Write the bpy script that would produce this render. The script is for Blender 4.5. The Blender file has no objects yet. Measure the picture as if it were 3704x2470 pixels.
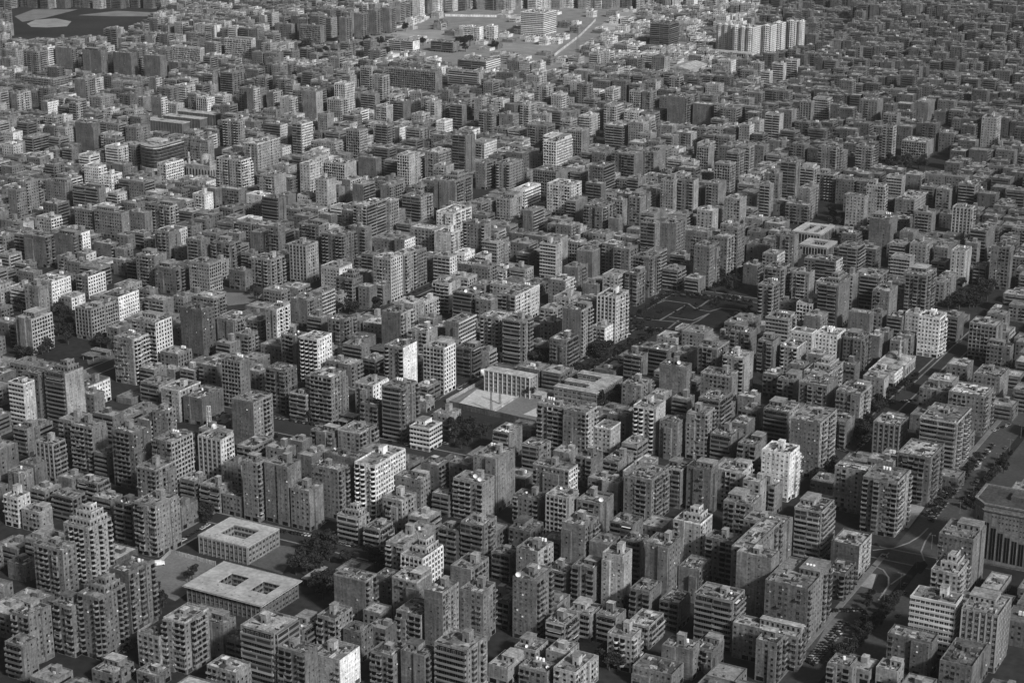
import bpy, math, random
import numpy as np
from mathutils import Vector, Matrix

sc = bpy.context.scene
COL = sc.collection
R = math.radians

# ------------------------------------------------------------------ camera, sky, sun, exposure
cam_data = bpy.data.cameras.new('camera')
cam_data.sensor_width = 36.0
cam_data.lens = 36.0 * 6700 / 3704
cam_data.clip_start = 1.0
cam_data.clip_end = 20000
cam = bpy.data.objects.new('camera', cam_data)
cam.location = (0, 0, 440)
cam.rotation_euler = (R(90 - 17.5), 0, 0)
COL.objects.link(cam)
sc.camera = cam

SUN_AZ, SUN_EL = R(142), R(34)
world = bpy.data.worlds.new('World')
sc.world = world
world.use_nodes = True
wn, wl = world.node_tree.nodes, world.node_tree.links
wn.clear()
w_out = wn.new('ShaderNodeOutputWorld')
w_bg = wn.new('ShaderNodeBackground')
w_sky = wn.new('ShaderNodeTexSky')
w_sky.sky_type = 'NISHITA'
w_sky.sun_disc = False
w_sky.sun_elevation = SUN_EL
w_sky.sun_rotation = SUN_AZ
w_sky.air_density = 1.5
w_sky.dust_density = 4.0
w_bw = wn.new('ShaderNodeRGBToBW')            # black-and-white photograph: a neutral sky
wl.new(w_sky.outputs[0], w_bw.inputs[0])
wl.new(w_bw.outputs[0], w_bg.inputs['Color'])
w_bg.inputs['Strength'].default_value = 0.04
wl.new(w_bg.outputs[0], w_out.inputs[0])

sun_data = bpy.data.lights.new('sun', 'SUN')
sun_data.energy = 2.4
sun_data.angle = R(6.0)
sun_data.color = (1, 1, 1)
sun = bpy.data.objects.new('sun', sun_data)
sdir = Vector((math.sin(SUN_AZ) * math.cos(SUN_EL), math.cos(SUN_AZ) * math.cos(SUN_EL), math.sin(SUN_EL)))
sun.rotation_euler = sdir.to_track_quat('Z', 'Y').to_euler()
sun.location = (300, 300, 1500)
COL.objects.link(sun)

sc.view_settings.view_transform = 'Standard'
sc.view_settings.look = 'None'
sc.view_settings.gamma = 1.0
sc.view_settings.use_curve_mapping = False
sc.view_settings.exposure = 0.6
sc.cycles.max_bounces = 4
sc.cycles.diffuse_bounces = 1
sc.cycles.glossy_bounces = 2
sc.cycles.volume_bounces = 0

# ------------------------------------------------------------------ city grid: u runs along the block fronts, v away from the camera
GRID = R(29.0)
BU = Vector((math.cos(GRID), -math.sin(GRID)))
AV = Vector((math.sin(GRID), math.cos(GRID)))
FH = 3.1


def W2(u, v):
    p = BU * u + AV * v
    return p.x, p.y


def UV(x, y):
    p = Vector((x, y))
    return p.dot(BU), p.dot(AV)


# ------------------------------------------------------------------ materials
def new_mat(name):
    m = bpy.data.materials.new(name)
    m.use_nodes = True
    n, l = m.node_tree.nodes, m.node_tree.links
    return m, n, l, n['Principled BSDF']


def noise_factor(n, l, coord, scale, detail, lo, hi, stretch=None):
    src = coord
    if stretch:
        mp = n.new('ShaderNodeMapping')
        mp.inputs['Scale'].default_value = stretch
        l.new(coord, mp.inputs['Vector'])
        src = mp.outputs[0]
    t = n.new('ShaderNodeTexNoise')
    t.inputs['Scale'].default_value = scale
    t.inputs['Detail'].default_value = detail
    l.new(src, t.inputs['Vector'])
    r = n.new('ShaderNodeMapRange')
    r.inputs['From Min'].default_value = 0.3
    r.inputs['From Max'].default_value = 0.7
    r.inputs['To Min'].default_value = lo
    r.inputs['To Max'].default_value = hi
    l.new(t.outputs[0], r.inputs[0])
    return r.outputs[0]


def worn(name, source, layers, rough=0.9, spec=0.2):
    """matt surface whose own tone comes from 'attr' (face tone), 'obj' (object colour) or a number, worn by noise layers"""
    m, n, l, b = new_mat(name)
    tc = n.new('ShaderNodeTexCoord')
    oi = n.new('ShaderNodeObjectInfo')
    off = n.new('ShaderNodeVectorMath')
    off.operation = 'MULTIPLY_ADD'
    l.new(oi.outputs['Random'], off.inputs[0])
    off.inputs[1].default_value = (97, 53, 71)
    l.new(tc.outputs['Object'], off.inputs[2])
    fac = None
    for a in layers:
        o = noise_factor(n, l, off.outputs[0], *a)
        if fac is None:
            fac = o
        else:
            mm = n.new('ShaderNodeMath')
            mm.operation = 'MULTIPLY'
            l.new(fac, mm.inputs[0])
            l.new(o, mm.inputs[1])
            fac = mm.outputs[0]
    mm = n.new('ShaderNodeMath')
    mm.operation = 'MULTIPLY'
    l.new(fac, mm.inputs[0])
    if source == 'attr':
        at = n.new('ShaderNodeAttribute')
        at.attribute_name = 'tone'
        l.new(at.outputs['Fac'], mm.inputs[1])
    elif source == 'obj':
        bw = n.new('ShaderNodeRGBToBW')
        l.new(oi.outputs['Color'], bw.inputs[0])
        l.new(bw.outputs[0], mm.inputs[1])
    else:
        mm.inputs[1].default_value = source
    l.new(mm.outputs[0], b.inputs['Base Color'])
    b.inputs['Roughness'].default_value = rough
    b.inputs['Specular IOR Level'].default_value = spec
    return m


WALL_WEAR = [(0.1, 3, 0.7, 1.22), (1.0, 3, 0.62, 1.16, (0.9, 0.9, 0.07)), (0.75, 5, 0.66, 1.28)]
ROOF_WEAR = [(0.16, 3, 0.62, 1.25), (0.7, 5, 0.58, 1.34)]
M_PAINT = worn('wall_paint', 'attr', WALL_WEAR)
M_PAINT_O = worn('fitting_paint', 'obj', WALL_WEAR)
M_ROOF = worn('roof_screed', 'attr', ROOF_WEAR, 0.95)
M_CLEAN = worn('clean_roof', 'attr', [(0.1, 3, 0.78, 1.15), (0.45, 5, 0.76, 1.2)], 0.9)
M_GROUND = worn('dusty_ground', 0.03, [(0.012, 4, 0.65, 1.3), (0.25, 5, 0.7, 1.3)], 0.95)
M_ASPHALT = worn('asphalt', 0.036, [(0.03, 3, 0.75, 1.3), (0.7, 4, 0.8, 1.2)], 0.85)
M_PAVING = worn('paving', 'attr', [(0.05, 3, 0.8, 1.15), (0.6, 4, 0.8, 1.2)], 0.9)
M_LAWN = worn('lawn', 0.017, [(0.06, 4, 0.6, 1.4), (0.9, 4, 0.6, 1.4)], 0.95)
M_BARK = worn('bark', 0.06, [(2.0, 3, 0.6, 1.3)], 0.95)
M_LEAF = worn('leaves', 0.03, [(0.9, 3, 0.45, 1.6), (4.0, 3, 0.7, 1.3)], 0.9)


def plain(name, v, rough=0.6, spec=0.3):
    m, n, l, b = new_mat(name)
    b.inputs['Base Color'].default_value = (v, v, v, 1)
    b.inputs['Roughness'].default_value = rough
    b.inputs['Specular IOR Level'].default_value = spec
    return m


def glass(name, v, rough):
    m, n, l, b = new_mat(name)
    oi = n.new('ShaderNodeTexCoord')
    f = noise_factor(n, l, oi.outputs['Object'], 0.35, 2, 0.4, 1.8)
    mm = n.new('ShaderNodeMath')
    mm.operation = 'MULTIPLY'
    mm.inputs[1].default_value = v
    l.new(f, mm.inputs[0])
    l.new(mm.outputs[0], b.inputs['Base Color'])
    b.inputs['Roughness'].default_value = rough
    b.inputs['Specular IOR Level'].default_value = 0.2
    return m


M_GLASS = glass('dark_glass', 0.009, 0.25)
M_GLASS2 = glass('curtained_glass', 0.035, 0.35)
M_SHUTTER = glass('shutter', 0.11, 0.7)
M_WHITE = plain('white_plastic', 0.82, 0.45)
M_METAL = plain('grey_metal', 0.22, 0.5)
M_DARK = plain('dark_rubber', 0.02, 0.8)
M_JUNK = [plain('dark_junk', 0.05, 0.9), plain('grey_junk', 0.2, 0.9), plain('pale_junk', 0.45, 0.8)]
m, n_, l_, b_ = new_mat('car_paint')
oi_ = n_.new('ShaderNodeObjectInfo')
bw_ = n_.new('ShaderNodeRGBToBW')
l_.new(oi_.outputs['Color'], bw_.inputs[0])
l_.new(bw_.outputs[0], b_.inputs['Base Color'])
b_.inputs['Roughness'].default_value = 0.28
M_CAR = m
PAL = [M_PAINT, M_GLASS, M_ROOF, M_GLASS2, M_SHUTTER, M_WHITE, M_METAL, M_JUNK[0], M_JUNK[1], M_JUNK[2], M_DARK, M_CLEAN]
PAINT, GL, ROOF, GL2, SHUT, WHITE, METAL, JD, JM, JP, DARK, CLEAN = range(12)
GLASSES = (GL, GL, GL, GL2, GL2, SHUT)


# ------------------------------------------------------------------ mesh builder
class MB:
    def __init__(s):
        s.v, s.f, s.m, s.t = [], [], [], []

    def face(s, pts, m=0, t=0.3):
        k = len(s.v)
        s.v.extend(pts)
        s.f.append(tuple(range(k, k + len(pts))))
        s.m.append(m)
        s.t.append(t)

    def box(s, x0, x1, y0, y1, z0, z1, m=0, t=0.3, bottom=False, top=True, mt=None, tt=None):
        k = len(s.v)
        s.v.extend(((x0, y0, z0), (x1, y0, z0), (x1, y1, z0), (x0, y1, z0), (x0, y0, z1), (x1, y0, z1), (x1, y1, z1), (x0, y1, z1)))
        F = [(0, 1, 5, 4), (1, 2, 6, 5), (2, 3, 7, 6), (3, 0, 4, 7)]
        for q in F:
            s.f.append(tuple(k + i for i in q))
            s.m.append(m)
            s.t.append(t)
        if top:
            s.f.append((k + 4, k + 5, k + 6, k + 7))
            s.m.append(m if mt is None else mt)
            s.t.append(t if tt is None else tt)
        if bottom:
            s.f.append((k + 3, k + 2, k + 1, k))
            s.m.append(m)
            s.t.append(t)

    def fbox(s, fr, u0, u1, d0, d1, z0, z1, m=0, t=0.3, bottom=True):
        """box on a facade: u along the face, d outwards"""
        P = lambda u, d, z: fr(u, d, z)
        a = [P(u0, d1, z0), P(u1, d1, z0), P(u1, d0, z0), P(u0, d0, z0), P(u0, d1, z1), P(u1, d1, z1), P(u1, d0, z1), P(u0, d0, z1)]
        k = len(s.v)
        s.v.extend(a)
        for q in ((0, 1, 5, 4), (1, 2, 6, 5), (3, 0, 4, 7), (4, 5, 6, 7)) + (((3, 2, 1, 0),) if bottom else ()):
            s.f.append(tuple(k + i for i in q))
            s.m.append(m)
            s.t.append(t)

    def prism(s, poly, z0, z1, m=0, t=0.3, mt=None, tt=None):
        n = len(poly)
        k = len(s.v)
        s.v.extend((x, y, z0) for x, y in poly)
        s.v.extend((x, y, z1) for x, y in poly)
        for i in range(n):
            j = (i + 1) % n
            s.f.append((k + i, k + j, k + n + j, k + n + i))
            s.m.append(m)
            s.t.append(t)
        s.f.append(tuple(k + n + i for i in range(n)))
        s.m.append(m if mt is None else mt)
        s.t.append(t if tt is None else tt)

    def cyl(s, cx, cy, r, z0, z1, n=12, m=0, t=0.3, r1=None):
        r1 = r if r1 is None else r1
        k = len(s.v)
        for z, rr in ((z0, r), (z1, r1)):
            s.v.extend((cx + rr * math.cos(2 * math.pi * i / n), cy + rr * math.sin(2 * math.pi * i / n), z) for i in range(n))
        for i in range(n):
            j = (i + 1) % n
            s.f.append((k + i, k + j, k + n + j, k + n + i))
            s.m.append(m)
            s.t.append(t)
        s.f.append(tuple(k + n + i for i in range(n)))
        s.m.append(m)
        s.t.append(t)

    def dome(s, cx, cy, z, r, m=0, t=0.3, n=16, k=6, h=1.0):
        rings = []
        for j in range(k + 1):
            a = j / k * math.pi / 2
            rings.append([(cx + r * math.cos(a) * math.cos(2 * math.pi * i / n), cy + r * math.cos(a) * math.sin(2 * math.pi * i / n), z + r * h * math.sin(a)) for i in range(n)])
        for j in range(k):
            for i in range(n):
                q = (i + 1) % n
                s.face([rings[j][i], rings[j][q], rings[j + 1][q], rings[j + 1][i]], m, t)

    def mesh(s, name, mats=None):
        me = bpy.data.meshes.new(name)
        me.from_pydata(s.v, [], s.f)
        mats = mats or PAL
        used = sorted(set(s.m))
        for u in used:
            me.materials.append(mats[u])
        ix = {u: i for i, u in enumerate(used)}
        me.polygons.foreach_set('material_index', [ix[q] for q in s.m])
        me.attributes.new('tone', 'FLOAT', 'FACE').data.foreach_set('value', s.t)
        return me

    def build(s, name, parent=None, mats=None):
        return link(name, s.mesh(name, mats), parent)


def link(name, me, parent=None, loc=None, rz=0.0, scale=None, tone=None):
    o = bpy.data.objects.new(name, me)
    if loc is not None:
        o.location = loc
    if rz:
        o.rotation_euler = (0, 0, rz)
    if scale is not None:
        o.scale = scale
    if tone is not None:
        o.color = (tone, tone, tone, 1)
    if parent is not None:
        o.parent = parent
    COL.objects.link(o)
    return o


def tag(o, label=None, cat=None, group=None, kind=None):
    if label:
        o['label'] = label
    if cat:
        o['category'] = cat
    if group:
        o['group'] = group
    if kind:
        o['kind'] = kind
    return o


def thing(name, label, cat, x, y, rz=-GRID, group=None, z=0.0):
    o = bpy.data.objects.new(name, None)
    o.empty_display_size = 1
    o.location = (x, y, z)
    o.rotation_euler = (0, 0, rz)
    COL.objects.link(o)
    return tag(o, label, cat, group)


def site(name, label, cat, u0, u1, v0, v1, group=None):
    x, y = W2((u0 + u1) / 2, (v0 + v1) / 2)
    return thing(name, label, cat, x, y, group=group)


def stuff(mb, name, parent):
    if not mb.f:
        return None
    o = mb.build(name, parent)
    o['kind'] = 'stuff'
    return o


def frames(L, D):
    """the four facades of a box centred on its base: front (towards -y), right (+x), back, left"""
    x, y = L / 2, D / 2
    return (
        (lambda u, d, z: (-x + u, -y - d, z), L, 0.0),
        (lambda u, d, z: (x + d, -y + u, z), D, math.pi / 2),
        (lambda u, d, z: (x - u, y + d, z), L, math.pi),
        (lambda u, d, z: (-x - d, y - u, z), D, -math.pi / 2))

BLOCKS = """
-3125 236 8358 345 10 w s 26 34 T | large rough block with white tanks by the avenue
-6104 140 6450 205 11 c c 27 27 S | stepped dark block with wavy rounded balconies
-3131 211 9928 235 11 s s 26 36 T | dark recessed block with white corner ribs
-5196 203 6609 202 10 b b 34 34 PK | banded corner block with half-bright cluttered roof
-5627 132 6543 193 9 s s 32 31 pP | block with pale rim and L-shaped bright roof
-2136 189 8523 236 10 v v 38 36 x | light grey tall block with a ribbed front beside the bright white-banded block
-5893 148 8670 339 11 c g 50 44 K | bright tower with stacked white balconies at its edges
-3836 198 10590 313 12 w s 28 37 x | tall broad tower above the tree-lined street
-6699 155 7597 206 10 s w 31 32 KT | tower with bright laundry strip at its corner
-6790 181 7108 190 11 c c 36 38 S | round-fronted tower with stepped pale penthouse
-4296 189 6966 179 9 b s 35 34 K | broad finely banded block at the bottom edge
-4264 128 7699 197 11 w s 34 38 Kd | tall grid-windowed tower with two white dishes
-2405 232 8544 140 10 B B 60 55 K | bright white-banded block beside the avenue
-3409 214 8096 158 9 b b 31 30 x | very broad banded block near the avenue
-3146 241 11093 333 11 b c 34 34 p | broad tower with rounded banded balconies along the avenue
-3343 164 9356 214 10 b b 34 34 x | tall block with fine pale floor lines
-6791 208 6866 110 10 s w 28 30 x | dark grey tall block with stacked balconies beside the round-fronted tower
-3100 211 10494 282 10 s s 29 28 P | dark grey tall block with stacked balconies beside the dark recessed block
-6166 132 6764 193 11 n s 20 33 D | tall block with slanted balconies beside the walled yard
-4440 181 9404 249 9 s s 31 34 x | large rough block with cluttered roof
-3175 346 8051 111 6 w s 30 30 P | very long low block with dark stair core
-3341 196 8489 118 12 n n 29 26 P | dark grey tall block with a nearly blank front beside the block with deep stacked loggias
-2447 230 8319 114 6 w n 19 19 x | very dark mid-height block with punched windows in front of the bright white-banded block
-7499 175 8337 156 12 s w 24 25 K | dark grey tall block with stacked balconies beside the streaked pale tower
-8680 186 9018 186 12 b n 26 38 S | dark-fronted tower with bright penthouse and pale side
-2512 193 9392 236 10 w n 31 33 x | tall wide slab behind the white-banded block
-6474 155 9874 191 12 b s 30 32 T | tall dark banded tower with white tank box
-6319 175 8338 132 12 w n 31 36 K | mid-grey tall block with punched windows behind the short tower
-7249 178 9238 217 11 n s 27 42 x | plain tower with bright laundry side
-7087 172 9916 185 11 s w 28 32 W | tower with bright L-shaped roof patch
-4584 110 7343 162 11 n w 27 40 K | slim tower with white roof box
-4496 127 7552 152 9 w w 34 32 K | mid-grey tall block with punched windows beside the dark block with white rectangular frame ornaments
-2146 161 8218 282 5 w n 30 28 D | mid-grey low block with punched windows in front of the bright white-banded block
-5328 172 9124 217 11 w n 34 30 KT | mid-grey tall block with punched windows in front of the block with bright white terrace roof
-3850 142 8439 147 11 n w 28 30 Kx | dark grey tall block with a nearly blank front beside the slim pale tower
-8836 210 10684 158 12 n w 20 25 D | tall dark plain tower with a white edge line
-5358 202 8934 149 8 s w 33 32 Kd | mid-grey mid-height block with stacked balconies beside the dark banded block
-4021 120 8261 118 10 w n 48 36 K | slim pale tower with bright central strip
-4867 175 6729 177 6 w n 45 68 K | cream block with scalloped parapet and blank white side
-5211 199 7443 110 8 n s 25 28 px | plain dark block with white panels on its roof
-4970 159 6605 110 8 s n 30 26 x | dark grey mid-height block with stacked balconies beside the banded corner block
-3851 183 10138 174 10 W w 62 58 WK | gleaming white tower with square punched windows
-6142 199 8567 110 10 w s 27 24 x | dark grey tall block with punched windows beside the short tower
-8843 173 9929 182 11 w s 32 43 T | sunlit-sided tower with white tank beside the villa plot
-4177 158 9734 121 9 w n 22 20 x | very dark tall block with punched windows beside the white block with arched pediment
-3180 245 11874 239 9 w s 31 31 W | mid-grey tall block with punched windows behind the broad tower
-6335 110 6217 154 9 s w 26 32 x | dark grey tall block, stacked balconies and a cluttered roof, beside the stepped dark block
-7908 173 8418 139 10 s n 28 24 K | dark grey tall block with stacked balconies in front of the dark-fronted tower
-6127 137 8330 145 8 c n 36 32 K | short tower with small curved balconies
-4407 144 8526 181 10 n s 34 32 PK | mid-grey tall block with a nearly blank front in front of the white-gridded facade
-9981 160 10105 235 9 n g 34 46 P | block with bright framed loggias above the trees
-5263 164 10193 163 10 w s 34 50 x | cluttered tower with bright rear edge beside the sports court
-3385 198 10164 110 9 w n 42 38 W | pale plain block with bright white roof
-7058 180 8638 138 10 v w 37 46 x | streaked pale tower near the small minaret
-6232 123 6407 110 9 s n 27 27 D | dark grey tall block, stacked balconies and a dark roof, beside the stepped dark block
-3904 165 8936 167 9 w w 46 40 Sp | pale ornate block with arched top windows
-2978 110 7874 122 7 w s 30 30 P | mid-grey mid-height block with punched windows beside the very long low block
-6748 174 10847 165 11 g v 38 66 P | dark-topped tower with white ribbed side
-4787 164 13689 321 12 b n 28 31 S | tall dark banded tower with pale roof shelter
-7216 146 8392 209 11 s g 31 48 T | tower with bright balconies and white rooftop box
-6449 110 8292 110 12 w s 31 31 x | mid-grey tall block with punched windows beside the short tower
-3683 134 7638 118 6 c s 36 32 K | round-cornered block above the empty lot
-4942 142 8321 159 9 b s 34 34 x | mid-grey tall block with banded balconies beside the bright tower with white vertical ribs
-6565 159 11697 177 11 b s 29 28 K | dark finely banded tower
-6272 110 6091 110 6 b n 26 26 D | dark grey mid-height block with banded balconies beside the stepped dark block
-3087 167 9277 213 6 n w 18 46 P | dark block with pale rounded corner
-6191 165 12546 232 12 v s 50 40 K | pale slender tower at the garden corner
-4535 127 10551 157 10 w s 38 35 K | tower with bright punched strip
-4295 174 14439 280 11 s s 29 30 P | mid-grey tall block with stacked balconies beside the slender pale tower
-4461 141 6920 110 7 n s 27 22 D | dark grey mid-height block with a nearly blank front beside the broad finely banded block
-7103 147 8096 191 9 w w 34 34 Kp | mid-grey tall block with punched windows behind the tower with bright laundry strip at its corner
-7849 140 9480 262 6 n n 25 23 x | dark grey mid-height block with a nearly blank front beside the plain tower
-4897 150 10488 185 10 c n 48 30 K | white tower with curved balcony corner
-5052 248 9378 120 8 w g 34 62 pK | broad block with white framed end strip
-6945 161 10634 189 12 c n 36 74 x | round-cornered tower with blank white side
-3420 110 8609 460 11 n s 28 30 P | dark grey tall block with a nearly blank front right of the pale ornate block
-3495 212 7541 148 3 w n 28 28 D | dark grey low block with punched windows in front of the round-cornered block
-3461 177 11126 190 8 v w 34 32 P | block with pale vertical ribs
-3674 164 8859 113 8 s n 36 26 K | block with deep stacked loggias
-3868 166 13413 177 10 W s 52 46 WT | white tower with square windows beside the dark grove
-4921 153 7562 158 8 w n 32 28 pP | mid-grey mid-height block with punched windows beside the slim tower
-4182 125 8228 110 7 s n 28 24 x | dark grey mid-height block with stacked balconies beside the slim pale tower
-7497 163 9957 147 10 s w 26 28 x | block with white awnings along its top floor
-3885 175 11600 236 8 w s 28 37 T | block with three white rooftop tanks near the mosque
-9313 178 12782 187 11 v w 35 40 K | tower with arched top windows
-9010 215 10340 191 11 s v 34 52 x | curved-top tower with white ribbed side
-7646 154 10582 187 11 c W 42 78 W | white tower with arched front and punched blank side
-5119 110 7815 339 10 s n 30 30 K | mid-grey tall block with stacked balconies beside the bright tower with white vertical ribs
-2464 147 9110 214 7 w s 38 34 S | mid-grey mid-height block with punched windows behind the bright white-banded block
-6259 163 12087 190 12 n s 29 43 x | tall tower with sunlit balcony side above the street
-3802 123 7280 220 4 w w 40 40 K | low block with white stair house at the bottom edge
-4186 174 11018 208 8 b w 31 45 x | mid-grey mid-height block with banded balconies beside the tall broad tower
-7100 165 12569 410 8 s w 36 62 Tx | white block with bright corner panel and rooftop tanks
-4755 149 7341 183 6 s n 33 36 x | mid-grey mid-height block with stacked balconies in front of the slim tower
-5473 196 10219 110 10 s n 37 32 T | tower with pale vertical strips beside the sports court
-4621 131 6895 110 6 s n 28 24 x | dark grey mid-height block with stacked balconies beside the broad finely banded block
-9619 242 15712 372 10 n s 28 26 S | dark grey tall block with a nearly blank front behind the banded block
-4749 141 8977 151 8 g n 50 36 P | white-gridded facade with plain grey side
-7831 166 9888 110 11 g n 31 27 T | mid-grey tall block with gridded windows beside the block with white awnings along its top floor
-4999 138 7774 216 9 g v 42 62 SK | bright tower with white vertical ribs
-3792 168 9405 174 8 s n 31 28 x | mid-grey mid-height block with stacked balconies in front of the white block with arched pediment
-4170 204 11646 228 8 s n 33 19 x | dark grey mid-height block with stacked balconies in front of the white stepped terraces
-8858 132 8854 110 10 B n 46 40 p | light grey tall block with white floor bands beside the dark-fronted tower
-3503 210 13523 193 9 g n 34 30 P | gridded tower opposite the dark grove
-12124 330 15393 176 11 s s 36 46 x | light grey tall block with stacked balconies behind the tower with arched top windows
-3642 110 8176 160 5 b n 19 19 P | very dark low block with banded balconies beside the very broad banded block
-9533 214 12520 197 8 s s 31 30 Kx | mid-grey mid-height block with stacked balconies beside the tower with arched top windows
-5311 178 6474 127 4 w w 36 38 W | bright grid-beamed roof at the bottom edge
-9421 219 13431 217 9 c s 25 25 x | dark many-sided tower with a pale roof spot
-5646 138 8591 163 6 s w 36 42 K | light grey mid-height block with stacked balconies behind the bright tower with white vertical ribs
-8357 173 12661 184 12 w v 37 46 W | tall tower with white vertical balcony ribs
-4694 128 10464 125 8 w n 28 22 x | dark grey mid-height block with punched windows beside the white tower with curved balcony corner
-9852 215 12065 170 9 w g 44 40 x | pale plain block with white gridded end
-5768 140 6499 110 6 w n 38 34 D | mid-grey mid-height block with punched windows beside the block with pale rim and L-shaped bright roof
-8007 145 8190 118 8 v b 42 38 K | pale ribbed tower with slanted white balcony lines
-3411 152 7715 110 5 n n 37 30 K | mid-grey low block with a nearly blank front beside the round-cornered block
-3892 159 15553 148 12 w n 26 25 K | dark grey tall block with punched windows beside the slender pale tower
-5153 199 11462 117 9 n n 31 28 dK | plain dark block with white dish on its roof
-4041 176 9857 171 8 s w 44 56 Pp | white block with arched pediment
-9837 161 10615 158 8 v g 37 44 DP | pair of joined grey wings with white frames
-7542 178 11519 178 10 n s 26 50 Kx | dark blank tower with white balconied edge
-4589 158 9063 179 7 s n 29 28 Kd | dark grey mid-height block with stacked balconies beside the white-gridded facade
-6148 146 14339 209 12 w w 27 29 x | dark grey tall block with punched windows beside the white-roofed tower
-3700 112 8549 176 6 n w 28 24 x | dark grey mid-height block with a nearly blank front beside the block with deep stacked loggias
-4050 110 7665 151 5 b b 36 36 PK | mid-grey low block with banded balconies in front of the tall grid-windowed tower
-8534 261 16119 258 10 w s 46 36 W | light grey tall block with punched windows behind the tower with pale stacked balcony bands
-6590 172 9509 195 5 w s 34 34 p | mid-grey low block with punched windows beside the small white-banded block
-4793 130 7953 196 6 n s 32 36 K | mid-grey mid-height block with a nearly blank front beside the slim tower
-9638 144 14280 341 11 s b 44 38 W | light grey tall block with stacked balconies behind the dark many-sided tower
-3810 114 8166 155 6 s n 27 27 x | dark grey mid-height block with stacked balconies in front of the slim pale tower
-4987 167 9012 110 6 s n 31 26 K | mid-grey mid-height block with stacked balconies in front of the broad block
-6812 167 11782 193 10 c w 38 46 W | dark-roofed tower with white rear terrace
-2999 110 8948 184 5 c c 20 20 x | very dark low block with rounded balconies beside the avenue junction
-12334 167 16179 427 11 w w 34 40 Wp | mid-grey tall block with punched windows behind the tower with arched top windows
-4371 145 10557 181 6 b n 31 26 K | mid-grey mid-height block with banded balconies beside the tower with bright punched strip
-3702 124 7908 186 4 b b 33 33 P | mid-grey low block with banded balconies beside the very broad banded block
-11760 247 12103 110 9 n s 28 27 p | dark grey tall block with a nearly blank front behind the pair of joined grey wings
-4833 160 11851 202 9 c n 34 32 PK | mid-grey tall block with rounded balconies beside the block with arched white roof rim
-5784 153 8314 110 5 b w 34 34 SK | mid-grey low block with banded balconies beside the short tower
-6903 130 7660 110 8 b n 24 22 D | dark grey mid-height block with banded balconies beside the round-fronted tower
-6213 147 11792 193 7 w b 31 33 WK | square block with bright roof and tall stair tower
-11935 338 13239 110 8 w n 31 28 x | mid-grey mid-height block with punched windows behind the large white-sided block
-4857 221 11517 153 8 w n 31 30 Kp | mid-grey mid-height block with punched windows behind the tower with bright punched strip
-7467 163 7741 110 5 b s 28 28 x | dark grey low block with banded balconies behind the round-fronted tower
-4528 136 8215 163 8 w w 31 40 KT | mid-grey mid-height block with punched windows behind the tall grid-windowed tower
-4132 110 7211 173 3 n n 36 36 P | mid-grey low block with a nearly blank front beside the broad finely banded block
-6209 148 9804 157 5 B B 55 52 x | small white-banded block at the street corner
-5862 136 6254 160 2 w w 30 30 P | mid-grey low block with punched windows beside the block with pale rim and L-shaped bright roof
-5043 110 7043 158 7 s w 34 36 K | stepped block with tall stair tower
-5544 110 6764 112 6 n n 22 24 x | very dark mid-height block with a nearly blank front beside the banded corner block
-5260 189 16398 263 9 n n 29 30 T | mid-grey tall block with a nearly blank front beside the tower with pale banded corner balconies
-8042 167 9473 228 7 w w 44 38 pK | block with bright rim around its roof
-10322 171 17262 195 14 b n 26 27 x | dark grey tall block with banded balconies behind the pale plain block with white roof
-4316 110 9710 152 8 b n 27 24 p | dark grey mid-height block with banded balconies beside the large rough block with cluttered roof
-4726 122 8284 110 5 b n 34 26 x | mid-grey low block with banded balconies behind the tall grid-windowed tower
-4252 144 12796 193 8 w s 28 30 x | dark grey mid-height block with punched windows beside the pale block
-5088 122 8312 110 7 b n 22 20 x | very dark mid-height block with banded balconies beside the bright tower with white vertical ribs
-4005 127 7833 137 5 b n 36 32 P | mid-grey low block, banded balconies and a pale roof, beside the tall grid-windowed tower
-9405 238 20961 362 12 n s 26 28 x | dark grey tall block with a nearly blank front behind the white-roofed tower
-3208 193 12604 244 6 w n 29 26 x | dark grey mid-height block, punched windows and a cluttered roof, behind the broad tower
-9538 166 16849 302 9 c v 36 36 x | mid-grey tall block with rounded balconies behind the banded block
-9366 157 17607 371 13 g g 50 46 x | pale tall block with gridded windows behind the tower with pale stacked balcony bands
-7464 156 13976 127 10 B n 42 36 K | tower with pale stacked balcony bands
-9662 216 15184 222 8 b s 28 36 x | mid-grey mid-height block with banded balconies behind the tall tower with white vertical balcony ribs
-6737 155 14931 198 12 n v 26 27 x | dark grey tall block with a nearly blank front beside the white-roofed tower
-6712 125 11259 154 7 b b 20 22 x | very dark mid-height block with banded balconies beside the dark-topped tower
-10145 207 11972 128 7 w s 25 25 x | dark grey mid-height block with punched windows beside the pale plain block with white gridded end
-9912 198 10991 248 8 w W 38 78 D | large white-sided block with rows of small windows
-4479 172 12814 188 8 W n 50 44 WT | pale block with white roof and tank cluster
-4786 115 12421 171 8 s n 29 22 x | dark grey mid-height block with stacked balconies in front of the white-banded block
-4652 155 11006 205 8 b b 34 34 x | mid-grey mid-height block with banded balconies behind the tower with bright punched strip
-8554 159 11735 205 7 n s 25 30 x | dark grey mid-height block with a nearly blank front in front of the dark many-sided tower
-10402 204 12028 166 9 s n 30 29 x | mid-grey tall block with stacked balconies beside the pale plain block with white gridded end
-8442 110 11241 179 9 w c 38 50 T | white corner tower with rounded balconies
-6782 149 8297 128 5 b n 30 28 PK | low block with pale roof and round pavilion
-6506 167 13859 181 11 w s 31 33 x | mid-grey tall block, punched windows and a cluttered roof, behind the garden square
-4910 110 7079 110 5 w w 24 22 D | dark grey low block with punched windows beside the stepped block
-7899 211 15683 258 8 w s 30 34 x | mid-grey mid-height block with punched windows beside the tower with pale stacked balcony bands
-3559 228 9126 157 9 s n 30 22 x | dark grey tall block with stacked balconies beside the tall block with fine pale floor lines
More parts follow.
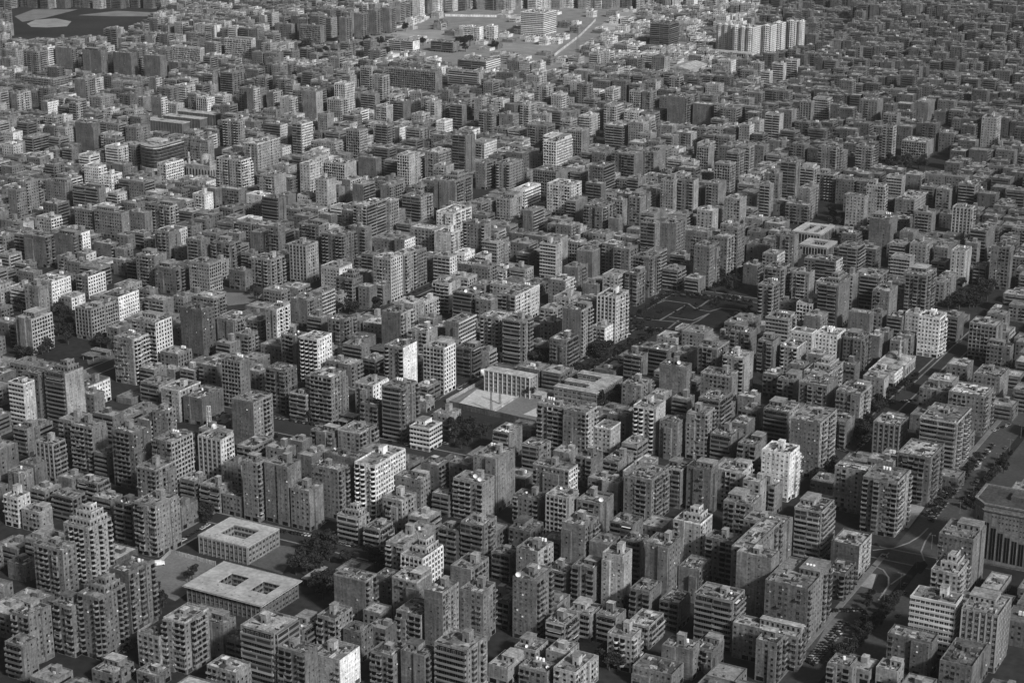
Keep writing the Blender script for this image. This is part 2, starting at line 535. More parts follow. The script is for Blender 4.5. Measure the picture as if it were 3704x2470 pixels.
-3988 157 7264 110 3 w n 33 30 Tx | mid-grey low block, punched windows and rooftop tanks, beside the broad finely banded block
-3295 110 7826 144 4 w n 30 28 x | mid-grey low block with punched windows in front of the very broad banded block
-5082 155 11981 221 9 s s 29 30 p | mid-grey tall block with stacked balconies beside the unfinished open-floored block
-4687 164 14433 265 9 b s 29 29 x | mid-grey tall block with banded balconies beside the tall dark banded tower with pale roof shelter
-2619 110 7927 116 5 s n 28 24 P | dark grey low block with stacked balconies beside the very long low block
-6972 118 11533 261 10 n B 33 44 x | tower with bright banded balconies on one side
-4069 110 8610 110 8 b n 28 22 x | dark grey mid-height block with banded balconies beside the slim pale tower
-7518 141 7529 110 4 w n 33 30 P | mid-grey low block with punched windows beside the round-fronted tower
-5279 126 13647 174 10 c s 34 32 T | mid-grey tall block with rounded balconies behind the white-banded block
-4148 123 10481 213 6 s n 26 24 x | dark grey mid-height block with stacked balconies beside the gleaming white tower
-8701 271 17949 224 9 s n 30 24 x | dark grey tall block with stacked balconies behind the tower with pale stacked balcony bands
-7651 110 7524 110 6 w w 46 42 K | pale mid-height block with punched windows in front of the pale ribbed tower
-3860 116 7862 120 5 b n 38 34 PK | mid-grey low block with banded balconies behind the round-cornered block
-5583 112 8288 144 4 b b 37 37 x | light grey low block with banded balconies beside the bright tower with white vertical ribs
-5749 131 9194 136 6 n s 26 25 P | dark grey mid-height block with a nearly blank front in front of the small white-banded block
-5094 119 10309 151 6 w n 37 34 p | mid-grey mid-height block with punched windows beside the cluttered tower
-5731 189 17088 110 10 w n 37 22 x | mid-grey tall block with punched windows behind the tall dark banded tower with pale roof shelter
-4950 114 9760 158 6 s n 28 28 K | dark grey mid-height block with stacked balconies beside the broad block
-4460 142 7756 159 5 s n 20 22 K | dark block with white rectangular frame ornaments
-8446 225 14309 124 10 c n 28 26 x | dark grey tall block with rounded balconies behind the banded block
-14800 253 16197 145 11 n n 26 25 W | dark grey tall block, a nearly blank front and a white roof, behind the flat-roofed block
-5318 152 11188 186 6 w w 38 36 KP | light grey mid-height block with punched windows behind the white tower with curved balcony corner
-8445 117 8451 110 6 b n 27 24 x | dark grey mid-height block with banded balconies beside the pale ribbed tower
-7973 152 11414 148 7 s s 30 31 x | mid-grey mid-height block with stacked balconies beside the dark blank tower
-4838 140 8689 165 4 w w 24 27 D | dark grey low block with punched windows in front of the white-gridded facade
-5731 184 8867 110 7 w w 36 28 P | mid-grey mid-height block with punched windows in front of the small white-banded block
-6924 149 10220 194 7 w w 36 60 Kp | block with white rear parapet and tanks
-5183 110 6964 175 5 n b 30 32 x | mid-grey low block with a nearly blank front beside the banded corner block
-10531 148 16467 218 11 g w 50 46 W | pale tall block with gridded windows behind the pale plain block with white roof
-7394 160 16793 147 11 s n 40 50 x | light grey tall block with stacked balconies behind the white-roofed tower
-10630 136 11506 220 6 s v 31 72 DP | flat-roofed block with dark roof rim and white side
-4217 123 15493 192 10 w n 44 38 W | slender pale tower with white roof tank
-5249 149 14361 135 8 s n 34 26 x | mid-grey mid-height block with stacked balconies beside the tall dark banded tower with pale roof shelter
-5160 169 15264 211 9 b b 37 35 x | tower with pale banded corner balconies
-3428 201 12023 162 7 w w 30 28 K | mid-grey mid-height block with punched windows behind the broad tower
-4274 145 8868 142 7 b n 27 27 x | dark grey mid-height block with banded balconies behind the slim pale tower
-4350 117 8227 133 5 b n 32 26 PK | mid-grey low block with banded balconies beside the slim pale tower
-5356 126 9790 145 6 b w 30 30 P | dark banded block with pale billboard panel
-4960 184 13019 157 8 B s 44 42 T | white-banded block with three small white tanks
-10637 141 11071 230 8 w W 37 70 W | white-roofed block with bright sunlit side
-5462 202 17813 460 5 w v 32 44 P | mid-grey low block with punched windows behind the slender pale tower
-6429 110 13557 165 9 s w 29 32 P | mid-grey tall block with stacked balconies behind the pale slender tower
-7936 158 10744 115 9 s s 31 29 Kp | mid-grey tall block with stacked balconies in front of the white corner tower
-10644 164 10907 110 8 w n 30 28 K | mid-grey mid-height block with punched windows beside the white-roofed block
-12926 337 14043 110 7 b n 34 28 x | mid-grey mid-height block with banded balconies behind the flat-roofed block
-6162 128 14815 167 11 w s 36 46 W | white-roofed tower with bright balcony edge
-5639 121 9913 182 6 b n 36 28 W | block with bright white terrace roof
-9019 196 14778 333 8 w s 50 36 W | pale mid-height block with punched windows behind the pale plain block with white roof
-3312 176 13338 110 6 w n 28 26 x | dark grey mid-height block with punched windows in front of the dark grove
-10182 200 12813 148 8 s s 27 30 x | dark grey mid-height block with stacked balconies behind the pale plain block with white gridded end
-11674 267 12348 110 8 n s 25 26 x | dark grey mid-height block with a nearly blank front behind the flat-roofed block
-11548 263 13584 110 9 s s 36 44 x | light grey tall block with stacked balconies beside the flat-roofed block
-13403 351 16433 110 8 w n 31 28 x | mid-grey mid-height block with punched windows behind the pale plain block with white gridded end
-6749 172 17952 110 12 b n 28 26 x | dark grey tall block with banded balconies behind the arcaded school
-6272 288 20575 303 6 g n 34 30 W | mid-grey mid-height block with gridded windows behind the slender pale tower
-4478 141 14159 219 8 w n 37 33 PK | mid-grey mid-height block with punched windows beside the tall dark banded tower with pale roof shelter
-8863 143 8998 110 11 s n 22 22 x | very dark tall block with stacked balconies beside the dark-fronted tower
-7249 137 9891 110 6 b n 36 28 p | narrow block with pale gable
-7750 156 12622 172 8 s n 42 44 x | block with thin bright corner strip
-7458 184 12456 154 8 b s 31 30 d | mid-grey mid-height block with banded balconies beside the block with thin bright corner strip
-5726 174 15174 139 11 s n 29 27 x | tower with white-cluttered roof beside the arcaded school
-6282 234 8904 110 8 n n 20 18 D | very dark mid-height block with a nearly blank front beside the short tower
-4628 132 12473 200 7 c n 34 32 p | block with arched white roof rim
-4713 180 17234 135 9 v s 42 38 x | light grey tall block with a ribbed front behind the slender pale tower
-5603 150 11806 110 6 b n 28 24 K | dark grey mid-height block with banded balconies beside the unfinished open-floored block
-6741 201 19080 222 11 s s 33 38 x | mid-grey tall block with stacked balconies behind the arcaded school
-4396 122 11822 190 6 s n 27 22 x | dark grey mid-height block, stacked balconies and a cluttered roof, beside the white stepped terraces
-12440 133 17214 223 12 b g 34 52 W | light grey tall block with banded balconies behind the dark many-sided tower
-8368 167 9637 186 5 b n 30 30 x | mid-grey low block with banded balconies beside the block with bright rim around its roof
-8850 144 15650 262 7 w w 46 44 x | pale mid-height block with punched windows behind the banded block
-7102 125 6971 110 3 n n 26 26 D | dark grey low block with a nearly blank front beside the round-fronted tower
-2433 110 8113 110 3 n n 40 36 P | light grey low block with a nearly blank front in front of the bright white-banded block
-3774 110 11183 179 6 s n 25 22 x | dark grey mid-height block with stacked balconies beside the block with pale vertical ribs
-8068 150 14003 226 8 B w 38 42 K | banded block with signboard letters on its side
-5099 160 12643 147 7 s n 28 26 x | dark grey mid-height block with stacked balconies beside the white-banded block
-5602 173 21470 216 12 w w 42 38 K | light grey tall block with punched windows behind the slender pale tower
-8531 168 12352 152 8 s w 24 28 Sx | dark grey mid-height block with stacked balconies beside the tall tower with white vertical balcony ribs
-4845 110 9932 206 4 b n 28 28 K | dark grey low block with banded balconies beside the large rough block with cluttered roof
-10691 198 14251 113 10 b n 31 28 x | mid-grey tall block with banded balconies behind the tower with arched top windows
-8558 177 13979 169 9 n s 42 34 WK | pale plain block with white roof
-5577 168 17233 121 13 w s 37 36 K | mid-grey tall block with punched windows beside the slender pale tower
-5657 127 6350 110 2 w w 28 28 P | dark grey low block with punched windows beside the bright grid-beamed roof
-4313 154 16415 304 9 b n 29 27 Px | dark grey tall block with banded balconies behind the slender pale tower
-5472 150 14272 222 9 s s 29 28 x | dark grey tall block with stacked balconies behind the white-banded block
-13362 292 14087 110 7 w n 28 24 x | dark grey mid-height block with punched windows behind the flat-roofed block
-6654 135 9882 110 7 s n 27 22 x | dark grey mid-height block with stacked balconies beside the tower with bright L-shaped roof patch
-7738 110 9014 111 8 w w 30 28 x | mid-grey mid-height block with punched windows behind the tower with bright balconies and white rooftop box
-8802 175 11084 130 6 n s 27 29 P | dark grey mid-height block with a nearly blank front beside the tall dark plain tower
-7547 162 8051 110 4 b b 30 30 P | mid-grey low block with banded balconies behind the round-fronted tower
-8341 110 12937 199 11 n s 33 34 W | mid-grey tall block with a nearly blank front beside the pale plain block with white roof
-4112 122 7442 138 3 w w 35 33 x | mid-grey low block with punched windows in front of the tall grid-windowed tower
-10774 145 15281 159 9 w n 46 30 K | light grey tall block with punched windows behind the dark many-sided tower
-7969 110 7891 110 5 w n 27 27 x | dark grey low block with punched windows in front of the pale ribbed tower
-8541 190 18284 310 8 w n 28 24 x | dark grey mid-height block with punched windows behind the white-roofed tower
-11265 125 15702 216 10 w w 50 52 W | pale tall block with punched windows behind the dark many-sided tower
-10880 156 12869 153 8 s n 30 27 x | dark grey mid-height block with stacked balconies beside the pale plain block with white gridded end
-6722 163 16383 175 10 w n 40 32 W | light grey tall block with punched windows behind the white-roofed tower
-9739 120 16768 253 9 w c 36 34 x | mid-grey tall block with punched windows behind the pale plain block with white roof
-9102 279 16872 267 8 g n 30 28 x | mid-grey mid-height block with gridded windows behind the tower with pale stacked balcony bands
-5503 160 12021 182 6 b n 22 20 P | unfinished open-floored block with pale slab roof
-5087 110 7647 110 6 w w 20 20 D | very dark mid-height block with punched windows beside the bright tower with white vertical ribs
-17575 505 22659 110 10 g n 46 36 P | light grey tall block with gridded windows behind the dark many-sided tower
-18514 336 20535 145 11 n n 26 28 x | dark grey tall block, a nearly blank front and a cluttered roof, behind the white-roofed block
-5230 192 14851 172 8 b w 31 50 x | light grey mid-height block with banded balconies beside the tower with pale banded corner balconies
-6859 144 14762 110 13 b n 28 25 x | dark grey tall block with banded balconies beside the white-roofed tower
-13478 229 17261 130 10 c w 42 38 x | light grey tall block with rounded balconies behind the tower with arched top windows
-6367 180 18006 179 9 c c 35 33 p | mid-grey tall block with rounded balconies behind the arcaded school
-6794 170 9491 110 4 s n 30 26 P | dark grey low block with stacked balconies in front of the narrow block
-4265 184 11994 319 7 s s 44 46 Sx | white stepped terraces with unfinished top
-17985 320 20577 147 11 n n 27 29 x | dark grey tall block with a nearly blank front behind the tower with arched top windows
-7045 117 9013 220 4 b b 27 27 P | dark grey low block with banded balconies beside the streaked pale tower
-9750 230 13541 153 10 s w 28 30 p | dark grey tall block with stacked balconies beside the dark many-sided tower
-7622 127 16113 226 9 w n 30 28 x | mid-grey tall block with punched windows beside the white-roofed tower
-7544 140 16698 144 11 w n 32 24 K | mid-grey tall block with punched windows behind the white-roofed tower
-11395 186 15171 206 9 s n 34 28 x | mid-grey tall block with stacked balconies behind the tower with arched top windows
-11233 252 16123 226 8 g n 38 36 Wx | light grey mid-height block with gridded windows behind the dark many-sided tower
-3769 110 9878 140 6 s n 33 30 K | mid-grey mid-height block with stacked balconies beside the white block with arched pediment
-8533 160 17069 279 10 w b 28 34 x | mid-grey tall block with punched windows beside the banded block
-7213 159 11389 163 8 s n 34 30 WK | mid-size block with white terrace roof and stair tower
-13342 506 22208 125 7 b n 38 34 x | mid-grey mid-height block with banded balconies behind the banded block
-6618 135 8303 110 4 w n 33 30 D | mid-grey low block with punched windows beside the low block with pale roof and round pavilion
"""
FAR_BLOCKS = """
-11684 181 17203 160 12 g g 34 42 x
-4846 110 7208 110 4 s n 22 22 x
-8895 191 12656 197 7 w w 46 72 K
-6867 157 14222 183 9 s s 29 28 x
-9523 230 19448 186 8 b s 36 34 W
-7169 159 14103 154 8 n n 26 25 p
-4669 153 15753 202 8 s w 37 36 K
-13578 205 19042 148 12 n n 34 42 x
-6294 234 16929 110 6 c c 24 26 P
-4613 110 9452 110 6 n n 37 30 P
-8172 164 13333 124 8 s w 40 56 P
-8891 230 14108 149 8 w s 37 34 W
-13164 110 13373 138 9 n w 30 36 x
-4503 175 13641 110 6 n n 27 25 K
-6933 110 8295 121 5 b s 25 24 P
-8747 165 10321 166 4 w v 29 32 x
-17387 293 20538 148 11 n n 26 28 x
-13233 110 13582 211 10 w s 33 36 x
-6782 110 7979 154 4 n n 28 31 D
-8149 110 8564 178 8 s w 30 30 K
-7705 110 8390 110 5 b n 25 22 x
-10414 173 16834 268 10 w g 36 38 W
-7429 177 17802 160 10 g w 36 34 x
-5498 119 8915 110 4 b n 25 22 P
-8182 147 10076 110 6 s n 22 22 P
-3802 110 13889 187 6 b n 22 22 x
-5445 186 12514 173 6 w n 34 32 x
-2246 110 9332 234 2 n n 35 30 P
-6384 114 20203 142 13 s s 34 42 x
-9338 184 13741 112 9 s n 25 24 x
-7240 140 17136 205 8 s n 32 34 x
-8357 110 15290 240 7 n b 28 36 x
-15628 207 20016 262 10 b s 28 32 x
-7389 229 22358 231 9 s n 30 28 x
-4239 125 8535 142 7 n s 28 28 x
-7684 117 7784 148 4 b s 28 28 P
-6380 143 14200 178 5 b b 34 33 x
-10260 259 18871 220 9 s s 30 31 x
-6154 110 12393 148 5 c w 38 62 P
-11136 229 16620 110 7 n n 26 26 x
-3907 157 12245 110 5 w n 36 44 P
-9653 168 12357 110 5 w n 25 24 x
-3485 150 12896 177 4 w n 27 26 P
-6987 163 13234 173 7 w w 32 50 WT
-10424 164 12751 129 8 s n 28 28 x
-9719 192 11313 136 5 s n 30 28 P
-11677 216 13416 110 7 w n 30 26 x
-5121 141 10554 113 6 w n 25 22 x
-6586 110 16957 110 11 b n 37 28 x
-7213 143 7811 110 5 b n 25 22 P
-6144 110 15045 171 12 w v 31 32 x
-3945 114 7468 148 3 w w 37 36 P
-2631 174 8093 139 2 w n 36 36 P
-19157 323 20653 120 10 n s 28 30 x
-4147 131 9022 164 5 w n 31 28 PK
-6287 134 10224 150 3 w w 38 38 K
-9116 237 21092 154 9 n n 27 25 W
-6770 137 8519 110 7 w n 33 30 D
-6652 256 15220 110 8 w n 30 28 x
-8958 136 16187 337 6 w B 66 68 W
-8157 179 8892 110 6 b n 22 20 x
-8323 110 12374 110 6 w n 30 28 P
-9347 206 11480 155 6 s s 28 28 Pp
-4744 172 15459 146 6 B n 38 36 x
-7006 139 13544 189 8 n s 26 25 Td
-7306 110 10577 154 6 n s 30 30 PK
-17534 413 24559 110 9 g n 34 30 x
-5144 141 18146 208 7 w n 30 26 x
-9698 190 18807 200 9 g n 34 28 p
-3812 110 9740 110 8 w n 40 36 P
-5034 173 17074 127 7 s n 33 28 K
-6405 110 8790 134 8 n n 22 22 x
-5006 110 7407 110 3 w w 28 28 P
-8466 117 10882 129 5 s s 29 30 x
-9985 110 13390 110 9 w n 26 24 x
-6236 123 17114 251 10 n s 34 40 K
-6479 180 19561 110 9 s s 36 40 x
-5398 134 8482 151 5 b b 34 32 P
-4939 169 18217 143 9 b s 33 34 T
-18131 552 22057 110 7 g n 44 34 p
-4862 113 10244 163 4 b b 36 34 x
-8018 187 20732 129 10 b n 44 38 K
-7602 172 11069 110 5 b n 29 27 x
-11186 172 19347 193 9 s s 34 36 x
-15256 155 15801 298 6 b b 32 33 x
-6897 163 16129 144 7 w n 42 36 W
-4557 110 11945 133 5 w n 22 20 P
-8347 110 13154 166 10 n g 27 30 x
-12205 222 13263 110 7 w n 33 28 K
-7993 130 8019 110 5 w n 24 22 D
-13545 164 19704 220 12 v v 50 56 W
-13598 203 20610 179 11 c s 40 42 x
-8182 110 15856 256 7 b n 28 24 x
-8012 141 18681 165 9 g n 36 34 x
-10364 131 15348 217 8 n b 28 34 x
-6525 138 12223 132 6 w n 34 30 PK
-9022 182 11997 127 5 w s 34 33 x
-4947 119 11226 125 4 b n 28 22 K
-8653 213 9230 109 5 s n 25 24 x
-10223 172 13427 157 6 n g 25 62 x
-8510 110 11955 186 7 n B 30 42 x
-7947 194 22187 181 9 B s 40 36 x
-6788 176 22702 334 8 n n 28 27 T
-10403 189 17788 281 8 s W 40 56 x
-4775 139 13366 179 6 n w 31 36 x
-11730 275 14881 110 5 w n 26 24 P
-6141 135 14127 156 4 b n 28 28 P
-14404 168 16610 242 8 w w 32 34 x
-7018 137 14306 170 9 s n 28 26 W
-9569 110 14635 158 10 n v 40 38 W
-4180 110 13108 110 6 n n 31 28 W
-7824 156 13402 157 6 w s 30 34 x
-8719 110 9341 254 5 n W 34 78 DK
-6606 146 13486 205 8 w s 43 42 K
-5588 137 9265 110 6 w n 29 26 x
-6857 159 9071 110 4 w n 32 26 PK
-12385 185 12926 149 6 w s 42 56 P
-5778 168 18487 132 7 B n 40 34 x
-16991 152 25334 198 13 n s 30 27 x
-7547 136 18403 222 10 b s 34 34 x
-16997 176 26146 207 13 n s 30 28 x
-10438 115 11107 164 4 w w 36 56 P
-4651 169 12750 110 8 W n 50 44 p
-11905 164 18150 147 8 b s 31 33 x
-4185 110 14824 163 6 w s 31 30 x
-7759 180 12041 162 7 n w 40 38 W
-9959 147 20302 248 10 s s 44 46 x
-8320 178 16558 110 8 b n 24 22 P
-10160 110 15555 261 7 n s 30 36 x
-17108 185 18772 166 9 n s 34 38 x
-13002 233 17435 145 9 b W 24 52 x
-6704 110 10651 177 3 b b 27 27 P
-10059 146 19813 265 8 B s 44 42 W
-5403 119 6746 110 4 b b 24 24 D
-11728 177 19567 110 9 b n 28 26 P
-19296 237 20158 110 10 s s 32 38 x
-9842 110 10847 141 7 n g 36 42 D
-12550 141 19556 199 8 b n 28 27 x
-7225 145 12427 110 7 w n 29 26 P
-7798 110 10129 110 6 w s 28 28 P
-17030 154 25790 203 13 n s 28 26 x
-4050 113 15601 144 5 b n 27 24 x
-7379 110 11004 146 3 b b 28 28 P
-13571 203 14943 126 6 W s 60 56 K
-6697 185 18317 179 8 b s 42 44 S
-5317 110 12083 186 5 s n 33 31 x
-11402 199 12616 110 4 n s 26 28 P
-4397 110 11158 122 5 s n 27 24 x
-4562 125 11491 125 4 n n 30 28 W
-8248 139 11523 125 5 b n 25 24 K
-7821 165 14953 172 7 w s 31 30 x
-4229 123 13777 144 5 b n 28 24 P
-16934 129 24813 193 13 n s 28 27 x
-5226 118 9976 127 3 n n 33 28 P
-11686 148 14428 143 6 w w 50 58 WK
-4140 110 12433 110 5 w n 25 22 K
-9451 110 10532 172 5 w n 28 28 P
-9161 220 13896 173 5 w n 28 27 x
-13108 147 14681 171 6 w w 60 50 DK
-4556 110 8583 110 5 b n 28 28 x
-4359 110 10882 158 5 w n 28 24 P
-7074 110 7088 159 6 b b 30 30 S
-14429 110 19006 131 11 n s 30 46 x
-8632 135 9945 142 4 b n 28 27 P
-8524 133 10712 126 4 b n 28 28 K
-16497 189 18362 307 5 w w 36 38 x
-13280 186 19159 125 9 v s 42 36 P
-4002 110 13158 110 5 w n 33 28 P
-15325 162 18194 121 9 n s 30 54 x
-6831 151 17732 110 9 s n 28 26 x
-4098 110 13829 110 6 w n 46 40 P
-4242 110 7945 155 3 n n 33 33 x
-4784 110 14221 140 10 s n 34 22 K
-6754 144 12883 220 6 w w 41 40 K
-4958 138 13690 110 6 g n 46 42 x
-6634 110 11415 119 5 n b 36 42 x
-10972 124 20001 204 9 s s 42 42 x
-18107 333 24678 124 8 w n 30 28 x
-6694 121 12539 154 6 s s 38 37 P
-7536 180 14153 151 10 w n 40 36 K
-10877 215 11830 160 5 b b 30 32 x
-7672 110 8017 110 4 n n 26 24 x
-5730 136 14891 190 7 w v 31 52 T
-8304 110 12549 110 5 b n 28 27 P
-11313 180 11532 110 4 w n 28 28 x
-4865 150 15779 131 7 b n 37 32 K
-6477 117 11917 146 3 b n 26 25 x
-7415 169 14330 133 8 g n 34 32 WK
-12643 129 14244 275 4 b s 42 50 P
-13347 225 20010 110 7 b n 37 30 x
-3273 164 10447 110 8 w n 31 28 P
-7732 110 12295 210 5 n s 46 48 WK
-6851 117 9308 110 3 n n 24 24 x
-11611 147 21624 251 7 s s 42 46 x
-12907 140 18398 144 8 w n 38 34 x
-10107 112 21719 211 8 w s 30 36 x
-7883 188 13104 161 5 s w 42 40 P
-10661 110 15591 219 7 n s 34 48 P
-7652 174 18908 144 9 b s 38 36 x
-8066 148 22056 110 8 v n 36 30 x
-12667 150 19334 156 7 w n 44 36 p
-11832 225 14692 110 6 w n 26 24 P
-7768 150 11382 174 3 w n 23 24 D
-8912 110 13859 183 6 n W 30 66 x
-14912 170 18582 161 8 v v 42 60 W
-4471 122 15846 174 7 w n 28 26 x
-5644 165 12488 169 4 w s 43 50 P
-8358 133 10067 110 4 b n 32 30 WK
-7605 110 15636 130 5 n n 28 24 x
-8164 135 17202 192 6 b n 32 28 x
-11126 143 21124 192 7 s s 48 46 W
-6558 110 14236 199 9 n B 32 37 K
-4384 110 13789 127 5 w n 28 26 x
-4782 110 9597 110 4 w n 33 28 P
-7267 143 15630 268 8 b n 34 28 x
-7758 128 15998 110 8 g n 36 26 x
-14224 193 21326 141 10 c n 42 36 x
-6776 137 13450 110 5 n n 29 27 x
-4416 130 15578 153 5 b n 27 22 P
-9387 177 24985 110 9 b n 50 42 x
-9499 176 24745 115 8 b n 50 42 x
-11447 190 15979 257 10 w w 44 46 x
-6594 110 10456 110 2 n n 38 38 W
-11407 134 12933 110 4 w n 28 26 x
-3503 179 12487 169 4 n n 35 33 P
-8522 110 12204 141 4 n s 36 40 x
-5120 110 11233 133 4 w n 37 33 P
-10292 154 21724 119 8 g s 42 36 x
-8509 110 8605 161 4 n b 28 28 x
-5192 146 13843 110 4 w n 31 29 x
-14484 110 19508 198 7 n s 30 46 x
-19844 227 22557 110 10 b n 34 30 x
-8914 137 12147 178 5 n s 32 34 W
-4005 115 13321 127 5 b n 24 22 x
-10845 128 12231 110 4 w n 30 28 P
-4241 110 16011 110 8 w n 28 27 x
-4148 110 13224 123 6 n n 22 20 x
-3555 152 14237 136 5 w n 31 30 x
-9625 110 11554 110 4 w n 30 28 x
-10113 157 16522 162 8 w n 42 30 x
-12003 123 12225 110 7 b n 27 26 p
-16676 113 17649 207 6 n W 32 66 x
-8821 123 13170 110 7 b n 28 26 x
-15951 118 17371 110 9 b s 33 42 x
-8243 110 13795 189 5 w W 60 74 W
-14516 141 15645 110 5 b n 30 26 P
-4186 110 15023 166 6 b n 31 29 x
-10623 110 21685 234 8 g s 46 48 x
-17167 110 17626 110 8 n s 32 44 x
-8116 110 9022 209 4 b b 30 30 x
-5291 132 12986 161 5 s n 28 26 K
-4991 129 16492 173 5 n n 26 24 x
-6529 152 14680 110 5 b n 29 26 P
-6454 150 12735 110 8 n n 21 20 x
-11652 119 19105 199 5 W W 68 72 W
-7455 194 13066 116 5 w n 42 38 T
-11357 118 12074 110 4 w n 28 27 P
-6826 170 21574 152 9 s n 33 28 x
-7456 134 11925 136 5 w n 28 27 x
-11682 110 12632 130 6 n W 30 66 K
-7869 110 9011 175 5 n b 30 46 P
-11685 110 20092 170 9 w s 42 40 x
-4437 118 12544 133 5 w n 33 29 P
-10663 116 12863 110 4 w n 25 24 P
-8758 162 12938 110 4 n n 22 22 P
-11366 175 13075 110 4 b n 29 26 P
-10642 139 12174 110 5 b n 28 26 P
-14650 205 19142 168 10 w s 30 44 x
-11823 110 18375 175 6 n W 30 68 W
-11165 110 12625 125 3 n w 28 28 x
-4437 111 12161 110 6 w n 33 30 x
-10284 134 11590 203 4 n w 32 40 p
-7416 138 14916 164 6 w n 36 33 x
-8095 148 13593 110 4 n n 25 24 W
-11227 143 12072 110 3 w n 30 28 x
-4417 110 14462 110 6 n n 22 20 P
-15829 120 18494 190 6 w n 33 30 W
-17221 110 17786 155 8 n s 32 46 x
-10214 138 14533 110 4 n n 24 24 P
-7624 120 13056 192 4 s n 34 32 x
-9998 110 11578 110 4 s n 29 28 x
-4640 110 9804 289 4 n n 38 34 p
-11509 144 11698 127 4 b w 28 28 x
-11361 110 12335 135 3 n w 34 52 P
-9913 111 12870 110 5 b n 29 27 x
-8539 110 10089 110 3 n n 28 28 P
-10211 133 19620 207 7 s s 40 40 x
-10583 169 13506 110 4 w n 28 26 P
-17134 110 19084 169 8 n s 34 50 x
-15405 147 19028 176 6 w s 33 46 x
-11092 110 12950 110 4 w n 36 32 W
-9455 145 24190 110 7 b n 50 42 x
-8039 110 13819 110 5 B n 46 40 x
-9983 110 12502 144 5 n w 38 40 K
-10717 110 15456 110 5 w n 32 28 x
-11082 146 15020 137 4 n n 28 26 x
-16537 110 19629 118 7 n s 30 50 x
-7428 110 10592 110 6 w n 29 28 x
-12928 110 19989 243 7 s s 44 50 x
-10153 110 10211 110 5 b n 28 26 x
-7342 137 9001 110 6 w n 34 32 p
-7004 177 11355 165 6 s s 32 32 x
-7206 144 14296 179 8 w n 31 30 T
-10206 149 20369 136 7 s s 42 40 x
-6374 110 14526 110 4 n n 25 24 x
-13343 110 14368 166 6 n b 30 52 W
-12625 110 20044 205 5 w s 50 56 K
-6429 117 15596 190 8 w s 34 34 x
-9881 110 15710 114 7 s s 36 36 x
-7018 201 15533 180 8 w n 30 24 x
-18700 194 21581 128 9 B n 42 34 x
-9636 235 18115 214 11 B s 58 50 W
-8142 143 18980 195 8 w s 42 38 x
-8299 127 8657 110 4 w n 25 24 x
-6998 124 14855 168 5 w n 26 24 P
-4717 110 10096 171 2 n n 36 32 W
-13764 167 15160 192 4 w W 46 66 WK
-8974 111 14317 110 4 s n 25 24 x
"""
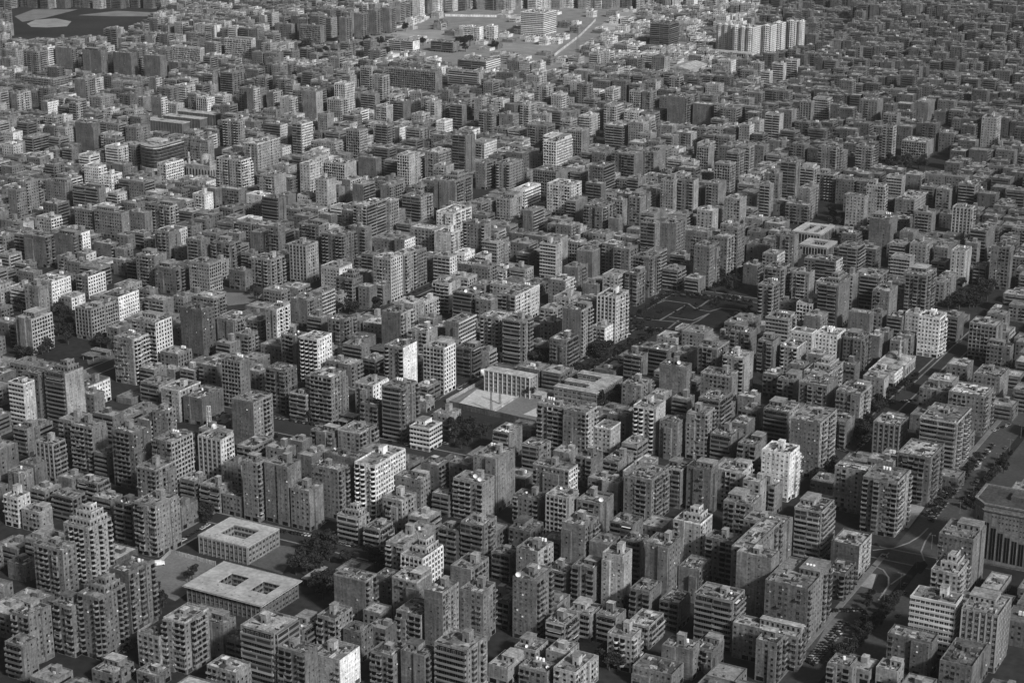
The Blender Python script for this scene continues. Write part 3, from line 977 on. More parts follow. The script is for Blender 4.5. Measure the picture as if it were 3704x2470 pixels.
FILL = """
565 -628;0 19 18 4 1;22 19 17 3 3
595 -598;0 14 15 4 3;16 16 15 3 1;28 14 14 3 2
613 -672;0 17 14 4 3;129 13 15 2 2;16 20 16 5 3
640 -696;0 20 19 4 1;24 18 17 4 3;21 14 18 5 1;170 18 18 3 2
661 -721;0 13 15 4 2;16 18 16 3 3;30 19 15 3 1;24 19 14 3 1;200 17 14 2 2;20 14 16 4 3
688 -742;0 20 18 4 3;96 18 17 4 2;66 14 18 3 2;189 18 19 3 1;20 13 18 4 1
710 -732;0 17 15 3 1;268 15 18 2 3;114 17 16 3 2
737 -791;0 15 19 3 1;56 21 17 1 1;52 17 19 1 1;372 16 19 4 3;18 20 17 5 1
759 -805;0 20 18 4 2;90 14 18 3 1;402 15 18 3 2;27 16 18 1 2;20 20 15 3 3
787 -833;0 15 17 4 2;283 15 17 1 2;325 14 19 4 2;15 13 19 3 3
809 -845;0 20 19 5 2;314 13 19 5 1;342 16 17 3 2;18 14 17 3 1
839 -881;0 15 15 3 1
858 -914;0 18 17 4 1;21 16 18 4 2;131 17 18 4 1;120 18 17 4 2;135 18 19 3 2
887 -837;0 18 18 3 2;83 14 19 4 2;528 15 17 5 3;26 20 19 4 2
909 -962;0 20 15 4 3;23 19 14 4 2;279 15 15 4 3;443 14 15 3 3;18 21 16 4 2
935 -980;0 17 18 3 3;19 15 19 3 1;137 16 17 2 2;70 14 18 3 1;121 20 19 3 2;23 16 19 2 3;204 14 18 3 1;201 18 19 3 2
957 -1002;0 13 18 3 3;17 20 17 3 3;31 16 18 4 3;19 14 17 4 1;32 16 16 3 1;49 14 16 1 3;268 19 18 1 2;22 20 18 4 2;23 20 17 1 1
986 -1043;0 20 20 3 2;24 15 18 4 2;209 16 18 2 2;460 18 17 3 1
1007 -1051;0 19 16 3 4;636 17 19 5 1;192 15 17 3 2
1037 -1078;0 17 18 3 2;28 17 16 3 1;197 17 18 2 2;19 16 17 4 2;20 17 17 3 2;68 19 18 4 1;22 16 18 1 1;145 19 18 1 3;22 19 18 3 3;161 15 17 4 1;35 15 17 2 2;121 13 17 5 3
1037 -225;0 18 18 4 2
1058 -1096;0 17 13 3 3;19 17 13 4 3;243 13 15 2 1;15 15 16 3 2;284 17 14 4 1;187 16 14 5 1;87 15 16 2 1;19 20 16 5 3
1084 -1130;0 14 17 4 1;176 18 16 4 3;29 18 18 4 5;21 13 16 4 3;84 20 15 4 3;271 14 17 2 2;17 15 17 3 1;17 18 16 3 1;165 15 17 2 2;18 21 15 4 2;34 18 15 2 2
1103 -1158;0 14 16 5 2;17 15 13 4 5;19 18 15 5 5;29 19 14 5 7;130 20 14 3 5;24 14 15 4 2;116 13 16 3 3;37 14 14 3 2;65 13 14 3 1;15 16 15 4 2;193 13 15 4 2;24 15 16 1 2
1130 -1175;0 14 17 5 3;19 19 17 5 4;21 17 17 1 1;49 14 15 6 5;57 21 17 3 4;33 20 15 3 1;102 20 17 4 5;23 17 15 4 2;222 16 17 2 1;27 18 17 4 2;20 16 18 4 2;132 14 15 3 2
1130 -422;0 17 17 5 2
1149 -1200;0 18 16 5 3;21 18 16 5 7;22 13 16 3 1;62 20 15 5 1;204 19 16 3 1;31 17 17 1 4;223 20 16 1 2;31 19 17 2 2;64 20 17 3 2;214 14 17 3 3;16 19 18 3 3
1178 -1228;0 21 17 3 4;24 14 16 3 2;26 13 16 5 4;203 19 17 2 2;22 15 18 3 4;48 20 17 2 4;23 21 17 3 3;74 16 16 3 3;19 18 16 3 5;65 13 16 5 2;141 16 16 1 1;49 15 17 3 3
1178 -515;0 15 16 2 1;154 18 16 1 2;20 18 18 3 3
1198 -1246;0 18 15 6 3;20 21 16 4 3;24 20 16 1 3;396 17 15 2 4;85 18 15 5 2;19 14 14 3 5;129 14 17 3 1;178 17 14 5 1;133 18 16 4 3
1225 -1272;0 21 17 4 4;24 13 18 4 4;16 15 19 5 3;117 19 19 2 7;97 17 19 5 2;225 14 19 4 2;116 15 19 3 4;108 13 17 3 1;16 15 19 3 3;254 16 17 3 2
1247 -1302;0 21 18 6 3;24 14 17 5 3;26 15 15 4 2;17 18 17 5 1;22 19 16 5 3;158 21 18 2 4;132 17 18 1 2;634 20 18 5 2
1275 -1328;0 14 16 8 4;16 18 14 8 2;29 13 14 7 4;15 14 15 5 2;15 14 14 5 5;48 17 15 4 3;231 15 16 5 3;18 18 14 5 7;217 19 15 4 4;184 17 15 4 4;21 14 14 3 3
1294 -1345;0 21 14 7 5;24 16 14 5 5;18 16 14 7 1;92 17 16 3 5;20 19 14 2 2;226 15 16 5 3;65 15 16 5 1;331 19 14 2 6;255 19 15 3 3;22 14 15 3 3
1320 -1352;0 16 17 5 5;66 19 19 2 3;31 18 18 8 1;143 19 19 5 7;32 18 17 3 3;19 17 18 6 4;21 19 19 3 3;73 20 18 6 2;297 13 17 3 3;138 18 19 4 2;87 18 19 4 3;139 21 18 4 1
1342 -1398;0 14 14 6 1;16 16 16 5 3;29 19 13 5 5;63 14 15 3 1;46 15 14 5 1;33 14 16 7 7;101 20 16 5 2;24 13 16 3 2;181 14 14 3 3;17 14 15 5 3;45 15 16 6 1;91 17 15 3 5
1342 -731;0 14 15 3 1;199 20 15 1 2;33 18 16 2 4;190 19 15 4 1
1368 -1412;0 20 14 5 3;23 15 16 7 7;18 16 16 5 1;120 16 15 3 4;18 17 17 4 3;19 16 16 4 3;21 13 15 7 2;84 15 15 5 2;28 20 15 5 2;23 18 15 6 3;20 21 16 6 3;24 13 16 5 2
1368 -852;0 20 16 4 1;70 18 15 3 7;21 16 15 4 5;20 20 15 1 1;58 16 17 4 3;365 20 15 4 1
1387 -1439;0 13 18 5 3;17 17 18 6 5;20 18 19 5 1;31 17 17 5 7;21 18 18 4 4;120 14 18 3 1;16 18 18 5 1;30 13 17 6 2;18 20 17 7 1;22 19 18 5 2;23 20 17 5 1;33 13 19 5 2
1387 -1071;0 16 19 5 7;40 14 18 5 1;25 17 17 4 2;20 21 18 6 7;204 16 18 2 4;70 17 18 1 2;367 17 19 4 4;21 15 17 3 2;18 17 18 5 4
1417 -1472;0 15 17 4 5;27 15 16 7 5;37 14 16 5 3;16 16 17 5 4;29 17 16 5 3;138 15 16 4 3;17 18 16 5 4;29 21 18 5 5;64 17 17 5 2;89 18 16 6 2;32 17 17 3 1;55 19 17 2 5
1417 -781;0 13 15 4 2;382 20 17 3 2;78 20 16 3 1
1437 -1488;0 13 19 4 4;17 17 19 7 7;28 17 19 8 5;21 16 20 7 1;19 20 19 5 5;22 14 17 5 1;66 14 18 4 4;19 20 18 2 7;50 19 19 8 4;21 15 18 5 5;17 15 19 4 5;68 20 19 2 7
1437 -1118;0 15 18 4 1;28 14 18 6 3;91 17 19 2 3;64 20 17 2 3;54 14 18 6 2;16 14 19 3 5;66 20 18 5 3;23 15 20 3 5;380 19 18 1 2;76 16 20 3 1
1467 -1517;0 14 16 8 4;18 15 17 5 4;41 21 16 5 3;34 14 16 5 2;17 16 15 5 7;19 14 16 7 2;17 14 17 4 5;85 18 17 5 2;31 15 15 7 4;18 15 14 5 2;17 17 14 4 1;100 19 16 6 7
1467 -1089;0 15 14 3 2;17 18 14 3 3;21 19 16 4 5;47 15 16 5 1;63 17 15 3 2;73 18 15 3 2;20 20 15 5 5;31 15 14 5 2;17 21 17 5 1;43 13 15 5 4;24 15 17 5 2;151 13 14 5 1
1467 -556;0 19 14 5 2;41 15 15 3 6;151 13 17 2 3;15 21 16 4 3;22 16 16 5 2
1486 -1527;0 21 16 7 1;23 20 17 5 3;40 21 17 6 2;33 19 17 7 2;42 20 17 5 1;107 21 16 5 4;31 18 17 4 2;21 13 18 5 2;15 20 16 4 3;138 21 17 3 2;25 18 17 2 3;21 15 17 4 7
1486 -1015;0 14 18 5 5;45 17 17 5 3;37 18 19 2 4;70 19 16 5 5;21 16 16 5 4;246 18 17 2 4;107 14 17 3 2;25 21 17 4 4;105 20 16 5 3;24 17 17 3 4
1514 -1548;0 14 15 5 2;35 17 16 5 4;19 17 15 8 7;29 14 15 5 7;18 16 14 6 7;19 16 16 4 2;18 18 16 3 5;54 18 14 5 2;21 16 15 6 2;20 21 16 3 2;51 17 15 2 7;19 15 15 4 7
1514 -1227;0 20 16 4 7;51 20 16 2 2;185 17 15 5 2;72 13 15 6 3;16 16 16 7 3;17 19 16 5 2;22 15 15 3 4;63 14 15 5 3;44 14 16 4 3;17 16 16 4 4;18 13 17 4 3;15 19 17 4 3
1514 -543;0 16 15 5 3;48 20 17 3 1;43 15 14 5 3;92 14 17 3 6;16 14 17 3 4
1534 -1573;0 15 15 6 3;18 15 16 5 2;26 14 16 5 7;17 20 15 7 4;23 19 17 3 3;69 17 15 2 4;20 16 17 6 7;49 21 16 3 2;44 16 17 2 5;65 18 15 3 7;72 20 15 2 3;65 16 15 2 7
1534 -990;0 16 16 4 1;64 16 17 5 7;27 14 16 7 2;39 13 16 2 5;49 20 15 5 1;21 14 15 3 6;17 17 17 2 3;46 14 15 5 3;103 14 16 6 2;18 20 16 5 3
1561 -1614;0 17 14 4 3;22 20 14 4 3;22 19 16 6 3;95 17 16 4 3;52 14 16 4 2;16 19 16 5 2;22 20 16 8 7;179 18 14 8 1;30 20 16 6 3;22 21 16 5 2;110 14 15 4 1;134 18 15 5 4
1561 -856;0 19 15 4 2;188 19 15 4 4;49 14 15 3 2;18 14 16 5 2;18 15 15 2 2;51 19 14 5 0;22 17 16 6 1;145 20 15 4 3
1580 -1619;0 21 18 6 1;25 13 16 8 4;16 17 18 10 5;19 19 16 7 7;73 17 17 7 4;19 16 16 5 1;47 15 16 4 1;42 21 18 8 4;71 18 16 2 4;108 15 16 3 5;29 21 16 7 5;63 17 17 3 7
1580 -1036;0 13 16 6 2;179 17 16 2 3;165 19 17 3 6;21 19 17 3 4;47 18 17 5 2;21 16 17 6 4;84 14 18 5 0;102 16 16 2 3;19 14 17 5 2;26 17 16 4 4;21 17 16 4 2
1608 -1644;0 13 17 8 5;16 18 18 7 6;40 15 17 10 3;28 17 16 9 2;62 13 15 9 6;70 18 16 7 4;256 18 18 4 4;90 16 15 3 7;18 13 17 4 3;15 20 15 5 3;31 15 18 3 2;19 16 18 6 4
1608 -926;0 14 18 3 2;191 17 17 5 6;21 15 17 5 4;61 15 17 3 1;19 13 17 4 3;16 18 17 6 2;120 18 16 4 2;40 20 16 6 2;53 18 17 5 2;22 16 16 5 2;20 15 16 4 2
1628 -1669;0 14 15 9 4;17 18 15 10 5;21 19 15 10 2;53 19 14 9 2;21 17 15 6 6;20 16 15 7 2;29 16 16 9 4;59 18 16 7 7;185 17 14 5 4;65 19 14 4 3;21 20 15 7 2;30 15 15 8 7
1628 -1015;0 17 15 4 7;20 15 15 6 3;65 19 15 3 2;54 15 16 1 2;61 18 17 4 2;32 15 16 8 2;63 20 15 3 4;74 18 16 5 4;21 19 15 5 2;76 15 17 4 1;49 20 15 3 1;23 15 14 5 1
1628 -460;0 20 15 5 0;50 20 15 5 3;24 16 16 5 0;21 19 14 5 0
1655 -1693;0 16 17 5 5;19 21 16 8 6;54 14 15 7 3;32 16 15 7 3;27 16 16 9 6;56 17 14 9 4;28 14 16 9 4;16 15 16 9 4;88 20 15 7 5;78 15 17 4 6;16 14 15 6 2;66 21 15 4 4
1655 -1173;0 16 16 8 7;17 14 16 6 2;232 18 15 2 2;47 15 15 5 3;171 20 16 4 2;72 15 16 3 2;74 19 14 3 2;82 14 15 4 3;18 16 16 5 2;53 14 15 5 0;34 19 16 5 0
1673 -1710;0 16 15 8 3;19 15 18 7 7;17 21 16 10 4;24 17 18 7 4;30 20 16 6 2;24 18 16 6 7;37 13 16 8 7;150 13 15 6 2;45 17 16 8 4;56 14 18 3 3;27 17 17 7 6;39 18 18 6 6
1673 -1222;0 15 17 3 2;26 13 17 5 7;36 20 18 6 2;22 14 16 4 3;50 19 17 6 3;23 18 17 7 4;52 21 17 4 3;145 15 16 4 1;45 19 17 4 6;39 16 16 6 4;66 15 16 2 4;17 14 15 3 4
1673 -675;0 19 15 4 3;89 17 18 1 2;37 15 15 2 1;45 21 16 2 2;24 18 18 3 2;21 13 18 2 2;48 14 17 5 1;19 20 16 3 3
1701 -1745;0 14 15 6 5;17 15 17 10 1;17 14 16 8 7;16 20 15 6 3;66 18 15 6 1;89 19 15 8 2;21 20 16 6 3;32 16 16 8 5;20 17 17 9 2;21 17 15 3 6;79 17 17 5 5;73 15 14 8 3
1701 -1277;0 14 16 7 3;84 21 17 8 6;53 19 15 5 3;21 20 16 8 1;40 20 15 7 7;69 20 16 1 2;231 16 16 5 3;90 21 15 6 2;146 20 15 5 0;108 14 17 5 1;27 20 16 6 3;23 18 17 6 0
1720 -1773;0 19 19 9 7;20 13 19 6 1;89 17 20 4 1;89 17 19 3 4;48 14 17 9 7;18 14 19 8 3;18 16 17 10 6;120 17 20 6 2;154 18 19 6 5;30 13 20 7 6;83 18 20 7 1;95 18 18 1 4
1720 -949;0 14 18 4 4;43 20 18 6 4;23 13 17 6 4;83 19 19 4 2;48 20 19 5 2;64 13 19 6 1;26 16 18 3 2;131 17 18 3 2;92 14 19 5 1;17 19 18 5 3;32 18 19 5 0
1750 -1798;0 16 15 6 2;20 17 16 8 3;40 15 16 9 4;112 17 15 6 3;55 14 17 6 5;25 18 16 8 4;40 13 17 6 2;108 17 16 4 1;44 17 17 5 4;21 20 16 5 2;72 17 17 8 3;19 19 14 7 2
1750 -1219;0 21 16 8 4;34 20 17 5 5;24 18 16 4 5;20 17 15 5 2;48 19 14 5 6;21 16 15 8 4;18 21 16 8 3;25 18 17 3 7;29 18 15 6 3;22 21 16 8 1;74 15 17 5 6;38 20 17 4 6
1750 -842;0 19 14 3 4;30 18 16 5 6;19 14 15 6 2;17 13 16 7 6;15 20 15 5 1;34 20 16 1 3;23 18 17 6 4;43 16 15 2 4;114 16 17 1 1;19 15 15 1 2;17 16 16 4 1;20 14 16 4 2
1750 -466;0 14 15 5 1;17 17 15 5 0;20 20 15 5 0
1769 -1804;0 18 15 4 3;22 21 15 5 3;158 17 14 8 4;22 15 16 4 2;66 20 15 7 5;23 19 16 4 6;113 16 16 3 3;19 17 14 9 2;28 19 16 7 3;60 17 13 7 1;66 16 16 8 2;20 19 14 8 7
1769 -1176;0 15 14 3 4;36 19 15 4 6;21 14 15 7 2;46 16 14 7 1;97 15 15 7 2;18 16 15 7 2;47 19 16 6 2;22 13 15 5 6;70 16 16 4 6;20 17 15 5 2;19 20 15 8 1;184 17 15 5 3
1769 -576;0 17 13 8 0;53 15 15 2 1;40 20 15 5 1;31 20 15 5 1;23 20 13 6 1;22 21 14 5 0
1796 -1829;0 16 15 5 1;20 18 15 6 3;32 17 16 7 4;19 14 17 6 1;66 17 15 6 4;20 15 17 6 5;18 14 15 6 1;18 19 17 2 3;52 20 15 5 3;44 14 16 3 2;130 20 16 4 4;22 14 17 6 5
1796 -1372;0 20 17 5 3;31 20 16 6 2;23 19 17 7 4;113 13 16 4 7;61 18 17 4 2;23 16 15 5 4;19 17 15 8 2;87 15 15 5 7;27 19 16 6 1;93 16 17 8 3;88 15 17 4 3;19 15 15 8 6
1796 -770;0 16 17 5 3;49 21 16 5 6;24 19 16 4 3;83 19 16 8 2;22 15 17 8 1;19 20 17 3 0;94 16 16 3 3;28 20 16 5 1;44 15 15 8 2
1815 -1858;0 18 16 6 4;19 20 18 7 4;55 18 16 6 2;22 19 18 8 1;23 19 17 6 4;22 17 16 8 2;31 18 17 6 7;20 19 18 3 7;86 17 17 9 1;161 13 18 9 2;33 15 18 6 1;18 20 16 6 2
1815 -1338;0 20 18 6 1;23 18 18 6 2;72 16 16 7 6;19 19 17 5 1;75 21 16 8 5;64 19 17 8 1;50 20 16 6 3;23 20 18 6 6;93 19 18 6 4;22 13 15 8 3;83 20 18 7 6;77 14 16 1 4
1815 -719;0 15 16 6 6;122 16 16 7 1;18 14 16 2 2;107 18 16 7 0;20 14 17 5 1;44 17 16 6 1
1844 -1875;0 16 18 4 7;19 17 16 6 4;38 17 17 6 2;50 16 18 5 3;39 21 18 6 2;113 16 17 4 4;53 21 16 1 2;32 18 17 5 6;65 17 16 3 4;45 20 17 4 6;45 20 17 7 4;31 20 17 6 6
1844 -1322;0 18 17 3 4;65 17 17 8 2;21 14 18 4 4;16 15 18 6 6;66 20 17 6 4;39 14 18 5 2;45 19 17 6 4;23 18 17 4 4;23 17 16 6 5;51 21 17 5 3;25 20 18 1 5;23 19 18 5 5
1844 -877;0 13 18 7 4;160 20 17 5 3;86 20 17 5 3;22 14 18 7 0;69 15 17 5 2;18 20 16 5 2;24 17 16 7 3;46 21 18 7 2;22 18 18 6 2;20 14 18 5 2
1864 -1889;0 18 17 8 4;39 18 19 7 5;22 17 17 6 1;48 13 17 4 2;109 18 17 4 2;116 14 18 4 1;26 16 19 1 5;60 17 19 5 2;67 14 17 4 2;47 21 18 3 4;26 16 19 2 3;18 20 19 4 7
1864 -1288;0 18 17 3 1;30 14 18 9 7;17 20 18 5 1;23 18 17 5 5;20 16 18 6 5;28 16 17 7 4;59 14 17 5 4;46 15 17 5 1;17 20 18 4 2;55 14 17 7 3;143 13 17 7 4;24 17 18 5 2
1864 -728;0 16 19 5 4;18 14 19 4 3;60 17 17 5 0;20 17 19 6 1;21 20 18 6 0;68 21 18 8 3;22 20 18 8 2;24 14 17 4 0;24 20 18 6 0;41 16 19 6 2
1894 -1939;0 13 18 6 1;17 17 18 9 2;47 20 19 7 2;122 20 19 4 7;71 16 18 4 1;19 19 18 5 2;21 21 18 6 3;34 21 18 4 3;24 20 20 8 3;72 16 17 7 3;20 17 18 7 6;106 17 18 9 6
1894 -1277;0 20 19 5 4;87 15 19 8 6;67 19 18 4 7;49 15 18 6 4;18 17 19 6 6;69 14 20 7 3;90 21 19 6 5;22 16 18 7 2;20 21 19 5 7;70 13 20 8 2;65 14 20 4 1;15 14 19 5 2
1894 -611;0 14 19 6 2;16 19 18 6 0;23 18 20 5 3;30 15 20 6 0;19 18 19 6 0;22 17 18 5 1;21 20 18 7 0;33 16 20 8 0;19 13 19 8 1
1916 -1961;0 15 19 10 4;18 19 18 7 3;45 21 18 6 7;128 17 17 3 2;89 20 18 7 5;22 16 19 7 4;19 16 19 4 4;67 20 19 8 7;67 20 18 5 5;94 17 19 3 2;19 15 19 5 3;106 16 19 5 7
1916 -1193;0 20 17 5 5;117 16 18 5 4;66 16 19 5 3;19 19 17 7 2;30 19 18 1 6;42 20 19 2 1;23 16 18 8 5;28 16 18 8 3;20 15 17 4 2;90 17 17 8 3;20 18 20 5 4;21 18 18 4 3
1916 -561;0 18 19 4 1;55 14 17 5 3;40 18 18 8 0;21 15 17 4 2
1945 -1996;0 21 18 9 4;23 19 16 11 4;22 18 15 6 2;22 20 17 5 7;32 14 17 6 6;16 15 17 4 3;105 18 16 4 3;20 16 18 6 4;30 20 18 7 1;24 14 17 6 4;16 16 16 7 3;73 20 18 8 4
1945 -1589;0 20 17 9 5;25 15 17 7 2;27 15 16 4 3;40 17 18 6 3;22 17 18 8 4;54 15 17 6 2;19 17 16 9 3;20 20 18 10 3;33 21 15 7 7;43 18 18 3 5;105 13 18 10 6;56 15 17 3 4
1945 -1096;0 19 16 8 4;24 16 18 3 3;17 13 17 6 7;65 18 17 2 4;68 19 17 10 5;38 18 18 10 4;22 20 16 8 5;33 16 16 8 1;18 17 17 8 3;22 19 15 6 1;48 19 18 5 2;21 16 17 8 2
1945 -700;0 20 15 7 0;22 20 16 7 2;134 16 17 7 0;17 13 16 5 1;18 15 16 5 2;28 14 17 7 2;33 14 18 5 0
1965 -2016;0 20 15 6 5;24 15 16 5 1;26 15 15 6 3;19 18 15 8 3;21 17 16 9 3;20 15 16 5 5;45 19 15 4 4;22 18 14 7 1;52 14 16 6 4;56 15 16 6 5;26 14 15 6 3;18 16 15 5 3
1965 -1621;0 19 15 9 2;39 13 15 6 2;16 16 14 6 5;172 19 16 9 3;102 19 14 5 4;72 17 14 10 5;21 14 15 8 2;67 15 16 9 3;18 18 14 6 2;52 20 15 8 5;161 14 14 6 3;32 18 16 9 4
1965 -847;0 15 14 9 3;49 19 16 5 2;24 16 15 5 4;19 17 14 7 3;88 15 15 4 1;124 19 15 7 1;21 15 17 5 2;19 18 14 6 2;22 19 15 6 0;31 14 15 5 1
1992 -2038;0 19 15 5 3;31 20 14 11 3;25 18 14 10 1;39 20 15 11 5;73 19 16 5 4;23 16 14 4 4;72 20 14 4 3;67 15 13 4 3;17 16 16 4 6;19 13 14 4 1;70 16 16 8 1;18 16 14 9 2
1992 -1494;0 18 14 4 6;31 14 16 10 2;15 13 16 8 6;42 16 16 10 1;27 20 15 9 2;144 18 16 10 1;120 14 16 9 1;60 20 15 8 3;78 15 14 5 5;17 17 16 6 4;30 15 15 7 4;87 21 14 8 6
1992 -820;0 13 14 8 1;18 13 15 10 5;16 14 16 7 0;27 21 16 5 3;24 14 16 7 1;17 15 16 4 1;43 15 14 7 1;17 20 14 8 1;130 19 15 4 3;53 17 16 5 0;20 16 15 5 2
2010 -2063;0 20 18 7 6;21 15 16 7 2;27 17 17 11 5;41 15 16 10 3;247 16 16 3 3;42 21 18 3 3;72 17 18 8 5;19 17 16 7 4;65 18 17 7 3;20 16 16 9 4;28 18 16 10 1;39 21 17 6 1
2010 -1387;0 14 16 10 4;17 21 17 6 1;164 19 17 6 2;62 17 17 9 7;70 20 17 7 3;23 18 16 7 2;81 18 16 5 4;31 14 17 8 6;15 18 18 6 4;94 19 16 8 6;72 18 18 8 0;21 16 17 4 3
2010 -719;0 18 18 5 0;20 17 17 5 0;142 17 18 7 0;21 20 17 8 0;24 21 15 5 1;33 15 17 8 2;18 18 17 8 0
2039 -2085;0 17 15 8 5;19 20 13 6 5;22 20 14 11 6;55 14 14 11 7;16 18 15 10 6;22 14 14 9 4;15 15 15 9 4;253 16 16 5 6;18 20 15 7 2;48 13 16 8 3;39 19 14 9 2;31 20 16 10 2
2039 -1488;0 17 14 6 2;48 18 15 8 6;19 18 14 7 2;49 13 15 6 4;17 13 14 5 4;39 19 15 5 5;33 18 16 7 5;43 16 13 9 3;18 21 15 6 3;33 13 14 5 5;17 13 15 7 3;70 21 16 6 6
2039 -1056;0 16 14 6 2;84 19 15 8 7;22 18 16 8 4;92 18 15 8 2;48 15 15 9 6;58 13 15 5 0;17 21 15 8 1;25 18 14 4 1;22 17 15 6 3;151 20 15 6 0;23 21 14 7 3;32 17 15 4 1
2039 -462;0 16 14 5 2
2057 -2083;0 14 14 11 7;18 17 15 7 3;20 20 14 11 1;88 20 16 9 4;22 13 16 10 7;63 13 15 1 7;178 16 16 5 6;20 14 16 9 2;25 14 16 8 5;61 20 15 6 2;74 13 14 8 3;15 19 16 7 3
2057 -1467;0 19 14 10 2;20 20 16 9 4;24 18 14 8 2;21 14 15 10 4;68 16 14 2 1;18 19 16 6 6;49 20 16 6 5;24 18 15 6 5;21 20 14 7 3;31 21 14 7 3;40 14 14 9 4;18 18 15 6 2
2057 -1104;0 19 15 5 4;41 20 15 4 4;22 15 15 6 4;81 20 16 7 1;204 15 16 9 1;18 15 16 7 0;18 15 14 5 0;18 19 15 8 1;31 13 16 6 1;17 15 16 7 2;92 20 15 8 1;69 20 14 5 2
2057 -470;0 19 16 7 1
2084 -2131;0 19 18 10 1;22 19 18 9 2;91 16 19 10 4;29 19 19 9 3;44 14 17 11 4;18 13 18 9 2;25 20 19 5 5;22 17 18 9 3;42 16 17 8 3;45 18 18 11 2;23 17 17 8 6;21 19 19 6 2
2084 -1719;0 17 17 7 2;41 19 19 7 1;22 13 17 11 3;24 18 19 6 2;19 13 19 8 4;58 16 19 5 3;18 15 17 10 5;42 15 17 7 5;27 17 17 10 3;19 16 19 7 3;20 19 17 10 6;71 19 19 4 6
2084 -1336;0 17 18 4 1;84 18 18 8 2;71 13 19 5 3;15 15 17 9 5;19 15 17 5 2;74 20 18 5 2;24 19 18 4 2;30 19 17 6 2;22 19 17 5 5;133 20 17 10 4;33 14 18 9 1;96 15 17 8 0
2084 -718;0 19 19 6 1;23 19 17 9 0;118 18 19 4 0;46 20 17 5 3;22 14 18 6 2;27 13 18 5 0
2105 -2139;0 18 18 9 3;22 19 18 8 3;53 16 17 7 2;19 18 18 9 2;94 15 16 8 1;34 16 16 6 6;28 15 17 11 2;18 20 18 10 6;43 19 16 9 3;31 14 16 9 4;15 19 18 8 2;23 19 16 11 4
2105 -1684;0 17 17 7 4;22 21 17 9 2;23 18 17 7 1;30 19 18 7 3;46 17 16 9 2;20 21 17 10 2;34 14 16 9 2;124 18 17 6 2;132 21 18 5 3;24 16 17 7 2;19 14 18 10 4;18 18 16 6 4
2105 -1162;0 19 17 6 7;22 19 16 3 2;77 17 17 7 3;21 18 17 6 1;23 19 16 6 4;50 17 16 5 2;88 14 16 10 5;18 18 16 10 3;22 14 16 10 2;16 13 16 9 1;26 19 18 10 2;23 15 16 6 1
2105 -759;0 17 17 6 0;50 19 17 7 2;23 19 18 7 3;22 15 16 5 1;16 17 18 8 1;30 16 17 10 0;20 18 17 7 2;20 20 16 6 1;51 20 16 6 2;44 21 16 4 2
2133 -2163;0 19 16 11 5;23 18 15 8 7;22 18 14 9 4;21 16 16 6 5;66 18 14 8 6;20 20 14 9 6;55 15 15 9 3;18 15 16 7 5;139 20 14 8 2;132 13 15 9 6;15 15 16 8 5;46 21 14 6 4
2133 -1584;0 14 13 10 3;49 18 13 8 7;20 18 15 7 3;21 17 16 8 2;52 16 15 4 3;43 14 15 9 2;129 16 15 5 4;19 15 14 5 3;38 16 15 5 3;42 19 14 6 2;259 16 15 10 1;36 14 16 9 1
2133 -828;0 14 16 10 1;85 18 13 6 2;22 20 15 7 3;23 20 16 6 0;56 16 13 8 0;20 15 14 6 2;19 19 13 6 0;23 15 14 9 0;47 13 14 5 3;16 19 16 10 0;21 13 16 6 3
2152 -2196;0 15 17 7 4;27 15 19 11 7;18 15 18 7 4;33 15 17 8 6;70 14 19 7 3;43 17 17 8 2;40 15 17 9 5;49 15 19 8 6;211 15 18 8 7;68 14 18 7 5;16 18 19 11 4;21 21 19 11 2
2152 -1544;0 14 19 7 7;17 15 19 8 7;17 14 20 8 3;27 20 17 6 4;23 21 17 7 5;22 20 18 7 6;216 15 18 5 7;19 17 18 9 4;69 15 17 5 4;18 16 17 4 7;20 14 20 10 4;175 17 19 10 3
2152 -875;0 21 18 10 3;63 17 18 7 1;53 15 18 4 1;20 19 18 10 1;86 15 19 7 0;67 19 18 10 0;66 17 19 5 2;21 18 17 10 2
2181 -2229;0 21 15 7 3;23 13 15 10 4;17 15 16 10 3;48 14 15 8 3;120 15 15 7 4;27 21 16 8 3;25 17 16 9 5;21 19 15 7 2;54 15 16 10 5;17 13 17 11 4;15 21 17 8 6;25 19 16 6 2
2181 -1594;0 16 17 7 7;18 13 16 6 6;48 17 17 8 6;20 18 16 10 5;22 17 17 8 7;29 14 15 10 1;208 20 16 6 2;44 17 17 5 4;63 18 17 6 4;21 15 15 9 6;27 17 15 6 7;104 14 17 6 3
2181 -954;0 18 15 9 1;51 15 17 6 3;40 18 17 5 3;31 20 15 8 1;91 19 16 6 1;44 20 16 4 0;25 14 17 4 0;50 15 15 4 1;17 20 17 8 2;54 14 17 10 0;16 20 17 9 0;23 15 15 8 2
2181 -493;0 16 17 10 1
2201 -2239;0 17 16 11 2;20 20 17 9 4;22 17 16 11 4;30 21 16 10 6;203 16 17 8 4;91 15 16 11 1;17 16 18 7 3;19 14 16 6 4;216 14 17 10 6;18 18 18 10 4;22 13 17 6 4
2201 -1556;0 13 17 6 5;34 15 17 11 4;44 16 17 8 2;19 18 18 8 7;20 17 16 8 5;20 19 18 9 2;32 20 15 9 4;118 13 17 5 3;33 18 17 9 1;31 19 16 5 4;43 18 15 7 2;20 19 17 10 7
2201 -1093;0 21 16 9 1;25 20 15 10 2;24 16 16 9 2;27 21 17 4 3;95 21 17 7 3;22 20 16 8 4;23 18 16 10 3;21 17 17 6 0;91 15 16 8 0;68 13 17 10 0;16 14 15 5 2;48 14 16 9 2
2201 -615;0 19 16 10 1;52 15 16 10 2;63 13 17 8 1
2229 -2255;0 13 17 5 4;15 21 18 5 3;23 18 18 9 5;20 21 18 9 4;316 19 17 9 7;23 20 17 11 2;23 16 15 8 6;26 16 16 8 4;42 19 16 9 3;106 16 17 11 5;68 15 18 10 2;17 14 17 8 3
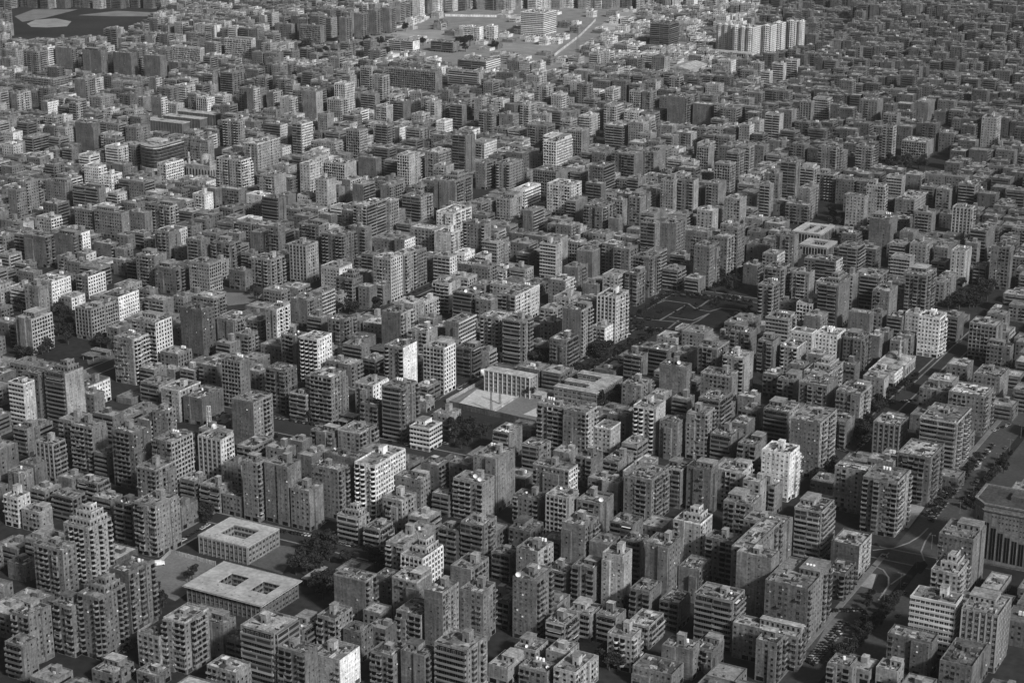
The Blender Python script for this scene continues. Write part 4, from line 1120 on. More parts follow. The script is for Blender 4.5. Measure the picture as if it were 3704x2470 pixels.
2229 -1551;0 13 16 9 3;37 20 17 7 6;53 21 16 8 7;44 17 17 8 2;181 20 15 8 2;22 20 16 7 7;99 20 18 8 2;79 18 17 9 4;22 19 16 6 1;32 13 17 8 4;39 20 18 6 4;24 18 17 8 1
2229 -866;0 14 17 10 1;15 19 16 10 3;21 15 18 6 0;123 20 17 6 1;22 16 16 6 1;41 13 18 6 0;25 18 16 9 1;22 17 16 8 0;38 17 16 10 2;47 16 17 7 2
2249 -2293;0 19 18 11 4;31 16 19 5 7;341 19 18 10 3;29 14 19 10 4;36 18 18 9 3;45 15 18 9 2;20 16 18 6 2;105 20 18 11 2;23 20 17 9 5;124 14 19 9 4;16 15 19 6 2
2249 -1485;0 20 17 11 4;52 13 19 9 8;14 18 18 9 3;20 21 17 6 4;34 21 19 2 2;65 16 19 4 4;28 14 20 6 4;55 16 17 8 7;27 15 19 5 3;40 21 19 10 4;24 16 17 9 3;44 16 19 10 4
2249 -1061;0 15 17 10 2;16 21 19 9 1;32 15 19 5 6;35 20 19 7 1;23 19 18 9 6;56 13 19 9 6;17 13 19 8 0;16 17 19 10 2;30 17 20 5 3;52 14 17 9 0;88 19 18 8 0;97 20 19 9 0
2249 -549;0 19 19 7 3;22 14 17 10 1;15 20 19 4 3
2279 -2321;0 17 15 7 6;21 13 16 8 4;25 21 14 9 3;25 15 16 8 4;18 17 15 6 5;231 21 16 9 6;23 19 15 6 3;22 17 13 9 3;85 18 13 8 7;52 14 16 10 3;37 21 14 5 4;114 20 15 9 7
2279 -1372;0 19 14 4 6;45 20 16 4 7;24 19 14 3 6;32 17 15 10 4;19 16 16 10 7;20 14 16 10 6;18 20 15 5 4;31 21 15 6 4;48 20 13 7 7;23 20 15 8 6;70 18 14 5 3;21 15 14 9 5
2279 -995;0 17 15 9 1;19 20 15 7 4;24 20 16 6 3;22 19 15 6 3;68 18 14 6 1;20 17 15 6 3;30 20 15 7 3;24 17 14 8 0;21 14 14 8 0;18 15 15 9 3;26 19 14 5 0;110 15 13 9 1
2279 -594;0 16 16 6 0;19 18 14 7 2;30 16 14 5 1;20 17 16 10 3
2297 -2341;0 21 16 5 3;23 20 16 9 4;22 19 16 11 2;21 19 17 10 1;250 20 17 7 4;22 14 17 6 5;42 19 15 11 3;102 20 15 9 4;50 13 17 7 1;56 19 17 6 3;224 15 16 4 8
2297 -1408;0 18 17 3 8;88 16 17 3 8;116 17 15 4 3;21 14 16 9 2;91 20 15 8 3;22 15 16 9 3;49 18 15 5 4;36 18 16 10 3;23 20 17 10 1;31 21 17 8 3;23 16 15 7 2;18 19 15 8 0
2297 -841;0 14 16 6 0;19 19 17 8 0;22 19 16 8 1;69 16 15 7 1;20 21 16 9 0;54 21 15 8 2;61 14 16 6 0;26 20 15 8 0;43 18 15 6 1
2325 -2351;0 19 18 8 3;22 15 18 9 3;18 13 17 7 4;315 14 19 8 7;40 20 19 13 3;23 18 19 10 2;31 16 17 12 6;18 19 19 10 4;21 21 19 12 7;23 18 18 12 6;29 14 17 11 4
2325 -1796;0 17 19 12 7;21 20 17 12 2;22 14 18 12 3;26 19 18 10 5;141 17 17 9 4;66 16 18 3 4;19 20 19 2 5;68 14 18 3 3;17 17 17 3 3;90 19 19 2 4;93 15 18 4 7;47 21 19 8 2
2325 -1162;0 21 17 5 3;25 17 19 8 6;67 15 18 6 4;19 19 17 8 5;30 16 19 8 3;63 17 19 5 4;30 14 17 9 6;38 18 17 6 1;22 18 18 7 1;29 19 19 6 1;22 13 19 7 2;64 19 17 6 1
2325 -731;0 19 19 9 3;40 17 18 6 0;30 17 18 9 0;21 16 19 6 2;44 17 17 8 1;48 17 18 10 1;20 14 17 10 3
2346 -2382;0 14 17 10 2;27 14 19 7 7;17 14 18 5 4;15 19 19 10 2;21 20 17 8 4;359 14 18 13 6;45 14 19 12 2;17 17 18 13 3;19 18 17 13 5;29 15 18 13 6;40 16 18 13 2
2346 -1745;0 18 18 10 5;21 21 19 6 4;78 17 17 2 5;89 13 17 10 4;340 18 18 3 7;40 18 18 7 4;20 20 17 6 3;31 15 18 7 7;18 14 18 7 2;38 17 17 7 6;85 19 18 9 3;30 13 18 6 3
2346 -939;0 20 20 6 6;47 13 18 6 1;26 19 17 5 1;23 18 19 6 3;38 17 18 10 2;27 14 17 5 2;19 19 17 6 1;43 18 19 9 0;29 16 17 6 1;56 20 19 5 2;71 16 18 8 2;19 16 19 7 2
2376 -2419;0 18 16 11 4;21 14 17 8 4;18 21 16 6 5;55 13 16 7 4;339 13 16 13 7;39 18 16 10 2;21 20 16 12 3;33 14 17 13 3;57 17 16 12 3;52 19 16 11 7;115 19 16 3 4
2376 -1596;0 19 17 3 5;130 18 17 2 8;275 15 17 11 6;28 13 16 7 4;15 15 16 8 5;18 16 17 10 2;20 16 16 5 6;83 14 16 6 4;26 18 17 10 5;21 20 17 6 3;22 20 16 9 4;54 15 17 5 2
2376 -885;0 14 16 7 2;18 14 15 6 1;15 18 15 6 0;50 20 16 7 2;22 19 15 8 0;21 20 16 6 2;53 18 17 9 1;20 18 16 7 2;20 18 15 7 0;30 20 15 9 0;23 17 16 4 2;22 20 17 6 2
2376 -569;0 14 16 10 0;26 18 16 6 0
2395 -2434;0 16 18 8 2;20 17 20 10 6;21 19 19 8 6;367 14 20 8 2;18 16 20 12 4;27 20 18 13 6;25 19 19 12 6;20 17 18 13 4;20 17 18 13 4;30 20 20 12 3;24 18 19 12 2
2395 -1824;0 14 19 12 5;27 17 17 11 3;63 19 18 3 4;30 20 20 2 3;149 18 20 1 7;31 19 18 2 5;341 15 18 11 7;17 13 17 8 5;17 18 19 9 3;20 15 18 7 4;28 20 19 11 4
2395 -1014;0 19 19 7 2;43 17 19 9 3;70 15 17 5 1;19 16 17 7 2;21 21 18 7 0;33 16 17 9 1;19 13 19 10 2;16 20 17 9 3;23 20 18 5 2;89 18 20 9 0;31 19 17 6 2;22 21 19 7 0
2395 -604;0 20 20 8 0;50 17 19 10 1
2425 -2464;0 18 18 10 4;31 18 18 11 4;19 20 16 10 2;43 13 16 11 2;332 19 18 9 2;21 15 18 12 2;48 13 17 12 3;16 15 17 13 5;43 18 16 11 4;22 16 17 11 2;19 14 18 13 4
2425 -1852;0 15 17 12 2;26 16 16 13 2;144 18 16 2 1;51 15 16 1 3;89 15 16 1 7;17 18 18 1 6;98 20 17 2 8;73 20 17 2 3;94 20 18 2 8;87 17 18 8 8;20 20 18 10 8;23 19 16 10 7
2425 -1042;0 17 16 4 3;29 21 18 10 6;24 16 18 5 3;101 21 17 8 2;24 19 16 4 1;91 15 17 4 0;27 18 16 10 0;45 13 18 6 0;17 18 18 5 0;47 17 18 6 1;21 17 16 8 2;19 17 16 6 0
2425 -568;0 17 16 4 0
2446 -2489;0 15 18 9 2;19 18 18 8 6;21 14 18 8 3;476 19 19 13 4;40 19 17 11 3;21 19 17 12 1;30 18 17 13 6;42 18 18 12 7;444 13 17 1 8;18 19 18 3 7;73 15 17 3 5
2446 -1030;0 13 18 9 2;15 13 19 10 3;25 14 17 10 2;17 16 17 9 5;19 16 19 1 1;69 20 18 6 2;24 16 18 6 1;68 18 19 7 0;21 13 19 8 0;15 14 19 4 2;26 15 17 7 1;17 21 17 8 2
2446 -690;0 14 19 10 3;18 17 19 6 2;30 19 17 10 2;21 18 17 8 0;21 17 19 9 1;19 13 18 8 0;26 15 19 8 0
2475 -2517;0 18 17 5 7;21 19 17 6 2;22 18 18 6 2;22 18 20 11 2;398 16 17 11 1;18 19 18 13 2;22 14 18 11 6;45 15 19 12 4;40 19 17 12 5;22 19 20 12 6;49 19 17 13 7
2475 -1836;0 16 19 13 5;65 21 17 11 3;25 18 19 13 2;75 18 17 1 1;281 20 18 2 5;24 18 19 1 7;70 15 18 2 8;20 19 18 3 6;249 20 19 8 4;57 15 19 5 0;59 19 19 7 1;32 17 17 6 2
2475 -859;0 16 19 8 2;20 21 20 7 1;50 20 19 8 3;24 19 18 9 1;21 20 19 6 0;69 20 17 8 0;76 18 18 10 3;23 16 20 5 0
2497 -2518;0 15 18 11 4;17 16 19 9 1;18 21 18 7 6;468 18 19 12 5;51 14 19 10 4;54 16 18 12 3;28 15 18 12 5;37 14 19 11 5;17 16 19 10 3;29 17 18 11 1;19 14 19 12 4
2497 -1762;0 17 19 13 3;149 19 18 2 7;194 14 18 1 6;351 20 18 2 8;95 17 19 11 1;77 13 18 11 0;15 18 17 10 1;20 17 17 7 1;20 21 18 8 2;33 13 17 6 0;51 14 18 10 2
2497 -732;0 21 17 6 2;23 19 17 8 2;22 20 19 8 0;48 15 18 6 1;59 15 19 6 0
2526 -2560;0 19 18 6 1;30 15 18 6 4;18 16 18 6 1;419 19 19 13 7;22 13 18 11 4;16 15 17 13 3;18 18 19 11 3;31 21 19 11 5;24 18 18 13 7;22 19 17 11 6;21 20 18 13 3
2526 -1906;0 14 19 12 7;18 17 18 11 4;34 19 18 12 3;30 19 17 12 6;48 17 18 11 7;20 17 17 10 4;29 18 19 1 3;92 19 18 3 5;175 20 17 1 6;103 16 18 1 3;125 20 17 3 5
2526 -1138;0 19 18 2 7;141 13 18 8 2;34 16 19 7 2;27 15 17 10 0;36 21 17 9 1;24 18 17 8 2;29 18 17 10 0;20 19 19 6 1;21 18 19 6 2;50 14 17 9 0;16 18 19 5 0;22 21 18 7 1
2526 -665;0 16 18 8 2;19 20 18 10 1;25 20 18 9 0;23 15 17 6 0;26 13 18 10 1
2548 -2585;0 14 17 10 2;16 19 17 5 5;21 21 18 9 3;68 16 18 5 4;359 18 17 10 1;31 14 18 13 1;42 15 17 11 1;18 19 16 12 5;52 19 18 11 7;74 17 18 13 1;21 17 18 12 1
2548 -1861;0 19 18 12 6;23 19 16 12 5;47 15 18 13 1;16 19 18 13 1;170 20 19 2 8;21 14 18 1 7;18 16 17 1 7;109 19 17 2 3;169 17 19 2 3;19 18 19 3 7;124 20 16 2 7
2548 -1092;0 15 18 2 6;115 18 18 9 1;22 13 18 11 2;26 15 18 10 2;19 14 17 10 0;16 16 17 10 1;20 17 16 9 2;94 21 18 10 0;33 18 17 6 0;21 15 18 6 2;19 20 18 6 0
2548 -686;0 16 17 6 0;65 17 19 9 0;21 14 17 10 0;25 14 18 8 2
2577 -2599;0 21 16 5 4;24 16 15 7 6;18 16 15 7 6;71 13 16 9 2;18 15 16 6 2;18 21 17 10 2;32 20 15 9 3;352 17 15 12 6;41 15 15 13 6;19 21 15 13 1;49 20 16 10 5
2577 -1934;0 17 16 13 2;47 21 17 12 4;24 14 17 12 5;37 18 15 11 2;53 20 15 12 4;23 14 15 11 4;138 16 16 1 8;116 16 15 1 8;191 14 17 3 3;17 16 15 2 8;20 19 17 2 4
2577 -1238;0 19 16 2 8;39 20 16 3 7;24 21 15 2 3;34 17 15 2 7;18 18 17 3 3;20 14 17 3 7;145 18 16 11 0;36 16 16 10 1;45 13 17 11 0;33 17 14 7 2;19 17 17 7 1;29 20 17 5 2
2577 -754;0 17 17 9 1;21 19 16 10 1;30 19 16 6 1;48 15 17 8 3;48 20 16 7 0;22 13 16 5 2
2596 -2638;0 21 16 7 4;32 13 16 6 7;17 16 17 11 1;17 17 16 11 3;159 15 15 7 7;18 20 15 7 1;390 16 16 13 7;28 17 15 13 4;19 13 14 12 3;16 15 16 13 4;18 19 16 13 2
2596 -1873;0 20 16 12 4;22 20 16 11 2;23 15 14 11 2;25 17 15 13 6;44 18 16 12 5;440 13 17 2 7;46 20 16 1 8;114 20 16 3 8;22 19 16 2 8;51 14 15 2 8;165 14 17 11 1
2596 -904;0 17 15 9 3;69 15 16 7 0;19 14 17 7 1;35 19 16 6 2;65 14 16 8 3;17 14 15 9 3;27 17 15 6 1;20 16 17 9 1;36 13 16 9 2;24 15 17 10 1
2623 -2651;0 15 15 7 3;17 17 13 11 6;30 17 14 5 3;203 20 14 7 2;23 16 16 8 3;19 15 13 5 3;26 18 16 5 7;408 19 15 12 1;55 16 13 12 4;20 18 15 10 2;54 18 15 11 7
2623 -1775;0 15 14 12 4;18 15 14 13 3;285 19 13 1 3;67 14 15 3 8;81 20 16 2 8;23 18 13 1 7;30 20 15 3 3;22 19 13 3 8;23 16 13 3 4;19 18 14 3 6;70 19 15 2 4;23 14 15 3 7
2623 -1088;0 18 13 2 5;22 21 13 1 6;24 17 15 2 1;157 14 15 11 3;33 18 15 7 2;29 20 14 7 0;24 15 15 7 0;19 15 15 8 0;65 14 14 9 2;19 15 13 11 0;18 14 14 9 1;27 19 14 7 2
2623 -609;0 20 14 10 3
2641 -2680;0 14 16 9 2;17 18 16 9 4;20 18 17 5 4;325 13 18 6 2;15 21 15 5 2;375 15 15 13 3;17 17 17 12 4;19 19 17 11 5;31 13 17 13 4;16 15 16 12 5;19 21 18 12 6
2641 -1802;0 20 17 13 1;32 17 18 13 7;178 19 17 2 4;152 17 18 2 8;29 16 18 2 8;19 13 16 2 8;62 14 16 2 7;15 17 15 3 5;19 20 17 1 7;23 18 17 3 7;67 15 17 2 5;19 16 16 1 7
2641 -1158;0 17 16 1 8;20 19 16 3 7;23 19 17 1 7;154 14 16 9 3;16 20 18 11 1;70 17 15 10 0;19 17 16 11 2;21 13 15 9 0;25 20 16 7 1;23 17 16 8 2;19 20 17 10 1;22 17 17 7 3
2641 -718;0 15 17 11 0;38 17 16 11 3;21 19 16 10 2;31 14 16 10 0;16 13 15 5 2
2669 -2692;0 19 16 9 4;22 17 17 8 1;20 15 17 7 6;342 21 16 6 3;25 19 17 7 3;30 19 15 9 2;342 21 17 12 3;149 16 18 12 5;73 18 16 1 7;185 18 16 1 8;39 20 17 1 7
2669 -1434;0 17 16 1 7;96 20 16 2 6;22 20 18 2 8;23 21 18 1 7;23 21 18 2 7;33 17 18 1 5;19 16 18 1 3;19 20 18 2 8;22 14 17 2 7;26 21 16 3 4;208 17 16 6 2;21 21 18 6 1
2669 -854;0 14 18 10 1;15 13 16 10 2;27 15 18 10 1;17 14 16 9 3;16 15 17 11 2;46 15 16 7 0;20 15 17 11 1;82 15 17 11 0;19 15 17 6 1
2690 -2698;0 19 15 5 4;21 18 16 10 2;432 14 18 7 2;381 15 18 11 4;42 14 17 12 4;16 20 18 11 8;24 19 18 13 7;22 16 18 11 7;47 18 17 1 5;70 15 18 3 5;82 18 18 2 4
2690 -1521;0 15 17 1 6;112 18 15 2 8;90 14 17 3 8;26 19 17 1 6;21 17 17 1 7;105 16 17 2 8;19 17 16 2 4;121 21 16 2 0;88 15 18 10 3;18 13 16 10 1;35 15 17 10 2
2690 -859;0 21 16 10 2;24 20 17 7 0;23 20 17 10 1;55 18 16 11 1;45 20 18 9 2;23 17 18 9 1;50 17 18 7 0;22 14 16 7 1
2718 -2691;0 19 16 9 5;21 15 16 5 5;19 13 16 9 2;16 16 16 11 5;783 16 16 12 1;18 21 15 11 2;66 15 17 12 6;51 14 16 3 8;58 19 15 3 3;49 18 17 1 7;107 14 17 2 8
2718 -1338;0 15 16 1 7;19 15 15 2 3;27 13 17 1 8;15 18 17 2 3;88 16 15 1 8;21 16 17 3 8;18 18 17 3 4;246 21 16 11 2;24 18 15 9 1;21 19 15 9 1;73 18 16 9 2;22 20 15 11 1
2718 -689;0 18 16 7 2;21 15 17 8 1;28 14 16 11 0;17 21 16 5 1
2737 -2697;0 17 18 11 2;19 15 17 8 3;19 14 17 11 2;18 16 16 5 3;28 15 17 5 6;16 16 18 11 2;843 15 17 11 6;27 21 17 2 6;376 19 17 2 7;23 20 18 3 8;21 18 18 3 5
2737 -1277;0 18 17 2 8;80 16 17 1 4;20 18 17 3 7;21 13 17 3 8;237 19 16 7 0;22 21 16 10 2;49 15 15 11 0;19 19 17 10 1;45 20 17 11 0;32 18 17 8 0;43 20 18 8 2;24 14 16 8 3
2737 -635;0 19 18 7 2
2766 -2690;0 16 15 8 5;18 17 16 11 4;21 14 16 8 5;17 21 14 9 1;32 19 16 8 5;23 20 17 7 4;24 20 14 6 6;773 14 16 13 5;17 20 14 9 5;233 20 15 1 5;109 16 15 3 5;65 18 16 2 7
2766 -1315;0 16 15 2 5;20 21 16 1 7;70 18 16 1 5;21 13 16 2 8;221 20 14 7 0;22 14 16 10 3;64 19 16 10 0;21 20 16 10 0;52 21 16 9 2;24 18 16 11 1;40 20 16 10 0
2766 -728;0 14 15 10 0;17 15 14 9 2;40 15 15 9 2;27 21 14 11 0
2784 -2696;0 17 16 6 4;20 17 16 7 5;20 17 16 11 7;19 14 17 7 3;26 17 17 7 4;20 16 17 11 1;20 19 15 5 3;22 15 16 11 6;26 15 17 11 1;18 18 15 8 3;728 17 17 10 8
2784 -1757;0 14 17 10 6;17 20 16 1 8;350 19 15 1 3;75 17 15 1 8;19 15 17 2 3;63 13 15 2 6;17 18 15 3 7;20 16 16 2 7;27 17 17 3 5;183 16 16 7 0;43 21 16 10 3;25 17 15 10 0
2784 -889;0 19 15 11 2;150 19 15 10 1;31 17 16 10 1;20 21 17 7 3;24 19 17 10 1;21 15 17 9 0
2812 -2689;0 21 17 11 6;25 14 16 7 6;17 17 15 7 4;20 19 17 9 3;30 19 16 9 4;22 14 16 9 4;17 16 16 9 2;19 20 16 9 3;31 17 17 5 4;22 14 14 10 2;17 20 17 10 2;706 18 16 11 8
2812 -1722;0 16 16 3 7;252 19 15 3 3;71 17 15 1 8;38 20 17 3 8;30 17 16 2 7;21 19 16 2 5;93 20 16 2 8;23 16 15 3 4;47 15 16 10 8;89 16 15 9 1;19 13 16 9 0;15 16 16 6 2
2812 -972;0 14 16 7 2;82 14 17 10 1;19 21 17 9 2;22 14 17 9 2;16 16 17 8 3;44 15 15 11 2;34 17 15 10 1;31 13 16 10 2;60 16 17 7 1
2831 -2695;0 15 16 6 6;19 18 15 5 6;21 20 16 8 5;23 18 16 7 3;31 20 15 6 3;21 19 16 11 2;24 16 14 11 2;18 18 16 5 5;30 14 15 8 5;16 18 14 7 4;23 19 14 8 2;23 14 16 8 3
2831 -1576;0 15 15 2 7;239 15 15 2 6;17 17 15 3 7;68 18 15 1 4;40 18 14 3 6;20 21 14 8 7;33 19 16 9 7;44 17 16 9 1;87 13 16 11 2;15 16 16 4 2;28 17 15 11 0;19 14 15 9 1
2831 -933;0 15 13 11 1;63 13 14 9 2;47 21 13 11 0;111 16 16 8 3;20 17 15 11 2;21 14 14 6 2;26 13 14 8 0
2858 -2688;0 20 17 8 1;22 15 15 6 4;17 14 16 6 5;16 17 17 7 3;29 20 17 8 5;24 20 17 10 7;23 14 16 8 1;18 19 16 6 4;31 18 14 7 3;21 14 16 11 2;17 14 16 9 5;16 18 15 10 7
2858 -2425;0 20 16 9 7;23 14 16 7 5;17 18 16 7 3;608 20 16 9 3;192 18 16 2 8;115 14 17 1 7;108 14 17 2 5;27 18 17 3 7;57 15 16 3 4;27 18 16 2 8;21 21 15 2 5;47 16 17 7 8
2858 -1155;0 19 14 10 4;63 21 16 6 0;31 20 17 9 0;88 16 16 11 1;19 16 14 10 0;19 15 15 11 1;18 21 14 8 0;138 15 16 11 0;20 16 15 9 3;19 18 16 11 1;49 14 16 9 2
2858 -673;0 19 16 5 3;22 16 15 11 0
2877 -2694;0 17 16 9 5;19 20 17 5 6;22 17 18 11 6;19 18 17 11 1;30 20 16 6 1;22 17 16 9 6;20 15 17 8 3;19 17 15 6 4;30 17 16 8 2;19 15 18 7 7;19 18 17 9 3;22 13 17 6 6
2877 -2429;0 19 16 11 3;22 16 17 5 4;18 18 16 9 4;21 20 17 11 7;603 16 18 8 8;138 20 16 1 6;247 16 15 1 3;27 20 18 2 8;94 14 17 2 8;17 18 17 2 4;21 20 16 2 3
2877 -1172;0 14 16 11 8;17 19 16 10 4;21 20 16 7 2;24 14 17 10 2;27 16 17 10 3;36 14 16 11 2;90 18 16 11 0;20 16 16 11 1;29 15 16 10 1;17 21 17 9 1;24 19 15 6 1
2877 -846;0 14 15 11 0;46 16 17 9 0;20 19 16 9 0;64 15 17 11 3;33 14 16 11 3;27 16 16 5 0
2905 -2700;0 17 18 9 4;21 19 17 6 1;22 16 19 10 4;20 18 18 5 4;30 16 17 11 3;20 15 19 9 2;17 15 17 11 4;19 19 17 7 1;30 14 19 6 3;17 14 18 7 4;17 19 17 9 2;23 20 18 7 4
2905 -2431;0 15 17 8 4;16 16 19 11 4;20 14 18 10 1;16 20 17 6 3;31 21 17 8 7;24 14 18 11 4;18 15 17 10 6;537 18 19 7 7;20 17 17 8 8;331 17 18 3 8;21 17 19 3 8
2905 -1369;0 18 17 1 7;44 18 18 3 6;47 20 17 3 7;22 14 19 2 8;17 15 17 2 4;19 20 17 8 7;32 17 18 8 6;44 16 18 10 1;19 17 18 10 1;48 15 18 8 0;37 14 17 2 0;154 19 19 7 2
2905 -862;0 17 19 8 3;28 17 17 7 1;41 13 17 9 3;16 19 17 10 2;30 17 17 8 2;21 13 18 9 3;17 18 17 7 3;21 19 18 5 1
2926 -2693;0 20 18 6 2;23 19 18 8 4;22 17 18 6 3;20 21 18 5 4;34 16 18 7 7;19 18 17 8 4;20 14 16 6 2;16 15 19 6 3;29 18 17 7 4;22 15 18 11 2;16 19 17 9 3;21 19 17 11 7
2926 -2419;0 18 16 5 4;21 20 19 7 4;22 13 17 5 3;15 15 19 8 3;27 17 18 5 4;20 14 18 11 6;16 20 19 6 4;22 15 17 6 2;28 15 18 9 4;514 17 16 6 5;89 16 17 1 7;270 18 16 1 8
2926 -1344;0 15 19 2 7;41 18 16 3 7;19 18 17 3 7;29 19 17 3 8;23 15 17 10 7;19 15 16 8 7;85 20 19 8 2;23 16 18 11 0;45 19 17 2 1;23 16 19 3 3;51 18 18 9 2;45 18 16 11 1
2926 -919;0 20 17 9 1;33 15 16 7 0;191 17 19 11 2;20 16 18 11 3
2955 -2677;0 20 16 6 2;23 18 15 5 2;22 20 15 11 6;31 19 14 11 7;23 17 16 7 1;20 17 15 11 7;20 13 15 10 4;24 16 15 6 1;21 14 14 11 7;18 14 15 10 6;17 15 15 11 7
2955 -2429;0 16 15 5 3;18 17 16 5 3;19 13 15 8 7;16 16 17 5 4;26 19 16 9 2;22 21 16 5 6;23 19 17 11 2;22 14 15 5 3;27 13 17 11 2;17 19 17 10 5;23 16 16 10 4;18 15 15 6 3
2955 -1739;0 15 15 8 7;27 18 15 9 6;20 16 15 9 3;20 16 17 6 5;114 13 17 1 7;70 14 16 3 8;99 17 16 2 4;29 19 14 1 3;22 21 16 1 4;25 17 17 3 8;19 20 17 2 8;98 14 16 9 5
2955 -1170;0 14 16 8 2;59 20 17 11 1;52 17 14 2 1;21 20 14 4 1;68 17 14 9 3;44 16 16 9 1;26 15 16 9 1;19 15 16 10 2;18 16 15 7 2;21 20 15 7 1;31 18 16 11 3;65 14 15 8 0
2955 -702;0 16 16 6 1;19 19 15 6 0
2974 -2632;0 21 15 11 2;32 19 14 7 3;24 20 14 8 5;23 18 14 10 2;23 14 16 11 3;25 21 15 9 6;25 17 17 8 2;19 18 15 7 3;20 18 15 8 7;30 15 15 11 6;18 16 16 5 4;19 20 15 6 3
2974 -2349;0 20 15 10 3;31 20 14 11 7;23 13 14 11 4;15 14 15 10 4;16 18 16 7 1;29 20 15 11 2;24 14 14 10 7;18 16 14 7 1;18 16 16 5 2;434 14 15 6 7;77 14 16 9 7
2974 -1458;0 19 14 3 5;42 20 14 1 7;48 17 17 2 8;20 16 14 1 6;68 14 15 3 5;18 16 14 3 6;71 15 14 9 8;19 18 14 9 2;76 19 16 11 1;23 17 15 4 0;68 15 16 8 0;37 18 15 10 3
2974 -902;0 20 14 9 1;23 18 16 9 0;22 13 16 9 1;24 19 15 10 3;23 19 17 10 1;22 14 16 10 3;18 21 16 10 0;31 16 15 9 0;20 15 16 11 0;17 19 16 11 0;23 14 15 5 2
3001 -2582;0 19 18 5 2;21 19 19 7 6;22 20 20 8 3;33 17 18 7 3;20 18 18 9 2;20 14 20 5 5;17 20 18 5 2;32 14 19 11 2;17 20 17 5 4;22 16 18 6 2;20 14 20 9 5;27 19 17 6 6
3001 -2310;0 18 18 10 2;22 19 18 7 2;23 13 20 5 3;24 18 18 9 3;23 15 18 10 5;19 13 19 7 3;16 17 19 10 4;29 19 18 9 1;22 20 17 5 3;475 13 17 9 7;26 19 19 9 8;117 16 20 1 5
3001 -1408;0 19 19 3 6;22 20 19 1 6;31 16 18 2 4;19 19 19 3 3;21 13 20 1 5;62 15 18 6 7;19 16 19 10 5;20 19 19 11 6;33 17 18 10 3;21 20 19 8 0;24 14 17 10 2;68 20 18 3 1
3001 -954;0 20 17 11 2;22 18 17 9 0;28 16 18 11 2;41 21 19 7 3;22 16 19 10 1;126 18 17 10 0;23 14 18 9 1
3023 -2558;0 19 15 9 2;23 18 15 6 5;30 16 17 6 3;18 15 15 6 6;19 15 16 10 5;17 19 16 8 3;32 17 17 11 2;20 19 15 9 4;22 19 17 6 7;23 20 17 10 7;33 17 18 5 2;18 16 16 5 3
3023 -2285;0 16 18 9 6;18 21 16 5 3;32 13 17 8 2;18 19 15 5 2;22 15 17 6 5;19 19 17 9 4;31 20 16 10 1;23 18 18 9 7;20 17 17 7 4;21 19 15 8 2;433 20 15 6 7;33 21 17 5 8
3023 -1593;0 17 15 11 6;179 19 16 4 5;22 16 16 2 5;20 19 15 2 3;53 15 16 3 4;18 17 15 1 6;19 13 15 3 7;24 15 16 9 8;17 20 15 11 8;95 20 15 11 1;68 15 17 3 2;19 19 17 4 1
3023 -1017;0 14 18 10 1;25 21 17 7 0;22 21 17 11 3;47 13 17 8 0;41 20 17 8 3;24 14 16 11 1;16 18 16 11 2;50 19 17 9 2;22 17 15 9 0;21 16 16 11 0;26 20 15 8 1;23 20 17 9 1
3051 -2494;0 16 18 10 1;19 15 17 11 2;19 16 17 8 2;28 17 18 7 3;20 18 17 10 2;20 14 16 11 1;16 18 18 6 3;29 14 17 11 7;17 19 18 11 5;21 16 19 5 1;18 14 16 9 4
3051 -2261;0 19 18 10 4;24 18 17 11 1;20 16 18 10 3;19 13 17 10 4;24 16 18 6 2;20 17 18 5 6;21 18 18 11 4;20 15 19 5 3;26 18 18 11 2;21 15 17 9 4;19 14 17 9 7
3051 -2031;0 15 18 7 7;446 20 18 8 8;32 16 18 9 6;92 19 16 1 8;39 21 18 4 7;22 14 18 4 5;27 21 16 3 7;24 19 19 2 3;21 17 19 3 5;20 14 18 2 8;165 16 19 11 1;49 14 18 3 0
3051 -1077;0 18 18 4 2;22 20 18 4 3;31 20 18 13 2;24 16 16 13 2;18 13 19 12 2;16 14 18 10 3;27 18 17 8 1;45 15 17 7 2;18 20 19 11 0;31 20 16 11 0;22 18 17 9 0
3051 -801;0 17 17 10 2;74 18 17 11 2;22 14 19 10 2
3072 -2446;0 15 16 6 4;17 19 16 8 5;22 17 19 7 3;19 14 19 5 2;25 18 16 9 2;21 16 17 5 7;19 18 19 10 1;21 15 18 9 3;26 20 19 11 2;23 19 19 8 6;21 16 18 10 5;17 20 17 9 4
3072 -2182;0 18 16 9 4;23 14 17 9 7;16 15 18 9 4;20 16 19 5 5;27 15 18 8 6;18 20 19 9 6;23 18 18 11 7;22 15 17 5 8;28 13 18 11 8;441 15 17 5 7;18 14 17 10 5;16 15 18 7 8
3072 -1514;0 17 18 11 5;85 21 19 4 5;34 14 17 3 8;18 13 19 4 8;15 19 16 2 7;50 20 17 3 3;182 18 17 11 1;21 21 18 3 0;72 15 18 10 0;41 17 17 12 1;21 17 16 12 3
3072 -945;0 19 18 13 2;44 19 17 7 2;21 14 18 11 2;25 18 19 10 3;62 20 18 10 1;73 16 18 11 0
3101 -2398;0 15 16 9 2;17 14 16 6 7;18 15 16 9 4;25 15 16 11 5;20 21 16 5 3;22 16 16 8 5;20 17 16 6 3;30 16 18 7 1;18 17 16 8 7;20 19 17 5 3;22 18 18 5 3;30 13 18 10 2
3101 -2140;0 16 17 5 2;18 15 18 9 7;16 18 17 10 3;29 14 16 6 4;18 14 17 6 4;16 19 18 8 3;21 20 18 10 8;31 14 18 11 8;16 16 18 7 8;18 18 18 7 8;22 16 17 6 4;429 14 17 9 6
3101 -1490;0 20 16 7 4;31 17 16 7 8;20 15 18 7 8;18 20 18 8 3;51 21 17 3 5;23 15 16 4 7;18 19 17 2 6;21 16 17 4 6;189 20 17 4 2;32 13 18 3 1;16 17 18 2 0;21 19 17 12 2
